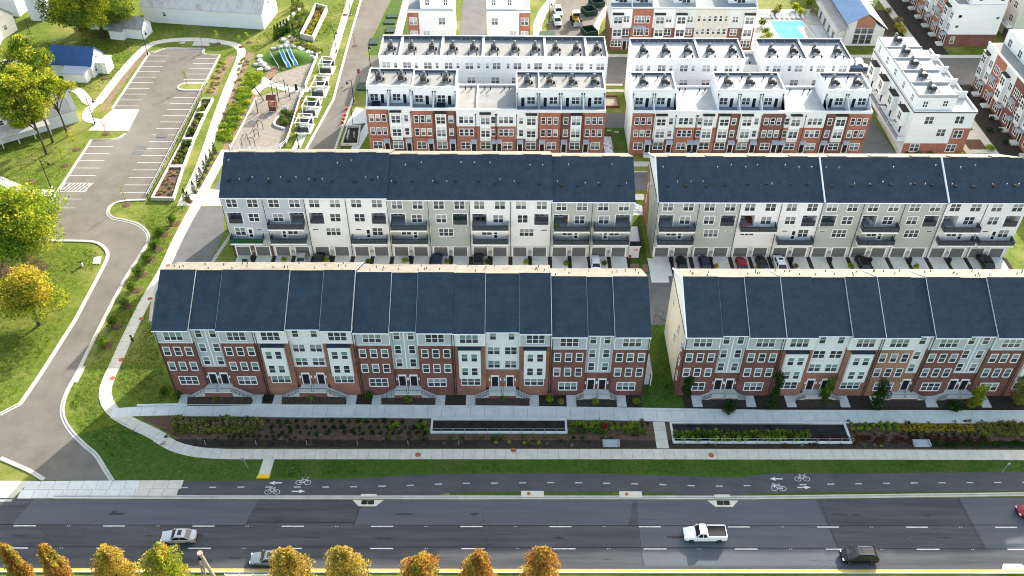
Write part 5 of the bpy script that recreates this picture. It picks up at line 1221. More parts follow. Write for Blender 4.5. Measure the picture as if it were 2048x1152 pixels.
tree('broadleaf_tree', 'tall yellow tree leaning over the pale-roofed farmhouse', *G(93,309), b, 19000, .38, [L_YG], 7.5, .24, 8, 'large trees on the lawn', lean=(-5,4))
b = blobset(5.0, 7.0, 13, 18, .8)
tree('broadleaf_tree', 'open-crowned tree with bare lower limbs beside the loop path', *G(136,273), b, 5200, .34, [L_YG], 7.5, .22, 9, 'large trees on the lawn', lean=(-1.0,2))
b = blobset(6.5, 4.0, 12.5, 30, .95); b = [(*q, RN.choice((0,0,1))) for q in b]
tree('broadleaf_tree', 'dense dark green tree left of the blue-roofed farmhouse', -111.5, 190, b, 15000, .36, [L_GR, L_YG], 4, .3, 6, 'large trees on the lawn')
b = blobset(13.0, 4.5, 16.5, 76, .62); b = [(*q, 0 if RN.random() < .6 else 1) for q in b]
tree('broadleaf_tree', 'huge old spreading tree between the silo and the long barn', *G(206,74), b, 44000, .42, [L_YG, L_GR], 4.5, .6, 12, 'large trees on the lawn', lean=(-2.0,1))
b = blobset(3.4, 1.0, 4.5, 9)
tree('broadleaf_tree', 'small grey-green tree under the huge spreading tree', *G(172,84), b, 2200, .3, [L_OLIVE], 1.4, .15, 5, 'large trees on the lawn')
b = blobset(5.0, 4, 9, 12); tree('broadleaf_tree', 'green tree cut by the picture edge beside the entry path', -98.5, 137, b, 9000, .36, [L_LG], 3.6, .3, 7, 'large trees on the lawn')
# autumn trees on the highway median
def ztop(px, py, Y):
    d = _fw + _r*((px-1024)/CF) + _u*((576-py)/CF); return CH+d.z*Y/d.y, d.x*Y/d.y
for px, py, W, mats, lab in ((4,1082,1.7,[L_GOLD,L_RUST],'gold autumn tree at the very edge of the median'),(82,1084,1.9,[L_RUST,L_GOLD],'rusty autumn tree top beside the edge tree on the median'),(205,1091,3.6,[L_OR,L_GOLD],'orange-gold autumn tree before the steel sign frame on the median'),(310,1090,4.0,[L_YG,L_GOLD],'greenest of the autumn trees along the median'),
    (566,1096,3.7,[L_GOLD,L_OR],'gold autumn tree hiding the grey sedan'),(680,1093,3.7,[L_OR,L_GOLD],'orange autumn tree beside the one hiding the grey sedan'),(838,1110,3.3,[L_GOLD,L_RUST],'short round brown-gold autumn tree on the median'),(955,1100,3.2,[L_RUST,L_OR],'reddest autumn tree on the median'),(1085,1092,3.2,[L_OR,L_RUST],'tall pointed orange autumn tree, last along the median')):
    Y = 60.3; z, x = ztop(px, py+7, Y); W *= .86; mb = MB(); ph = RN.random()*6
    t = thing('autumn_tree', lab, 'tree', (x, Y, 0), 0, 'autumn trees on the highway median')
    for _ in range(10500):
        tt = RN.random()**1.15; a = RN.random()*2*PI; zz = 1.7+(z-1.8)*tt
        env = math.sqrt(max(0.0, 1-(max(tt-.18,0)/.84)**(1.5 if px != 838 else 2.6)))*min(1, .55+tt*3)
        lob = .96+.2*math.sin(3*a+ph)+.13*math.sin(5*a+tt*9+ph)+.12*math.sin(2*a-tt*14)+.1*math.sin(11*a+tt*22)
        q = W*.86*env*lob*RN.random()**.5
        leaf_quad(mb, Vector((q*math.cos(a), q*math.sin(a), zz+RN.gauss(0,.12))), RN.uniform(.15,.3), 0 if math.sin(2.3*a+tt*6+ph)+RN.gauss(0,.7) > -.1 else 1)
    inst('crown', mb.mesh('crown', mats), t)
    mb = MB(); limbs(mb, 3.0, .15, 0, [(W*.5*math.cos(k*.9), W*.5*math.sin(k*.9), 2.6+(z-3.2)*k/9) for k in range(9)]); mb.tube([(0,0,2),(0,0,z-.3)], .1, 5, 0, .02); mb.build('trunk', BARK, t)
# shrubs
_SB = {}
def shrub_mesh(m, r, h, n, s, variant):
    k = (m.name, r, h, variant)
    if k not in _SB:
        n = int(n*1.7); s *= 1.15; bl = [(RN.uniform(-.3,.3)*r, RN.uniform(-.3,.3)*r, h*RN.uniform(.35,.65), r*RN.uniform(.55,.8), r*RN.uniform(.55,.8), h*RN.uniform(.35,.45)) for _ in range(4)]
        me = crown(bl, n, s, [m]); me.name = 'shrub'; _SB[k] = me
    return _SB[k]
def shrub(x, y, m, r, h, label, group, n=90, s=.16, z=0, name='shrub', sc_=None, cat='shrub'):
    o = inst(name, shrub_mesh(m, r, h, n, s, RN.randrange(4)), None, (x, y, z), RN.random()*6.28, scale=sc_ or RN.uniform(.85,1.2)); tag(o, label, cat, group); return o
def conifer_mesh(m, r, h, n, s, v):
    k = (m.name, 'c', r, h, v)
    if k not in _SB:
        mb = MB()
        for _ in range(n):
            t = RN.random()**1.3; z = h*t; q = r*(1-t)**.7*RN.random()**.4; a = RN.random()*6.28; leaf_quad(mb, Vector((q*math.cos(a), q*math.sin(a), z+.1)), s*RN.uniform(.7,1.2))
        me = mb.mesh('conifer', [m]); _SB[k] = me
    return _SB[k]
STUFF = {}
def cover(x, y, m, r, h, nm='ground_cover', n=70, s=.17, z=0):
    """plants too small to pick apart: gathered into one object per kind of leaf"""
    mb = STUFF.setdefault((nm, m.name), MB())
    for _ in range(int(n*1.7)):
        d = Vector((RN.gauss(0,1), RN.gauss(0,1), RN.gauss(0,1))).normalized()*RN.random()**.42
        leaf_quad(mb, Vector((x+d.x*r, y+d.y*r, z+h*.5+d.z*h*.45)), s*1.15*RN.uniform(.6,1.25))
# planting bed between the walks
def brow(x0, x1, y, dx, m, r, h, lab, grp, jit=.12, skip=0.0, **kw):
    x = x0
    while x < x1:
        if RN.random() >= skip: shrub(x+RN.uniform(-jit,jit), y+RN.uniform(-jit,jit), m, r, h, lab, grp, **kw)
        x += dx
gA = 'straw-tipped shrubs massed at the bed end'
for r_, y in enumerate((89.2, 88.4, 87.6, 86.9)): brow(-51+r_*.3, -37.2, y, 1.0, L_OLIVE if r_ != 1 else L_STR, .62, .85, 'olive straw-tipped shrub massed at the curving-walk end of the bed', gA, n=110, s=.17, name='olive_shrub')
gB = 'round dark green shrubs set out in rows on mulch'
for r_, y in enumerate((89.0, 87.8, 86.7)): brow(-36.5+r_*.5, -12.5, y, 1.35, L_DK, .42, .6, 'round dark green shrub set out in rows on brown mulch', gB, n=80, s=.15, skip=.06, name='round_shrub')
brow(-42, -33, 86.0, .95, L_DK, .38, .5, 'round dark green shrub set out in rows on brown mulch', gB, n=60, s=.14, skip=.1, name='round_shrub')
gC = 'leafy light green plants beside the dark basin'
for x in (-17.8,-17.0,-13.8,-13.0,-12.4): shrub(x, 86.4+RN.uniform(0,2.6), L_LG, .55, .9, 'leafy light green plant beside the first dark basin', gC, n=110)
brow(-18, 8, 85.9, 1.55, L_GR, .4, .55, 'low green plant along the front of the first dark basin', 'low plants in front of the first basin', skip=.3, n=70, name='low_plant')
brow(-2, 14, 84.9, 2.1, L_YEL, .4, .6, 'yellow grass tuft near the lower walk', 'yellow grass tufts near the lower walk', skip=.35, n=60, s=.14, name='grass_tuft')
gD = 'bright leafy plants massed beside the connector walk'
for r_, y in enumerate((88.5, 87.7, 87.0)): brow(9.4+(.0 if r_ else .0), 21.4, y, 1.0, L_LG if r_ != 2 else L_GR, .58, .85, 'bright leafy plant massed before the connector walk', gD, n=110, skip=.08, name='leafy_plant')
shrub(14.2, 87.6, L_RED, .75, 1.1, 'lone red-leaved shrub among the bright green plants', None, n=200)
brow(9.5, 16, 85.8, 1.4, L_DK, .38, .5, 'small dark shrub on mulch below the bright plants', 'small dark shrubs below the bright plants', skip=.1, n=60, name='round_shrub')
gE = 'corn-like plants along the second dark basin'
for r_, y in enumerate((86.6, 86.0, 85.5)): brow(24.9, 44.5 if r_ < 2 else 43, y, .85, L_LG if r_ != 1 else L_GR, .5, 1.15, 'tall pale green plant along the front of the second dark basin', gE, n=110, s=.19, skip=.05 if r_ < 2 else .25, name='tall_plant')
for r_, y in enumerate((88.4, 87.6)): brow(51.8, 58.5, y, 1.1, L_LG, .5, .8, 'light green plant past the second dark basin', 'light green plants past the second basin', skip=.15, name='leafy_plant')
gF = 'yellow autumn plants in two rows'
for r_, y in enumerate((88.3, 87.5)): brow(58.8, 70.5, y, .8, L_YEL, .46, .5, 'yellow autumn plant in the double row', gF, n=90, s=.17, name='yellow_plant')
brow(59, 70, 86.6, 1.1, L_DK, .34, .45, 'small dark shrub before the yellow plants', 'small dark shrubs before the yellow plants', n=50, name='round_shrub')
for r_, y in enumerate((88.5, 87.5, 86.6)): brow(71.2, 79, y, 1.1, L_OLIVE, .72, .9, 'pale olive shrub at the far end of the bed', 'pale olive shrubs at the far bed end', n=130, name='olive_shrub')
for k in range(34): cover(45+k*.8+RN.uniform(-.3,.3), 85.7+RN.uniform(-.6,.4), L_MAR, .6, .45, 'ground_cover', 80, .16)
for k in range(26): cover(63+k*.8+RN.uniform(-.3,.3), 84.9+RN.uniform(-.3,.3), L_DK, .6, .45, 'ground_cover', 80, .16)
for k in range(420):
    x = RN.uniform(-52, 84); y = RN.uniform(84.4, 89.4)
    if (-12.5 < x < 9 and y > 86.4) or (23.8 < x < 51.4 and y > 84.7) or (21.5 < x < 23.9): continue
    cover(x, y, RN.choice((L_DK, L_OLIVE, L_DK, L_MAR, L_STR)), RN.uniform(.2,.5), RN.uniform(.2,.5), 'ground_cover', RN.randint(12,40), .14)
# front yards
for px, py, m, r, h, lab in ((330,788,L_GR,1.0,1.5,'bushy green shrub at the corner of the first dark brick house'),(352,796,L_GR,.9,1.3,'second bushy shrub at the corner of the first dark brick house'),(432,803,L_OLIVE,.8,1.4,'olive shrub before the first door stoop'),(533,799,L_DK,.7,1.0,'dark shrub in the yard after the first door stoop'),(625,802,L_LG,.85,1.5,'bright shrub before the second door stoop'),(737,797,L_GR,.75,1.2,'green shrub between the second and third door stoops'),
    (816,803,L_YG,.8,1.5,'yellow-green shrub before the third door stoop'),(1006,801,L_YG,.8,1.5,'yellow-green shrub before the fourth door stoop'),(1101,803,L_YG,.8,1.5,'yellow-green shrub between the fourth and fifth door stoops'),(1122,806,L_OLIVE,.6,.9,'small olive shrub between the fourth and fifth door stoops'),(1191,806,L_YG,.8,1.2,'yellow-green shrub before the fifth door stoop'),(1272,808,L_YG,.8,1.1,'yellow-green shrub at the grass gap end of the front yards'),(1335,785,L_GR,.9,1.6,'green shrub growing in the grass gap')):
    shrub(*G(px,py), m, r, h, lab, None, n=260, s=.2, sc_=1)
for px, py, h, r, m, lab in ((1541,818,7.6,1.0,L_DK,'tall columnar green tree, nearest the grass gap along the terrace'),(1649,802,4.8,.95,L_GR,'small bright green tree before the orange brick house'),(1751,820,6.6,1.3,L_DK,'broad dark green tree before the tan brick house'),(1942,816,5.2,1.2,L_YG,'small yellow-green tree before the later dark brick houses'),(2033,808,5.2,1.6,L_OLIVE,'olive tree cut by the picture edge before the terrace'),(1371,792,4.4,1.0,L_DK,'small dark tree hiding a ground-floor window')):
    x, y = G(px,py); bl = [(RN.uniform(-.35,.35)*r, RN.uniform(-.35,.35)*r, .6+(h-1.0)*i/8, r*RN.uniform(.55,.8), r*RN.uniform(.55,.8), h*.12) for i in range(9)]
    tree('street_tree', lab, x, y, bl, 3200, .21, [m], h*.5, .07, 4, 'small trees along the front yards', bark=BARKP)
for px, py in ((1456,822),(1908,822)):
    shrub(*G(px,py), L_DK, 1.25, 2.0, f"dark round bush by the front walk, {'nearer to' if px<1600 else 'farther from'} the grass gap", 'dark round bushes by the front walk', n=700, s=.2, sc_=1, name='bush')
# drive-side shrubs with mulch rings
rings = MB()
for i, (px, py) in enumerate(((344,447),(322,468),(310,497),(297,519),(279,548),(266,579),(249,611),(227,651),(207,690))):
    x, y = G(px,py); shrub(x, y, L_GR if i != 8 else L_LG, 1.25, 2.0, f"round green shrub with mulch ring beside the curving drive, {ORD[i+1]} from the parking lot", 'round shrubs along the curving drive', n=420, s=.2, sc_=1.0)
    xr, yr = x+.75, y-.2; rings.lathe([(.95,0),(.75,.05),(.1,.07)], 12, (xr-.15, yr))
for i, (px, py) in enumerate(((430,306),(423,318),(416,330),(411,343),(403,356),(398,369),(389,384),(371,399),(378,403))):
    x, y = G(px,py); o = inst('conifer', conifer_mesh(L_DK, .55, 2.6, 300, .2, i % 3), None, (x,y,0), RN.random()*6); tag(o, f"narrow conifer between the path and the lane, {ORD[9-i]} from the lane corner" , 'conifer', 'narrow conifers by the parking lot path'); rings.lathe([(.7,0),(.6,.04),(.1,.06)], 10, (x+.4, y-.2))
for i, (px, py) in enumerate(((553,78),(559,74),(565,70),(571,66),(577,64),(589,77))):
    x, y = G(px,py); o = inst('conifer', conifer_mesh(L_DK, .8, 3.8, 420, .26, i % 3), None, (x,y,0), RN.random()*6); tag(o, f"dark columnar conifer above the play mound, {ORD[i+1]} counting toward the street", 'conifer', 'columnar conifers above the play mound')
for i, (px, py, h) in enumerate(((585,48,3),(596,36,3),(600,12,4.5),(577,58,2.6),(608,28,3),(600,52,2.6),(588,20,3.2),(594,8,3.6))):
    x, y = G(px,py); o = inst('conifer', conifer_mesh(L_GR, 1.0, h, 360, .28, i % 3), None, (x,y,0), RN.random()*6); tag(o, 'young green pine on the lawn beside the long planter', 'conifer', 'young pines beside the long planter'); rings.lathe([(1.1,0),(.9,.05),(.1,.07)], 10, (x+.2, y-.3))
# saplings
def sapling(px, py, h, m, n, r, lab):
    x, y = G(px,py); bl = [(RN.uniform(-.4,.4)*r, RN.uniform(-.4,.4)*r, h*(.5+.45*i/6), r*RN.uniform(.4,.65), r*RN.uniform(.4,.65), h*.1) for i in range(7)]
    t = thing('sapling', lab, 'tree', (x,y,0), 0, 'thin saplings in mulch rings'); inst('crown', crown(bl, n, .2, [m]), t)
    mb = MB(); mb.tube([(0,0,0),(.05,0,h*.5),(0,.05,h*.97)], .06, 5, 0, .02)
    for k in range(5): a = RN.random()*6.28; mb.tube([(0,0,h*(.45+.08*k)),(math.cos(a)*r*.8,math.sin(a)*r*.8,h*(.62+.08*k))], .025, 4, 0, .008)
    mb.build('trunk', BARKP, t); rings.lathe([(.9,0),(.7,.08),(.1,.1)], 12, (x,y))
for px, py, h, m, n, r, lab in ((212,268,3.5,L_YEL,60,.9,'bare yellowing sapling beside the concrete pad'),(153,299,4.5,L_YG,420,1.2,'leafy yellow-green sapling beside the lot, before the bare-limbed tree'),(130,331,4.2,L_LG,160,1.2,'pale green sapling beside the middle parking bays'),(62,364,4,L_LG,90,1.0,'thin sapling near the entry path and lamp'),(54,415,3.5,L_LG,120,1,'sapling below the entry path'),(253,410,4.5,L_YG,50,.9,'almost bare sapling on the corner lawn by the parking lot'),(209,157,3.8,L_YG,40,.8,'bare sapling below the blue-roofed farmhouse'),
    (375,173,4.6,L_LG,110,.9,'thin sapling on the kerbed parking island'),(405,95,4.5,L_YG,20,.8,'bare sapling at the far end of the parking lot'),(436,88,4.0,L_LG,140,.9,'bright sapling at the bend of the loop path'),(483,94,3.2,L_LG,140,.9,'small bright tree outside the loop path bend'),(498,85,3.0,L_YG,120,1.1,'small yellow tree outside the loop path bend'),
    (710,92,4.5,L_OLIVE,60,1.1,'thin sapling between the street walk and kerb, above the top pergola'),(660,118,4.2,L_OLIVE,60,1.0,'thin sapling just above the top pergola'),(690,30,4.5,L_OLIVE,90,1.2,'thin sapling at the top of the side street')): sapling(px, py, h, m, n, r, lab)
t = thing('sapling', 'bare grey street tree beside the planter pit', 'tree', (*G(706,250),0)); mb = MB(); mb.tube([(0,0,0),(0,0,2.2),(.05,0,5)], .08, 5, 0, .02)
for k in range(16): a = k*2.4; z = 1.8+k*.15; mb.tube([(0,0,z),(math.cos(a)*.8,math.sin(a)*.8,z+1.1),(math.cos(a)*1.1,math.sin(a)*1.1,z+1.9)], .03, 4, 0, .01)
mb.build('trunk', BARK, t); bl = [(0,0,3.6,1.1,1.1,1.2)]; inst('crown', crown(bl, 60, .15, [L_OLIVE]), t)
struct('mulch_rings', rings, MULCH)
# planters beside the parking lot: white walls, soil inside
def planter(name, poly, h, lab, soil, wall=None, t_=.35, grp='white walled planters beside the parking lot', inner=.25, cat='planter'):
    c = Vector((sum(p[0] for p in poly)/len(poly), sum(p[1] for p in poly)/len(poly)))
    t = thing(name, lab, cat, (c.x, c.y, 0), 0, grp); P = [(x-c.x, y-c.y) for x, y in poly]
    for i in range(len(P)):
        a = Vector(P[i]); b = Vector(P[(i+1) % len(P)]); mb = MB(); d = (b-a).normalized(); nn = Vector((-d.y, d.x))
        if nn.dot(-a) < 0: nn = -nn
        e = d*t_ if i % 2 else d*0
        q = [a-e*0+d*(t_+.003 if i % 2 else 0), b-d*(t_+.003 if i % 2 else 0)]
        mb.prism([tuple(q[0]), tuple(q[1]), tuple(q[1]+nn*t_), tuple(q[0]+nn*t_)], 0, h); mb.build('planter_wall', wall or CONCK, t)
    mb = MB(); mb.sheet([(x*.96, y*.985) for x, y in P], inner); mb.build('soil', soil, t); return t, c
secs = [((398,231),(428,201),'uppermost'),((374,280),(413,232),''),((343,335),(391,282),''),((306,398),(367,338),'')]
P1 = [GP([(405,201),(428,201),(413,230),(391,230)]), GP([(391,230),(413,230),(390,282),(366,283)]), GP([(366,283),(390,282),(370,337),(337,337)]), GP([(337,338),(369,338),(349,402),(303,401)])]
for i, q in enumerate(P1):
    planter('planter', q, .75, f"white walled planter beside the lot, {ORD[i+1]} from the loop path bend", MULCH, inner=.4)
    (xa, ya), (xb, yb) = q[3], q[1]
    for k in range((10,22,26,26)[i]):
        u, v = RN.uniform(.18,.82), RN.uniform(.1,.92); L_ = Vector(q[3]).lerp(Vector(q[0]), v); R_ = Vector(q[2]).lerp(Vector(q[1]), v); p = L_.lerp(R_, u)
        cover(p.x, p.y, RN.choice((L_GR, L_DK, L_OLIVE)) if i < 3 else L_STR, .5 if i < 3 else .3, .8 if i < 3 else .4, 'planter_plants', 80 if i < 3 else 35, .18, .4)
for i, (a, b_) in enumerate((((443,170),(398,228)),((398,232),(367,282)),((365,285),(336,336)),((334,340),(300,398)))):
    A = G(*a); B = G(*b_); t = thing('guard_rail', f"dark metal rail along the parking lot edge, {ORD[i+1]} span from the loop path bend", 'railing', (-72.4, B[1], 0), 0, 'metal rails along the parking lot'); mb = MB(); L_ = A[1]-B[1]
    mb.box(-.04,.04,0,L_,.95,1.02); mb.box(-.03,.03,0,L_,.5,.55); mb.build('rail', BLACK, t)
    n = int(L_/2)
    for k in range(n+1): mb = MB(); mb.box(-.04,.04,-.04,.04,0,1); mb.build('post', BLACK, t, (0, L_*k/n, 0))
# long planter at the top
q = GP([(632,16),(656,22),(627,84),(601,78)]); planter('planter', q, 1.5, 'long white walled planter full of yellow plants on the lawn', MULCH, inner=.3, grp=None)
for k in range(46):
    u, v = RN.uniform(.3,.85), RN.uniform(.05,.95); p = Vector(q[3]).lerp(Vector(q[0]), v).lerp(Vector(q[2]).lerp(Vector(q[1]), v), u); cover(p.x, p.y, RN.choice((L_YG, L_YEL)), .5, .9, 'planter_plants', 80, .2, .3)
# basins in the bed
for lab, x0, x1, y0, y1 in (('dark water basin with pale rim, nearer to the curving drive',-11.9,8.7,86.75,89.6),('dark water basin with pale rim past the connector walk',24.3,51.0,84.95,88.95)):
    t = thing('basin', lab, 'basin', ((x0+x1)/2, y0, 0), 0, 'dark basins in the planting bed'); c = (x0+x1)/2
    mb = MB(); mb.box(x0-c, x1-c, .3, y1-y0-.3, 0, .03); mb.build('basin_floor', mat('dark_water_bed', (0.012,0.012,0.013), .5, (0.03,0.028,0.027), .8, 6), t)
    for nm, bx in (('rim',(x0-c,x1-c,0,.3)),('rim',(x0-c,x1-c,y1-y0-.3,y1-y0)),('rim',(x0-c,x0-c+.3,.303,y1-y0-.303)),('rim',(x1-c-.3,x1-c,.303,y1-y0-.303))): mb = MB(); mb.box(*bx, 0, .3); mb.build(nm, CONCG, t)
    mb = MB(); mb.box(x0-c, x1-c, -.05, -.02, 1.2, 1.26)
    n = int((x1-x0)/1.7)
    for k in range(n+1): mb.box(x0-c+(x1-x0)*k/n-.03, x0-c+(x1-x0)*k/n+.03, -.05, -.0, .0, 1.2)
    mb.build('railing', TRIMG, t)
t = thing('guard_rail', 'dark low two-rail fence between planting bed and lower walk', 'railing', (-45, 84.55, 0)); mb = MB()
for z in (.45,.85): mb.box(0, 40, -.04, .04, z, z+.12)
mb.build('rail', BRONZE, t)
for k in range(17): mb = MB(); mb.box(-.05,.05,-.05,.05,0,1.0); mb.build('post', BRONZE if k % 3 else METG, t, (k*2.5,0,0))
for px, lab in ((1222,'grey concrete outlet slab in the bed near the red shrub'),(1842,'grey concrete outlet slab in the bed near the yellow plants')):
    x, y = G(px, 888); mb = MB(); mb.xprism([(-.6,.08),(.5,.45),(.5,0),(-.6,0)], -1.1, 1.1); mb.box(-1.25,-1.1,-.6,.5,0,.5); mb.box(1.1,1.25,-.6,.5,0,.5); tag(mb.build('outlet', TRIMG, None, (x,y,0)), lab, 'outlet', 'concrete outlets in the bed')
# bank, boulders, bed plants round the playground
def rock_mesh(v):
    mb = MB(); pr = [(.75+RN.uniform(-.1,.1),0),(1.0,.25),(.85,.55),(.4,.72)]; mb.lathe(pr, 7)
    mb.v = [(x*RN.uniform(.8,1.2), y*RN.uniform(.7,1.0), z*RN.uniform(.8,1.1)) for x, y, z in mb.v]; return mb.mesh('boulder', ROCK)
def c3(x, y): return G(440+x/4.607, 60+y/4.607)
for i, (a, b_) in enumerate(((495,175),(552,162),(604,152),(585,98),(622,128),(640,105),(675,155),(668,122),(705,118),(738,175),(762,188),(790,165),(810,215),(815,160),(835,175),(845,212),(860,185),(850,250),(880,265),(905,215),(775,150),(725,130),(655,78),(690,95),(365,250),(365,285),(332,322),(385,322),(410,322),(370,370),(440,362),(405,332))):
    o = inst('boulder', shared(('rock', i % 5), lambda: rock_mesh(0)), None, (*c3(a,b_), -.08), RN.random()*6, scale=RN.uniform(.7,1.15)); tag(o, 'pale boulder above the play mound' if i < 24 else 'pale boulder on the bank beside the play mound', 'boulder', 'boulders above the play mound' if i < 24 else 'boulders on the bank beside the play mound')
for k in range(46):
    u = RN.random(); a = (560,105) if 0 else (640+u*290, 90+u*110+RN.uniform(-14,30)); cover(*c3(*a), RN.choice((L_YG, L_STR, L_OLIVE)), .8, .9, 'bank_plants', 110, .24)
for k in range(80):
    u = RN.random(); a = (330-u*310+RN.uniform(-55,55), 380+u*640+RN.uniform(-30,30)); cover(*c3(*a), RN.choice((L_YG, L_LG, L_LG, L_GR)), 1.2, .55, 'bank_plants', 120, .24)
for k in range(16): cover(*c3(540+RN.uniform(0,150)-k*1.2, 760+RN.uniform(0,120)), L_GR, .7, .9, 'bank_plants', 110, .2)
for k in range(22): u = k/22; cover(*c3(765-u*175, 640+u*440), L_GOLD, .5, .7, 'ornamental_grass', 70, .2)
for k in range(60):
    px = RN.uniform(352,500); u = (px-352)/148; p = RN.choice([(497-u*50+RN.uniform(-9,9), 105+u*140), (452+RN.uniform(-10,10)-u*30, 115+u*70)]); cover(*G(*p), RN.choice((L_STR, L_OLIVE, L_YG)), .5, .35, 'ground_cover', 40, .18)
for (nm_, mn_), mb_ in STUFF.items(): mb_.build(nm_, MATS[mn_], kind='stuff')
# flower-bed plants at the right, pool plants
for px, py, m, r in ((1795,45,L_STR,1.6),(1798,58,L_YEL,1.7),(1803,66,L_YEL,1.5),(1980,300,L_LG,1.1),(1920,312,L_YEL,.8),(1930,314,L_RED,.7),(1775,25,L_STR,1.3),(1860,312,L_GR,.9),(1835,312,L_GR,.9),(1815,312,L_GR,.8)): shrub(*G(px,py), m, r, r*1.0, {L_STR: 'straw-coloured shrub in the dark bed beside the clubhouse', L_YEL: 'bright yellow shrub in a dark bed near the corner block', L_LG: 'round light green shrub in the square flower bed', L_RED: 'red flowering shrub at the corner block', L_GR: 'green shrub at the foot of the corner block'}[m], 'bed shrubs at the right' , n=260, s=.28, sc_=1)
for px, py, m in ((1524,52,L_GR),(1530,70,L_GR),(1537,78,L_LG),(1525,85,L_OLIVE),(1590,22,L_YG),(1600,30,L_YG),(1616,12,L_YG),(1560,22,L_OLIVE),(1548,28,L_OLIVE),(1625,30,L_STR)): shrub(*G(px,py), m, 1.5, 2.2, 'feathery plant in the beds round the pool deck', 'plants round the pool deck', n=200, s=.3, sc_=1)
for px, py in ((1890,190),(1885,232),(1925,195),(1958,205),(1975,240),(1990,262),(2000,285),(1970,262)): shrub(*G(px+8,py), L_DK, .9, .9, 'dark foundation shrub along the park-side terrace', 'foundation shrubs along the park-side terrace', n=120, s=.25)
# ================================================================ VEHICLES
CARP = {}
def paint(name, c, metal=.3): 
    m = mat('paint_'+name, c, .28, metal=metal, spec=.5); return m
_CAR = {}
SPEC = { # L, W, H, belt, cabin: windscreen base, roof front, roof rear, rear base (from the nose), tail height
 'sedan': (4.7, 1.82, 1.45, .92, 1.35, 2.05, 3.35, 4.05, .98), 'suv': (4.6, 1.86, 1.68, 1.02, 1.15, 1.75, 3.85, 4.45, 1.05),
 'hatch': (4.2, 1.78, 1.5, .95, 1.1, 1.75, 3.4, 4.05, 1.0), 'pickup': (5.1, 1.85, 1.62, .98, 1.35, 1.85, 2.55, 2.75, 1.0)}
def loft(mb, rings, mi=0):
    n = len(rings[0]); base = len(mb.v)
    for r in rings: mb.v += r
    for i in range(len(rings)-1):
        for k in range(n-1): a = base+i*n+k; mb.f.append((a, a+n, a+n+1, a+1)); mb.m.append(mi)
    mb.f.append(tuple(base+k for k in range(n))); mb.m.append(mi); o = base+(len(rings)-1)*n; mb.f.append(tuple(o+k for k in range(n-1,-1,-1))); mb.m.append(mi)
def wheel_meshes(r=.33):
    a = MB(); b = MB(); n = 14
    for mb, prof in ((a, [(-.11,r*.62),(-.11,r*.93),(-.07,r),(.07,r),(.11,r*.93),(.11,r*.62)]), (b, [(-.1,.05),(-.115,.1),(-.1,r*.6),(.1,r*.6),(.115,.1),(.1,.05)])):
        base = len(mb.v); K = len(prof)
        for y, q in prof:
            for k in range(n): t = 2*PI*k/n; mb.v.append((q*math.cos(t), y, q*math.sin(t)+r))
        for i in range(K-1):
            for k in range(n): j = (k+1) % n; mb.f.append((base+i*n+k, base+i*n+j, base+(i+1)*n+j, base+(i+1)*n+k)); mb.m.append(0)
        mb.f.append(tuple(base+k for k in range(n-1,-1,-1))); mb.m.append(0); mb.f.append(tuple(base+(K-1)*n+k for k in range(n))); mb.m.append(0)
    return a.mesh('tyre', RUBBER), b.mesh('rim', ALLOY)
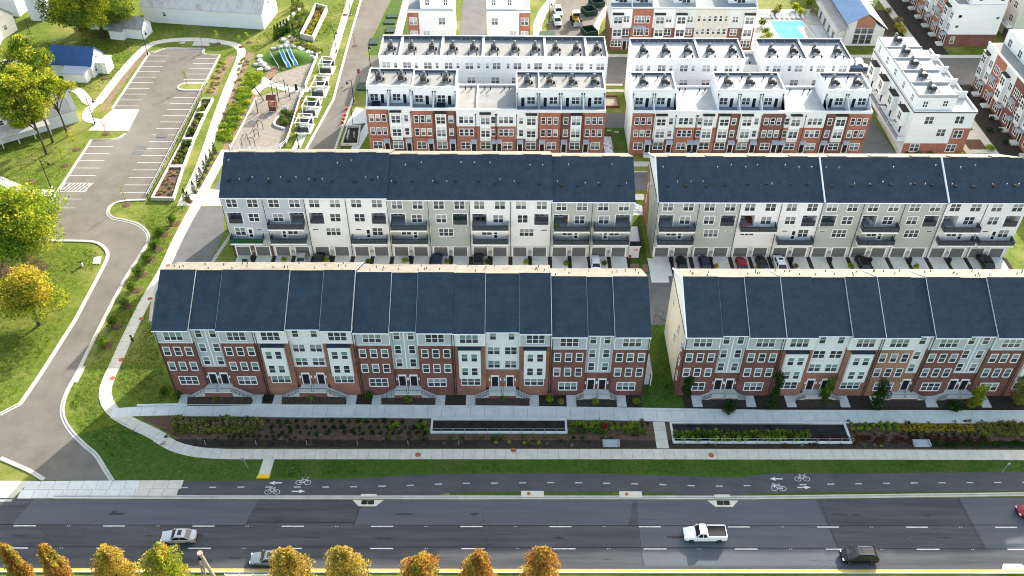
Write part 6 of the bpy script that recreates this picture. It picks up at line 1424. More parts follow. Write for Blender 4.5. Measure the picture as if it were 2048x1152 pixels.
def car(kind, m, label, x, y, rz, roofm=None, group=None, sunroof=False, rails=False, cat='car', scale=1.0):
    L, W, H, bz, xa, xb, xc, xd, tz = SPEC[kind]; hw = W/2
    t = thing({'sedan':'sedan_car','suv':'sport_utility_car','hatch':'hatchback_car','pickup':'pickup_truck'}[kind], label, cat, (x, y, .03), rz, group)
    if scale != 1: t.scale = (scale,)*3
    key = (kind, m.name)
    if key not in _CAR:
        X = lambda q: L/2-q
        def ring(q, zt, f, zb=.22, lip=.0):
            w_ = hw*f; return [(X(q), -w_*.9, zb), (X(q), -w_, zb+.18), (X(q), -w_*1.0, zt-.28), (X(q), -w_*.96, zt-.1), (X(q), -w_*.82, zt), (X(q), 0, zt+.035), (X(q), w_*.82, zt), (X(q), w_*.96, zt-.1), (X(q), w_, zt-.28), (X(q), w_, zb+.18), (X(q), w_*.9, zb)]
        mb = MB()
        st = [(0,.58,.74,.3),(.08,.68,.84,.24),(.3,.76,.93,.2),(xa*.6,bz-.08,.985,.2),(xa,bz,1,.2),(L*.5,bz+.02,1,.2),(xd-.1,bz+.04,1,.2)]
        if kind == 'pickup': st += [(xd+.1,bz+.03,1,.2),(L-.12,bz+.02,.985,.25),(L,bz-.02,.97,.32)]
        else: st += [(min(xd+.1,L-.25),tz,.98,.2),(L-.12,tz-.04,.93,.25),(L,tz-.2,.86,.32)]
        loft(mb, [ring(*s) for s in st]); body = mb.mesh('body', m)
        g = MB(); i0, i1 = hw*.9, hw*.74; e = .02
        q = [(X(xa),-i0,bz-.03),(X(xa),i0,bz-.03),(X(xd),i0,bz),(X(xd),-i0,bz),(X(xb),-i1,H-.06),(X(xb),i1,H-.06),(X(xc),i1,H-.07),(X(xc),-i1,H-.07)]
        for f in ((1,0,4,5),(3,2,6,7),(0,3,7,4),(2,1,5,6)): g.quad([q[i] for i in f])
        glass = g.mesh('windows', CGLASS)
        r = MB(); i2 = hw*.76
        r.quad([(X(xb-.05),-i2,H-.07),(X(xb+.15),-i2*.9,H),(X(xc-.2),-i2*.9,H),(X(xc+.06),-i2,H-.08),(X(xc+.06),i2,H-.08),(X(xc-.2),i2*.9,H),(X(xb+.15),i2*.9,H),(X(xb-.05),i2,H-.07)][::-1] if 0 else [(X(xc+.06),-i2,H-.08),(X(xb-.05),-i2,H-.07),(X(xb-.05),i2,H-.07),(X(xc+.06),i2,H-.08)])
        r.box(X(xc-.12), X(xb+.12), -i2*.92, i2*.92, H-.08, H+.01)
        for s in (-1, 1):
            r.tube([(X(xa-.02),s*i0,bz-.02),(X(xb),s*i1*1.01,H-.07)], .045, 4); r.tube([(X(xd+.02),s*i0,bz+.0),(X(xc),s*i1*1.01,H-.08)], .06, 4); r.tube([(X((xb+xc)/2),s*i0*1.0,bz),(X((xb+xc)/2),s*i1*1.02,H-.08)], .04, 4)
            r.tube([(X(xb),s*i1*1.02,H-.07),(X(xc),s*i1*1.02,H-.08)], .05, 4)
        roof = r.mesh('roof', m)
        wl, wr = wheel_meshes(.34 if kind in ('suv','pickup') else .32)
        hl = MB(); hl.box(L/2-.22, L/2-.02, .48*hw, .84*hw, .56, .7); hl = hl.mesh('headlight', LAMPG)
        tl = MB(); tl.box(-L/2-.02, -L/2+.12, .55*hw, .86*hw, .66, .86); tl = tl.mesh('tail_light', TAIL)
        mi = MB(); mi.box(X(xa+.35), X(xa+.2), hw*.93, hw*1.12, bz-.02, bz+.14); mi = mi.mesh('wing_mirror', m)
        bp = MB(); bp.box(L/2-.1, L/2+.02, -hw*.6, hw*.6, .3, .5); bp.box(-L/2-.02, -L/2+.1, -hw*.7, hw*.7, .32, .48); bp = bp.mesh('bumper', BLACK)
        wh = MB()
        for xx in (.86, L-.95):
            for s in (-1,1): wh.lathe([(.01,0),(.02,0)], 4) if 0 else None
        _CAR[key] = (body, glass, roof, wl, wr, hl, tl, mi, bp)
    body, glass, roof, wl, wr, hl, tl, mi, bp = _CAR[key]
    inst('body', body, t); inst('windows', glass, t); r = inst('roof', roof, t)
    if sunroof: mb = MB(); mb.box(L/2-xb-.85, L/2-xb-.3, -.4, .4, H+.005, H+.022); mb.build('sunroof', CGLASS, r)
    if rails: mb = MB(); mb.tube([(L/2-xb-.3,-.55,H+.06),(L/2-xc+.2,-.55,H+.06)], .03, 4); mb.tube([(L/2-xb-.3,.55,H+.06),(L/2-xc+.2,.55,H+.06)], .03, 4); mb.build('roof_rail', METG, r)
    if kind == 'pickup':
        mb = MB(); mb.box(-L/2+.12, L/2-xd-.15, -hw*.8, hw*.8, bz+.02, bz+.1); mb.build('truck_bed', BLACK, t)
        mb = MB(); mb.box(-L/2+.02,-L/2+.1,-hw*.85,hw*.85,bz,bz+.2); mb.box(-L/2+.1,L/2-xd-.1,-hw*.95,-hw*.8,bz,bz+.2); mb.box(-L/2+.1,L/2-xd-.1,hw*.8,hw*.95,bz,bz+.2); mb.build('bed_side', m, t)
    for xx in (L/2-.86, -L/2+.92):
        for s in (-1, 1):
            w_ = inst('wheel', wl, t, (xx, s*(hw-.1), 0)); inst('rim', wr, w_)
    for s in (-1, 1):
        for me in (hl, tl, mi): inst(me.name.split('.')[0], me, t, (0,0,0), scale=(1,s,1))
    inst('bumper', bp, t); return t
SILV, GREY_, WHITE_, BLACK_, NAVY_, RED_ = paint('silver', (.50,.50,.50), .5), paint('grey', (.22,.235,.25), .5), paint('white', (.74,.74,.74), 0), paint('black', (.012,.012,.014), .2), paint('navy', (.018,.028,.06), .3), paint('red', (.22,.010,.022), .2)
BLUE_ = paint('blue', (.05,.10,.22), .3)
x, y = G(360,1078); car('sedan', SILV, 'silver sedan with dark sunroof driving in the middle lane', x, y, PI+.02, sunroof=True)
x, y = G(538,1122); car('sedan', GREY_, 'grey sedan half hidden behind the gold autumn tree', x, y, PI, sunroof=True)
x, y = G(1408,1073); car('pickup', WHITE_, 'white pickup truck with black bed in the middle lane', x, y, PI, cat='truck', scale=1.12)
x, y = G(1716,1116); car('suv', BLACK_, 'black sport utility car with roof rails in the near lane', x, y, PI, rails=True, sunroof=True, scale=1.05)
x, y = G(2062,1027); car('hatch', RED_, 'red car entering at the picture edge', x, y, PI, scale=1.02)
for px, py, kd, m, lab, rz in ((606,517,'sedan',SILV,'silver sedan parked before the second house of the garage terrace',1),(640,520,'hatch',BLACK_,'black car parked beside the silver sedan, partly behind a shrub',1),(874,524,'suv',NAVY_,'dark blue car parked at the sixth house of the garage terrace',1),(957,524,'suv',BLACK_,'black car parked below the seventh house balconies',1),(1190,527,'hatch',WHITE_,'white car parked at the last house before the grass gap',1),
    (1362,529,'hatch',BLACK_,'black car parked nearest the grass gap on the far garages',1),(1407,530,'suv',NAVY_,'navy car parked second from the grass gap',1),(1481,531,'hatch',RED_,'dark red car parked before the white garage house',1),(1522,531,'sedan',BLACK_,'black sedan parked beside the dark red car',1),(1557,529,'suv',WHITE_,'white car with black sunroof parked before the white garage house',1),(1722,529,'suv',BLACK_,'black car parked under the sixth house balconies past the gap',1),(1966,526,'suv',BLACK_,'black car parked at the last garage house in view',1)):
    x, y = G(px, py); car(kd, m, lab, x, y-.4, PI/2*rz, group='cars parked before the garages', sunroof=(px == 1557))
for px, py, m, lab in ((1116,24,WHITE_,'white car parked in the turning court'),(1114,44,SILV,'silver grey car parked behind the white one in the turning court')): car('suv', m, lab, *G(px,py+3), -PI/2+.1, group='cars in the turning court', scale=1.1)
x, y = G(1712,138); t = car('pickup', BLUE_, 'blue service truck carrying white tanks behind the white row', x, y, 0, cat='truck', scale=1.15)
for dx in (-1.8, .1): mb = MB(); mb.box(-.75,.75,-.7,.7,1.1,2.1); mb.box(-.6,.6,-.55,.55,2.1,2.3); mb.build('tank', WHTR, t, (dx,0,0))
# yellow loader
x, y = G(1152,46); t = thing('wheel_loader', 'yellow wheel loader working in the turning court', 'loader', (x,y,.04), -PI/2+.15); YM = mat('machine_yellow', (.42,.27,.06), .5)
mb = MB(); mb.box(-2.4,-.3,-.9,.9,.9,2.0); mb.box(-.3,1.2,-.6,.6,.8,1.5); mb.build('body', YM, t); mb = MB(); mb.box(-.9,.5,-.75,.75,2.0,3.0); mb.build('cab_windows', CGLASS, t); mb = MB(); mb.box(-1.1,.7,-.9,.9,3.0,3.15); mb.build('cab_roof', CREAM, t)
mb = MB(); mb.tube([(.6,-.5,1.4),(2.0,-.5,1.0)], .15, 5); mb.tube([(.6,.5,1.4),(2.0,.5,1.0)], .15, 5); mb.build('lift_arm', YM, t); mb = MB(); mb.xprism([(0,0),(.2,1.0),(.1,1.05),(-.5,.1)], -1.2, 1.2); b_ = mb.build('bucket', TRIMG, t, (2.4,0,.2), PI/2)
tw, rw = wheel_meshes(.65)
for xx in (-1.6, 1.0):
    for s in (-1,1): w_ = inst('wheel', tw, t, (xx, s*1.0, 0), scale=(1,3,1)); inst('rim', rw, w_)
x, y = G(1738,12); t = thing('golf_cart', 'white golf cart parked behind the clubhouse', 'golf cart', (x,y,.03), 1.0); mb = MB(); mb.box(-1.2,1.2,-.6,.6,.3,.7); mb.box(-.5,.1,-.55,.55,.7,1.1); mb.build('body', WHTR, t); mb = MB(); mb.box(-1.1,.8,-.65,.65,1.85,1.95)
for xx in (-1,.7):
    for s in (-.58,.58): mb.tube([(xx,s,.7),(xx,s,1.86)], .03, 4)
mb.build('roof', WHTR, t)
for xx in (-.8,.8):
    for s in (-1,1): w_ = inst('wheel', shared('gw', lambda: wheel_meshes(.22))[0], t, (xx, s*.5, 0))
# ================================================================ STREET FURNITURE
def lamp(px, py, h, arm, lab, base=True):
    t = thing('street_lamp', lab, 'street lamp', (*G(px,py), 0), 0, 'black street lamps'); mb = MB(); mb.lathe([(.2,0),(.2,.5),(.09,.6),(.07,h)], 8); mb.build('post', BLACK, t)
    if base: mb = MB(); mb.lathe([(.42,0),(.42,.18)], 12); mb.build('concrete_foot', CONCK, t)
    mb = MB(); mb.tube([(0,0,h-.35),(arm*.5,-.1,h-.1),(arm,-.15,h-.4)], .045, 5); mb.build('arm', BLACK, t)
    mb = MB(); mb.lathe([(.05,h-.35),(.12,h-.6),(.32,h-.95),(.3,h-1.0)], 10, (arm,-.15)); mb.build('lantern', BLACK, t)
for px, py, h, arm, lab in ((102,375,6.6,1.5,'black street lamp by the crossing of the entry path'),(190,248,6.6,1.4,'black street lamp where the loop path curls round'),(296,110,6.6,1.0,'black street lamp beside the upper bays of the lot'),(68,87,6.6,1.0,'black street lamp on the lawn below the silo'),(290,30,6.6,.5,'black street lamp before the long barn'),
    (673,104,6,.6,'black street lamp beside the street walk above the pergolas'),(598,296,6,.8,'black street lamp at the lower end of the pergola row'),(708,206,6,-1.0,'black street lamp at the kerb before the roof-terrace row'),(701,30,6,.7,'black street lamp at the top of the side street'),(741,134,6,.3,'black street lamp at the corner of the white row'),(1098,46,6,.5,'black street lamp on the lawn by the turning court')): lamp(px, py, h, arm, lab)
def bin_(): 
    mb = MB(); mb.prism([(-.28,-.32),(.28,-.32),(.28,.32),(-.28,.32)], .08, 1.0); mb.box(-.31,.31,-.36,.34,1.0,1.08); mb.tube([(-.25,.36,.95),(.25,.36,.95)], .03, 4); mb.tube([(-.3,.28,.1),(.3,.28,.1)], .1, 6); return mb.mesh('wheelie_bin', BLACK)
for i in range(10):
    if i in (1, 3, 9): continue
    o = inst('wheelie_bin', shared('bin', bin_), None, (-50.8+i*7.27+3.55+RN.uniform(-.15,.15), 127.2, .03), RN.uniform(-.3,.3)); tag(o, f"black wheelie bin between the garages of the {ORD[i+1]} house from the drive", 'bin', 'wheelie bins by the garages')
for i in range(9):
    if i in (2,): continue
    o = inst('wheelie_bin', shared('bin', bin_), None, (26.2+i*7.27+3.55+RN.uniform(-.15,.15), 127.1, .03), RN.uniform(-.3,.3)); tag(o, f"black wheelie bin between the garages of the {ORD[i+1]} house past the gap", 'bin', 'wheelie bins by the garages')
for i, (px, py) in enumerate(((490,523),(570,520),(655,520),(738,523),(810,521),(895,524),(975,524),(1052,524),(1132,527),(1210,527),(1430,533),(1515,538),(1590,533),(1700,533),(1830,534))):
    x, y = G(px,py); shrub(x, y-.4, L_YG if i % 3 else L_GR, .65, 1.0, f"yellow-green shrub on a driveway strip, {ORD[i+1] if i < 10 else ORD[i-9]} from the {'drive end' if i < 10 else 'grass gap'}", 'shrubs between the driveways', n=170, s=.18, sc_=1)
sapling(524, 494, 3.0, L_LG, 60, .8, 'thin sapling on the small lawn at the lane end of the garage terrace')
# side wing, porches at house ends
t = thing('end_porch', 'pale side annexe with deck and red notice at the grass gap end', 'annexe', (21.9, 128.4, 0)); mb = MB(); mb.box(0,1.9,0,5.6,0,2.6); mb.build('wall', GREYS, t); mb = MB(); mb.box(-.0,2.1,-.15,5.8,2.6,2.85); mb.build('deck', TRIM, t)
mb = MB(); mb.box(2.02,2.08,-.1,5.7,2.85,3.9); mb.box(0,2.02,-.1,-.05,2.85,3.9); mb.build('railing', BLACK, t); mb = MB(); mb.box(.9,1.5,-.03,0,1.7,2.1); mb.build('notice', TAIL, t); mb = MB(); mb.box(.95,1.45,-.04,-.03,1.82,1.98); mb.build('notice_text_panel', WHTR, t); mb = MB(); mb.box(.1,.5,-.04,0,.1,.7); mb.build('red_box', TAIL, t)
t = thing('side_porch', 'small grey-roofed porch on the grass-gap side of the front terrace', 'porch', (20.85, 96.5, 0)); mb = MB(); mb.xprism([(0,2.6),(4.4,2.6),(4.4,2.75),(0,2.75)], 0, 1.5); mb.build('roof', TRIMG, t); mb = MB(); mb.box(0,1.2,0.3,4.1,0,2.6); mb.build('wall', GREYS, t); mb = MB(); mb.box(1.35,1.5,.05,.2,0,2.6); mb.build('post', TRIM, t)
t = thing('bench', 'pale bench against the house end in the grass gap', 'bench', (22.3, 107.5, 0)); mb = MB(); mb.box(-.8,.8,-.25,.25,.42,.5); mb.build('seat', TRIM, t); mb = MB(); mb.box(-.7,-.6,-.2,.2,0,.42); mb.build('leg', TRIM, t); mb = MB(); mb.box(.6,.7,-.2,.2,0,.42); mb.build('leg', TRIM, t)
t = thing('waste_station', 'dark green waste station post beside the side walkway', 'waste post', (*G(266,684),0)); mb = MB(); mb.box(-.05,.05,-.05,.05,0,1.6); mb.build('post', DGREEN, t); mb = MB(); mb.lathe([(.22,.35),(.22,.9)], 8); mb.build('bin', DGREEN, t); mb = MB(); mb.box(-.2,.2,-.08,-.05,1.2,1.6); mb.build('sign_panel', DGREEN, t)
for px, py, h, lean, lab in ((497,938,2.2,(-.5,.9),'leaning metal sign post on the verge by the yellow crossing'),(2003,946,2.0,(.5,.8),'leaning thin post on the verge near the picture edge')):
    t = thing('sign_post', lab, 'sign post', (*G(px,py),0)); mb = MB(); mb.tube([(0,0,0),(lean[0],lean[1]*.3,h)], .05, 5); mb.build('post', METG, t); mb = MB(); mb.box(lean[0]-.2,lean[0]+.2,lean[1]*.3-.06,lean[1]*.3-.02,h-.5,h); mb.build('sign_panel', METG, t)
t = thing('utility_box', 'small pale utility pedestal on the lawn inside the drive bend', 'utility box', (*G(164,532),0)); mb = MB(); mb.box(-.2,.2,-.2,.2,0,.9); mb.build('casing', CONCK, t); mb = MB(); mb.box(-.25,.25,-.25,.25,.9,1); mb.build('cap', BLACK, t)
t = thing('stop_sign', 'octagonal red stop sign with blue street plate at the corner', 'stop sign', (*G(719,160),0)); mb = MB(); mb.tube([(0,0,0),(0,0,2.9)], .05, 5); mb.build('post', WOODR, t)
mb = MB(); mb.v += [(.42*math.cos(PI/8+k*PI/4), -.06, 2.3+.42*math.sin(PI/8+k*PI/4)) for k in range(8)]+[(.42*math.cos(PI/8+k*PI/4), -.02, 2.3+.42*math.sin(PI/8+k*PI/4)) for k in range(8)]; mb.f += [tuple(range(8)), tuple(range(15,7,-1))]+[(k,k+8,(k+1)%8+8,(k+1)%8) for k in range(8)]; mb.m += [0]*10; s_ = mb.build('sign_panel', TAIL, t)
cu = bpy.data.curves.new('lettering', 'FONT'); cu.body = 'STOP'; cu.size = .26; cu.align_x = 'CENTER'; fo = bpy.data.objects.new('lettering_curve', cu); COL.objects.link(fo); bpy.context.view_layer.update(); lm = bpy.data.meshes.new_from_object(fo.evaluated_get(bpy.context.evaluated_depsgraph_get())); bpy.data.objects.remove(fo); lm.materials.clear(); lm.materials.append(WHTR); o = bpy.data.objects.new('lettering', lm); COL.objects.link(o); o.parent = s_; o.location = (0,-.065,2.21); o.rotation_euler = (PI/2,0,0)
mb = MB(); mb.box(-.5,.5,-.02,.02,2.78,2.98); mb.build('street_plate', BLUE_, t)
def cone_mesh():
    mb = MB(); mb.box(-.25,.25,-.25,.25,0,.05); mb.lathe([(.2,.05),(.12,.4),(.04,.8)], 8); mb.lathe([(.135,.38),(.1,.52)], 8, mi=1); return mb.mesh('traffic_cone', [mat('cone_red', (.55,.03,.02), .6), WHTR])
for i, (px, py) in enumerate(((693,219),(690,231),(687,239),(685,246))): o = inst('traffic_cone', shared('cone', cone_mesh), None, (*G(px,py),.07), scale=1.3); tag(o, f"red traffic cone at the plaza kerb, {ORD[i+1]} from the lamp", 'traffic cone', 'red traffic cones along the plaza kerb')
t, c = planter('planter_pit', GP([(694,256),(722,254),(717,292),(682,292)]), .6, 'square concrete planter pit beside the side street', MULCHD, CONCK, .3, None, .06)
mb = MB(); mb.box(-.9,-.6,-1.5,1.5,0,.9); mb.box(.5,.7,-.6,.1,0,1.2); mb.build('inner_wall', TRIMG, t)
area('shaded_lawn', GP([(702,250),(733,247),(712,303),(676,303)]), .0105, GRASSD)
for px, py, w_, h_, lab in ((785,33,3.0,2.2,'upper low dark planter bed beside the walk of the first end house'),(780,45,3.0,2.2,'lower low dark planter bed beside the walk of the first end house'),(781,61,2.4,3.0,'low dark planter bed at the bend of the side street'),(748,84,2.2,3.4,'low dark planter bed at the white row corner'),(1095,70,4,3.4,'green utility enclosure beside the turning court'),(726,174,2.4,3.4,'low dark planter bed by the kerb at the roof-terrace row')):
    x, y = G(px,py); mb = MB(); mb.box(-w_/2,w_/2,-h_/2,h_/2,0,.3); o = mb.build('planter_box', DGREEN, None, (x,y,0)); tag(o, lab, 'planter')
for i, (px, py) in enumerate(((1178,27),(1193,10),(1178,68))):
    x, y = G(px,py); t = thing('screen_enclosure', f"green screened enclosure beside the turning court, {('middle','upper','lower')[i]} one", 'enclosure', (x,y,0), .35, 'green screened enclosures'); mb = MB(); mb.box(-1.7,1.7,-1.9,1.9,.0,.1); mb.build('floor', DGREEN, t)
    for q in ((-1.7,1.7,-1.9,-1.8),(-1.7,1.7,1.8,1.9),(-1.7,-1.6,-1.797,1.797),(1.6,1.7,-1.797,1.797)): mb = MB(); mb.box(*q, .1, 1.5); mb.build('screen_panel', DGREEN, t)
# pergolas along the street walk
for i, (px, py, L_) in enumerate(((655,141,3.8),(641,184,5.2),(624,224,4.4),(610,258,3.8))):
    x, y = G(px,py); t = thing('pergola', f"dark screened pergola with white frame between walk and street, {ORD[i+1]} from the top", 'pergola', (x,y,0), -.06, 'pergolas along the street walk'); w_ = 1.45
    for sx in (-1,1):
        for sy in (-1,1): mb = MB(); mb.box(-.08,.08,-.08,.08,0,2.5); mb.build('post', TRIM, t, (sx*w_, sy*L_/2, 0))
    for s in (-1,1): mb = MB(); mb.box(s*w_-.08,s*w_+.08,-L_/2-.2,L_/2+.2,2.5,2.66); mb.build('beam', TRIM, t)
    for k in range(3): mb = MB(); yy = -L_/2+L_*k/2; mb.box(-w_-.2,w_+.2,yy-.06,yy+.06,2.683,2.8); mb.build('cross_beam', TRIM, t)
    for yy in (-L_/2, L_/2): mb = MB(); mb.box(-w_+.1,w_-.1,yy-.04,yy+.04,.3,1.6); mb.build('screen_panel', BALC, t)
    mb = MB(); mb.box(-.7,.7,-.4,.4,.4,.75); mb.build('table', DECK, t)
    mb = MB(); mb.box(-w_-.3,w_+.3,-L_/2-.3,L_/2+.3,0,.07); mb.build('pad', CONC, t)
# ================================================================ PLAYGROUND
area('play_area', GP([(462,300),(512,196),(545,184),(606,182),(604,192),(574,286),(556,300)]), .02, SAND)
area('play_area', GP([(538,160),(552,148),(628,124),(612,176),(558,172)]), .022, SAND)
mb = MB(); ribbon(mb, smooth([G(*q) for q in ((506,188),(530,170),(553,172),(580,179),(618,180))],5), -1.1, 1.1, 0, .05); ribbon(mb, [G(522,157),G(545,172)], -1, 1, 0, .052); struct('play_path', mb, CONCK)
mb = MB(); ribbon(mb, [G(*q) for q in ((461,296),(513,196))], -.12, .12, 0, .3); struct('play_edge', mb, WHTR)
# turf mound
cx, cyy = G(578,117); mb = MB(); N_ = 28; K_ = 7; base = 0
for i in range(K_+1):
    f = i/K_; z = 1.9*(math.cos(f*PI)+1)/2
    for k in range(N_): a = 2*PI*k/N_; mb.v.append((7.2*f*math.cos(a)*(1.0 if math.cos(a) > 0 else .95), 5.4*f*math.sin(a)*(.8 if math.sin(a) < 0 else 1.1), z))
for i in range(K_):
    for k in range(N_): j = (k+1) % N_; mb.f.append((i*N_+k, (i+1)*N_+k, (i+1)*N_+j, i*N_+j)); mb.m.append(0)
o = mb.build('play_mound', TURF, None, (cx, cyy, .02)); o['kind'] = 'structure'
BLS = mat('slide_blue', (.07,.26,.42), .3); PLB = mat('slide_pale', (.55,.62,.66), .3)
for i, (a, b_) in enumerate((((563,106),(578,135)), ((577,102),(592,131)))):
    xa_, ya_ = G(*a, 1.9); xb_, yb_ = G(*b_, .3); t = thing('slide', f"blue wavy slide down the turf mound, {'nearer the bank' if i == 0 else 'nearer the street'}", 'slide', (xb_, yb_, 0), 0, 'blue slides on the turf mound'); dx, dy = xa_-xb_, ya_-yb_
    P = [(dx*f, dy*f, .3+1.9*f+.2*math.sin(f*9)) for f in [k/10 for k in range(11)]]; nx = Vector((-dy,dx,0)).normalized()
    mb = MB()
    for p, q in zip(P, P[1:]): p = Vector(p); q = Vector(q); mb.quad([p-nx*.42, p+nx*.42, q+nx*.42, q-nx*.42]); 
    mb.build('chute', BLS, t)
    for s in (-1,1): mb = MB(); mb.tube([Vector(p)+nx*s*.45+Vector((0,0,.12)) for p in P], .12, 5); mb.build('side_rail', PLB, t)
    mb = MB(); mb.tube([Vector(P[-1])+nx*.5, Vector(P[-1])+nx*.4+Vector((0,.3,1.1)), Vector(P[-1])-nx*.4+Vector((0,.3,1.1)), Vector(P[-1])-nx*.5], .12, 5); mb.build('hood', PLB, t)
t = thing('climbing_rope', 'pale rope rail up the turf mound beside the slides', 'rope', (*G(558,138),0)); xx, yy = G(541,109,1.6); x0, y0 = G(558,138); mb = MB(); mb.tube([(0,0,0),(0,0,.8),(xx-x0,yy-y0,2.2),(xx-x0,yy-y0,1.0)], .06, 5); mb.build('rope', CREAM, t)
def frame(name, lab, segs, r, m, cat, org):
    x0, y0 = org; t = thing(name, lab, cat, (x0,y0,0))
    for nm, pts in segs: mb = MB(); mb.tube([(p[0]-x0, p[1]-y0, p[2]) for p in pts], r if nm != 'rope' else r*.5, 5); mb.build(nm, m, t)
    return t
def P3(x, y, z=0): q = c3(x, y); return (q[0], q[1], z)
A, B, C_, D = P3(545,670), P3(495,640), P3(648,645), P3(610,600)
up = lambda p, z: (p[0], p[1], z)
frame('rope_frame', 'tall dark post frame with ropes beyond the play tower', [('post',[A,up(A,4.2)]),('post',[B,up(B,4.2)]),('post',[C_,up(C_,4)]),('post',[D,up(D,4)]),('rope',[up(A,4),up(C_,3.8)]),('rope',[up(B,4),up(D,3.8)]),('rope',[up(A,4),up(B,4)]),('rope',[up(C_,3.8),up(D,3.8)]),('rope',[up(A,1),up(C_,.9)]),('rope',[up(B,1.2),up(D,1.2)])], .09, BLACK, 'climbing frame', A[:2])
A, B = P3(352,768), P3(408,655)
frame('rope_frame', 'leaning dark climbing poles near the white edge', [('post',[A,up(A,3.6)]),('post',[B,up((B[0]-1.8,B[1]+.5),3.5)]),('rope',[up(A,3.4),up(B,.5)]),('rope',[up(A,2),up(B,.3)]),('rope',[up(A,.2),up((A[0]-4,A[1]-1.2),.15)])], .1, BLACK, 'climbing frame', A[:2])
arcs = []
for (xa_, ya_), (xb_, yb_) in (((205,1072),(258,1015)), ((278,1062),(325,1070)), ((320,985),(362,992)), ((350,905),(398,915))):
    p, q = P3(xa_,ya_), P3(xb_,yb_); arcs.append(('arch',[p,up(p,1.7),((p[0]+q[0])/2,(p[1]+q[1])/2,2.2),up(q,1.7),q]))
arcs.append(('rail',[up(P3(290,1030),2.0),up(P3(375,880),2.0)]))
frame('monkey_bars', 'dark hooped monkey bars with a white rail on the play surface', arcs, .07, BLACK, 'climbing frame', P3(300,1000)[:2])
x, y, _ = P3(495,735); t = thing('play_tower', 'small red-brown wooden play tower on posts', 'play tower', (x,y,0))
for sx in (-.7,.7):
    for sy in (-.7,.7): mb = MB(); mb.box(-.08,.08,-.08,.08,0,3.2); mb.build('post', WOODR, t, (sx,sy,0))
mb = MB(); mb.box(-.9,.9,-.9,.9,1.4,1.55); mb.build('platform', WOODR, t); mb = MB(); mb.xprism([(-1.1,3.0),(0,3.7),(1.1,3.0),(1.1,3.12),(0,3.82),(-1.1,3.12)], -1.1, 1.1); mb.build('roof', WOODR, t); mb = MB(); mb.box(-.8,.8,-.82,-.74,.1,1.2); mb.build('panel', WOODR, t)
x, y, _ = P3(600,740); mb = MB(); mb.xprism([(0,0),(.1,0),(.5,.9),(.4,.9)], -.5, .5); tag(mb.build('play_board', WHTR, None, (x,y,0)), 'white leaning play panel on the sandy surface', 'play panel')
x, y, _ = P3(706,555); mb = MB(); mb.box(-.3,.3,-.05,.05,0,1.6); tag(mb.build('sign_board', BRONZE, None, (x,y,0)), 'dark upright sign board beside the play path', 'sign board')
# white fences
def fence(lab, pts, h=1.2, n=3, step=2.2, solid=False):
    o = pts[0]; t = thing('white_fence', lab, 'fence', (*o,0), 0, 'white fences round the playground'); P = resample(pts, step)
    if P[-1] != tuple(pts[-1]): P.append(tuple(pts[-1]))
    for p in P: mb = MB(); mb.box(-.07,.07,-.07,.07,0,h+.1); mb.build('post', TRIM, t, (p[0]-o[0],p[1]-o[1],0))
    for a, b_ in zip(P, P[1:]):
        for k in range(n): mb = MB(); z = h*(k+1)/n; mb.tube([(a[0]-o[0],a[1]-o[1],z-.1),(b_[0]-o[0],b_[1]-o[1],z-.1)], .085, 4); mb.build('rail', TRIM, t)
        if solid: mb = MB(); ribbon(mb, [(a[0]-o[0],a[1]-o[1]),(b_[0]-o[0],b_[1]-o[1])], -.04, .04, 0.05, h*.75); mb.build('panel', TRIM, t)
fence('white rail fence curving round the lower end of the playground', smooth([G(*q) for q in ((461,300),(490,303),(530,304),(556,300),(572,290),(580,270))], 5))
fence('white panel fence along the street side of the playground', [G(*q) for q in ((580,270),(600,205),(607,188))], solid=True, n=1, step=3)
fence('white panel fence beside the upper play surface', [G(*q) for q in ((611,176),(635,116))], solid=True, n=1, step=3)
frame('dark_rail', 'dark double rail inside the playground fence', [('rail',[up(G(572,270)+(0,),.9),up(G(601,186)+(0,),.9)]),('rail',[up(G(572,270)+(0,),.5),up(G(601,186)+(0,),.5)]),('rail',[up(G(610,170)+(0,),.9),up(G(626,128)+(0,),.9)])], .05, BLACK, 'railing', G(590,220))
mb = MB(); ribbon(mb, smooth([c3(*q) for q in ((545,800),(505,850),(510,885),(600,915))],5), -.15, .15, 0, .4); struct('bed_edge', mb, WHTR)
area('flower_bed', [c3(*q) for q in ((548,800),(510,850),(515,885),(600,912),(690,740),(640,740))], .034, MULCH)
# steel sign frame at the median
z, x = ztop(400, 1107, 60.8); t = thing('sign_gantry', 'tan steel sign frame with crossed legs rising from the median', 'sign frame', (x, 60.8, 0)); TAN = mat('tan_steel', (.33,.27,.21), .6)
mb = MB(); mb.tube([(0,0,z),(1.9,-1.2,0)], .22, 8); mb.build('leg', TAN, t)
for a, b_ in (((-.3,.1,z-.5),(-1.3,.2,0)), ((.1,-.2,z-.9),(-.7,-.5,0))): mb = MB(); mb.tube([a, b_], .13, 7); mb.build('leg', TAN, t)
mb = MB(); mb.lathe([(.34,z-.05),(.34,z+.18)], 12); mb.build('cap', TAN, t)
for k in range(4): mb = MB(); f = .3+.17*k; mb.tube([(-.3-1.0*f,.1,z*(1-f)),(.1-.8*f,-.3,z*(1-f)-.5)], .06, 5); mb.build('brace', BRONZE, t)
mb = MB(); mb.box(-.35,.25,-.3,.2,z-1.1,z-.6); mb.build('bracket', BLACK, t)
mb = MB(); mb.box(-2.2,-1.5,-.6,.4,0,1.6); mb.build('cabinet', WHTR, t)
t = thing('guard_rail', 'white painted guard rail along the median beside the sign frame', 'railing', (x+.8, 62.9, 0))
for z_ in (.25,.55): mb = MB(); mb.box(0,7.6,-.03,.03,z_,z_+.1); mb.build('rail', WHTR, t)
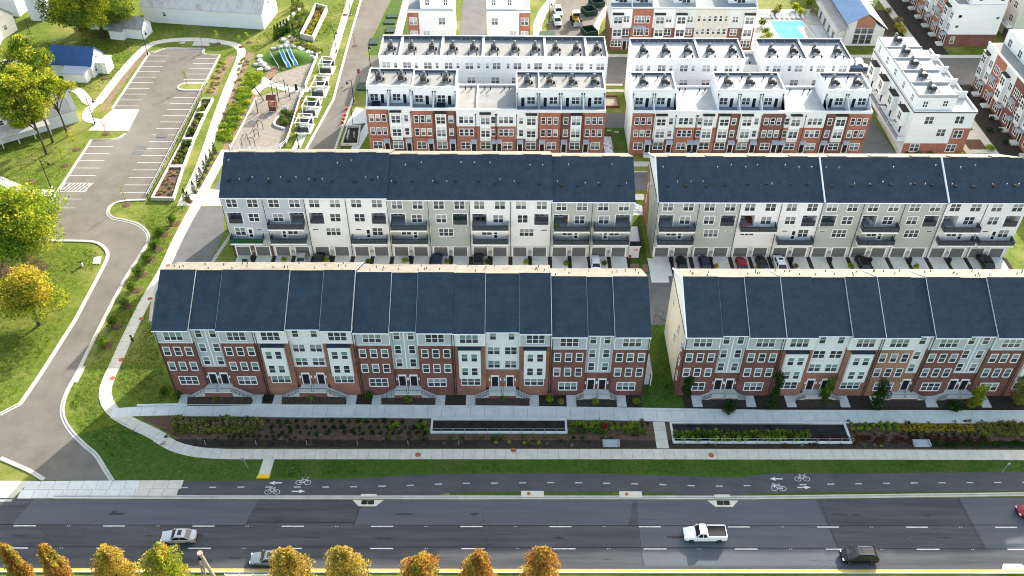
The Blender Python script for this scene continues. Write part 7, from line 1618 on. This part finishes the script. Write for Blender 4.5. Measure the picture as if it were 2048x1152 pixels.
for k in range(5): mb = MB(); mb.box(-.05,.05,-.05,.05,0,.7); mb.build('post', WHTR, t, (k*1.87,0,0))
x, y = G(735,1143); t = thing('marker_post', 'white marker post at the median kerb beside the orange tree', 'marker post', (x,y-.6,0)); mb = MB(); mb.box(-.12,.12,-.05,.05,0,1.0); mb.build('post', WHTR, t); mb = MB(); mb.box(-.13,.13,-.06,.06,.7,.85); mb.build('band', BLACK, t)
# ================================================================ BALCONY AND TERRACE FURNITURE
def sofa_mesh(m, k):
    def f():
        mb = MB(); mb.box(-.9,.9,-.4,.4,.1,.42); mb.box(-.9,.9,.25,.4,.42,.8); mb.box(-.9,-.72,-.4,.25,.42,.62); mb.box(.72,.9,-.4,.25,.42,.62); return mb.mesh('outdoor_sofa', m)
    return shared(('sofa', k), f)
def chair_mesh(m, k):
    def f():
        mb = MB(); mb.box(-.3,.3,-.3,.3,.38,.46); mb.box(-.3,.3,.24,.3,.46,.95)
        for sx in (-.27,.22):
            for sy in (-.27,.22): mb.box(sx,sx+.05,sy,sy+.05,0,.38)
        return mb.mesh('patio_chair', m)
    return shared(('chair', k), f)
def put(me, nm, x, y, z, rz, lab, cat): o = inst(nm, me, None, (x,y,z), rz); tag(o, lab, cat)
SZ = lambda E: (E-.38)-6.0*(E-.38-2.55)/11.0+.08
put(sofa_mesh(GREYS,'g'), 'outdoor_sofa', 45.6, 128.0, SZ(12.95), PI, 'grey sofa on the balcony with the red rug', 'sofa')
put(sofa_mesh(WOODR,'w'), 'outdoor_sofa', 43.4, 130.3, SZ(12.95), -1.2, 'brown corner sofa in the loggia with the red rug', 'sofa')
mb = MB(); mb.box(-1.0,1.0,-.8,.8,0,.02); o = mb.build('rug', mat('red_rug', (.25,.08,.08), .9, (.4,.3,.28), 3), None, (42.2,129.1,SZ(12.95)+.01)); tag(o, 'patterned red rug on a balcony of the white garage house', 'rug')
for k in range(2): put(chair_mesh(mat('green_fabric', (.03,.25,.06), .8),'gr'), 'patio_chair', -10.4+.9*k, 130.1, SZ(13.3), PI, f"bright green chair in the sixth loggia, {'nearer' if k == 0 else 'farther from'} the drive end", 'chair')
for k in range(3): put(chair_mesh(BLACK,'b'), 'patio_chair', -5.8+.95*k, 129.9, SZ(13.3), PI+RN.uniform(-.4,.4), f"dark chair in the seventh house loggia, {ORD[k+1]} from its outer wall", 'chair')
put(chair_mesh(mat('orange_fabric', (.5,.17,.03), .8),'or'), 'patio_chair', 10.3, 129.7, SZ(13.0), PI, 'orange chair in the ninth house loggia', 'chair')
shrub(8.4, 127.7, L_LG, .55, 1.1, 'bright green potted plant on the ninth house balcony', None, n=160, z=SZ(13.0), sc_=1)
put(sofa_mesh(GREYS,'g'), 'outdoor_sofa', 65.2, 129.9, SZ(12.95), 1.9, 'pale grey sofa in the loggia of the sixth house past the gap', 'sofa')
for k, (x_, i) in enumerate(((-27.9,'first'),(-14.4,'fourth'))):
    put(sofa_mesh(NAVY_,'n'), 'outdoor_sofa', x_, 165.6, 10.35 if k == 0 else 10.05, 0, f"dark blue sofa on the roof terrace of the {i} house from the street", 'sofa')
for k in range(2): put(chair_mesh(GREYS,'gc'), 'patio_chair', -27.4+k*1.0, 127.7, 13.3-9.3*(10.75/11)+.1, PI, f"pale chair on the fourth house low balcony, {'nearer' if k == 0 else 'farther from'} the drive", 'chair')

# ================================================================ GRASS TUFTS, LITTER
def inpoly(x, y, P):
    c = False
    for i in range(len(P)):
        (xa, ya), (xb, yb) = P[i-1], P[i]
        if (ya > y) != (yb > y) and x < (xb-xa)*(y-ya)/(yb-ya)+xa: c = not c
    return c
def tufts(nm, P, n, s, mats, zmax=.1):
    W = GP(P); x0, x1 = min(p[0] for p in W), max(p[0] for p in W); y0, y1 = min(p[1] for p in W), max(p[1] for p in W); mb = MB(); k = 0; cl = [(RN.uniform(x0,x1), RN.uniform(y0,y1), RN.uniform(1,5)) for _ in range(40)]
    for _ in range(n*6):
        if k >= n: break
        if RN.random() < .6: c_ = RN.choice(cl); x, y = RN.gauss(c_[0], c_[2]), RN.gauss(c_[1], c_[2])
        else: x, y = RN.uniform(x0,x1), RN.uniform(y0,y1)
        if inpoly(x, y, W): leaf_quad(mb, Vector((x, y, RN.uniform(.01,zmax))), s*RN.uniform(.4,1.3), RN.randrange(len(mats))); k += 1
    mb.build(nm, mats, kind='stuff')
tufts('grass_tufts', [(-60,490),(140,488),(195,505),(198,530),(24,800),(-60,830)], 12000, .17, [L_TURF, L_TURF, L_LG])
tufts('grass_tufts', [(-40,290),(160,296),(90,415),(-40,420)], 6000, .2, [L_TURF, L_LG])
tufts('grass_tufts', [(228,418),(292,450),(304,480),(168,755),(140,810),(155,850),(205,900),(240,955),(350,957),(500,952),(512,922),(420,921),(335,890),(215,830),(200,780),(238,690),(325,520),(378,408)], 13000, .15, [L_TURF, L_TURF, L_LG])
tufts('grass_tufts', [(552,922),(2060,921),(2060,942),(1500,950),(1000,943),(700,953),(544,955)], 9000, .12, [L_TURF, L_DK])
tufts('grass_tufts', [(245,725),(300,640),(330,760),(365,800),(285,808),(232,778)], 4500, .15, [L_TURF, L_TURF, L_OLIVE])
tufts('grass_tufts', [(40,85),(230,85),(300,82),(200,185),(130,165),(20,120)], 6000, .24, [L_TURF, L_LG]); tufts('grass_tufts', [(480,115),(560,80),(640,85),(740,0),(600,20),(520,70)], 5000, .24, [L_TURF, L_LG])
tufts('grass_tufts', [(1310,615),(1330,620),(1350,800),(1285,805)], 2500, .14, [L_TURF, L_DK])
tufts('leaf_litter', [(-40,470),(90,500),(130,560),(150,640),(100,720),(-40,720)], 2600, .13, [L_STR, L_GOLD, L_OR], .04)
tufts('leaf_litter', [(380,925),(520,925),(515,950),(360,955)], 260, .11, [L_STR, L_GOLD], .04); tufts('leaf_litter', [(850,930),(1000,928),(1000,940),(860,942)], 300, .11, [L_STR, L_OLIVE], .04)
P_ = [G(30+62*math.cos(a*.5)*RN.uniform(.8,1.2), 532+30*math.sin(a*.5)*RN.uniform(.75,1.2)) for a in range(12)]
mb = MB(); mb.sheet(P_, .008); struct('bare_soil', mb, MULCH)
x, y = G(40,556); t = thing('fallen_log', 'fallen log on bare soil under the large spreading tree', 'log', (x,y,.15)); mb = MB(); mb.tube([(-2.6,-1.2,0),(0,0,.03),(2.4,1.3,0)], .2, 8, 0, .15); mb.build('log', BARK, t)
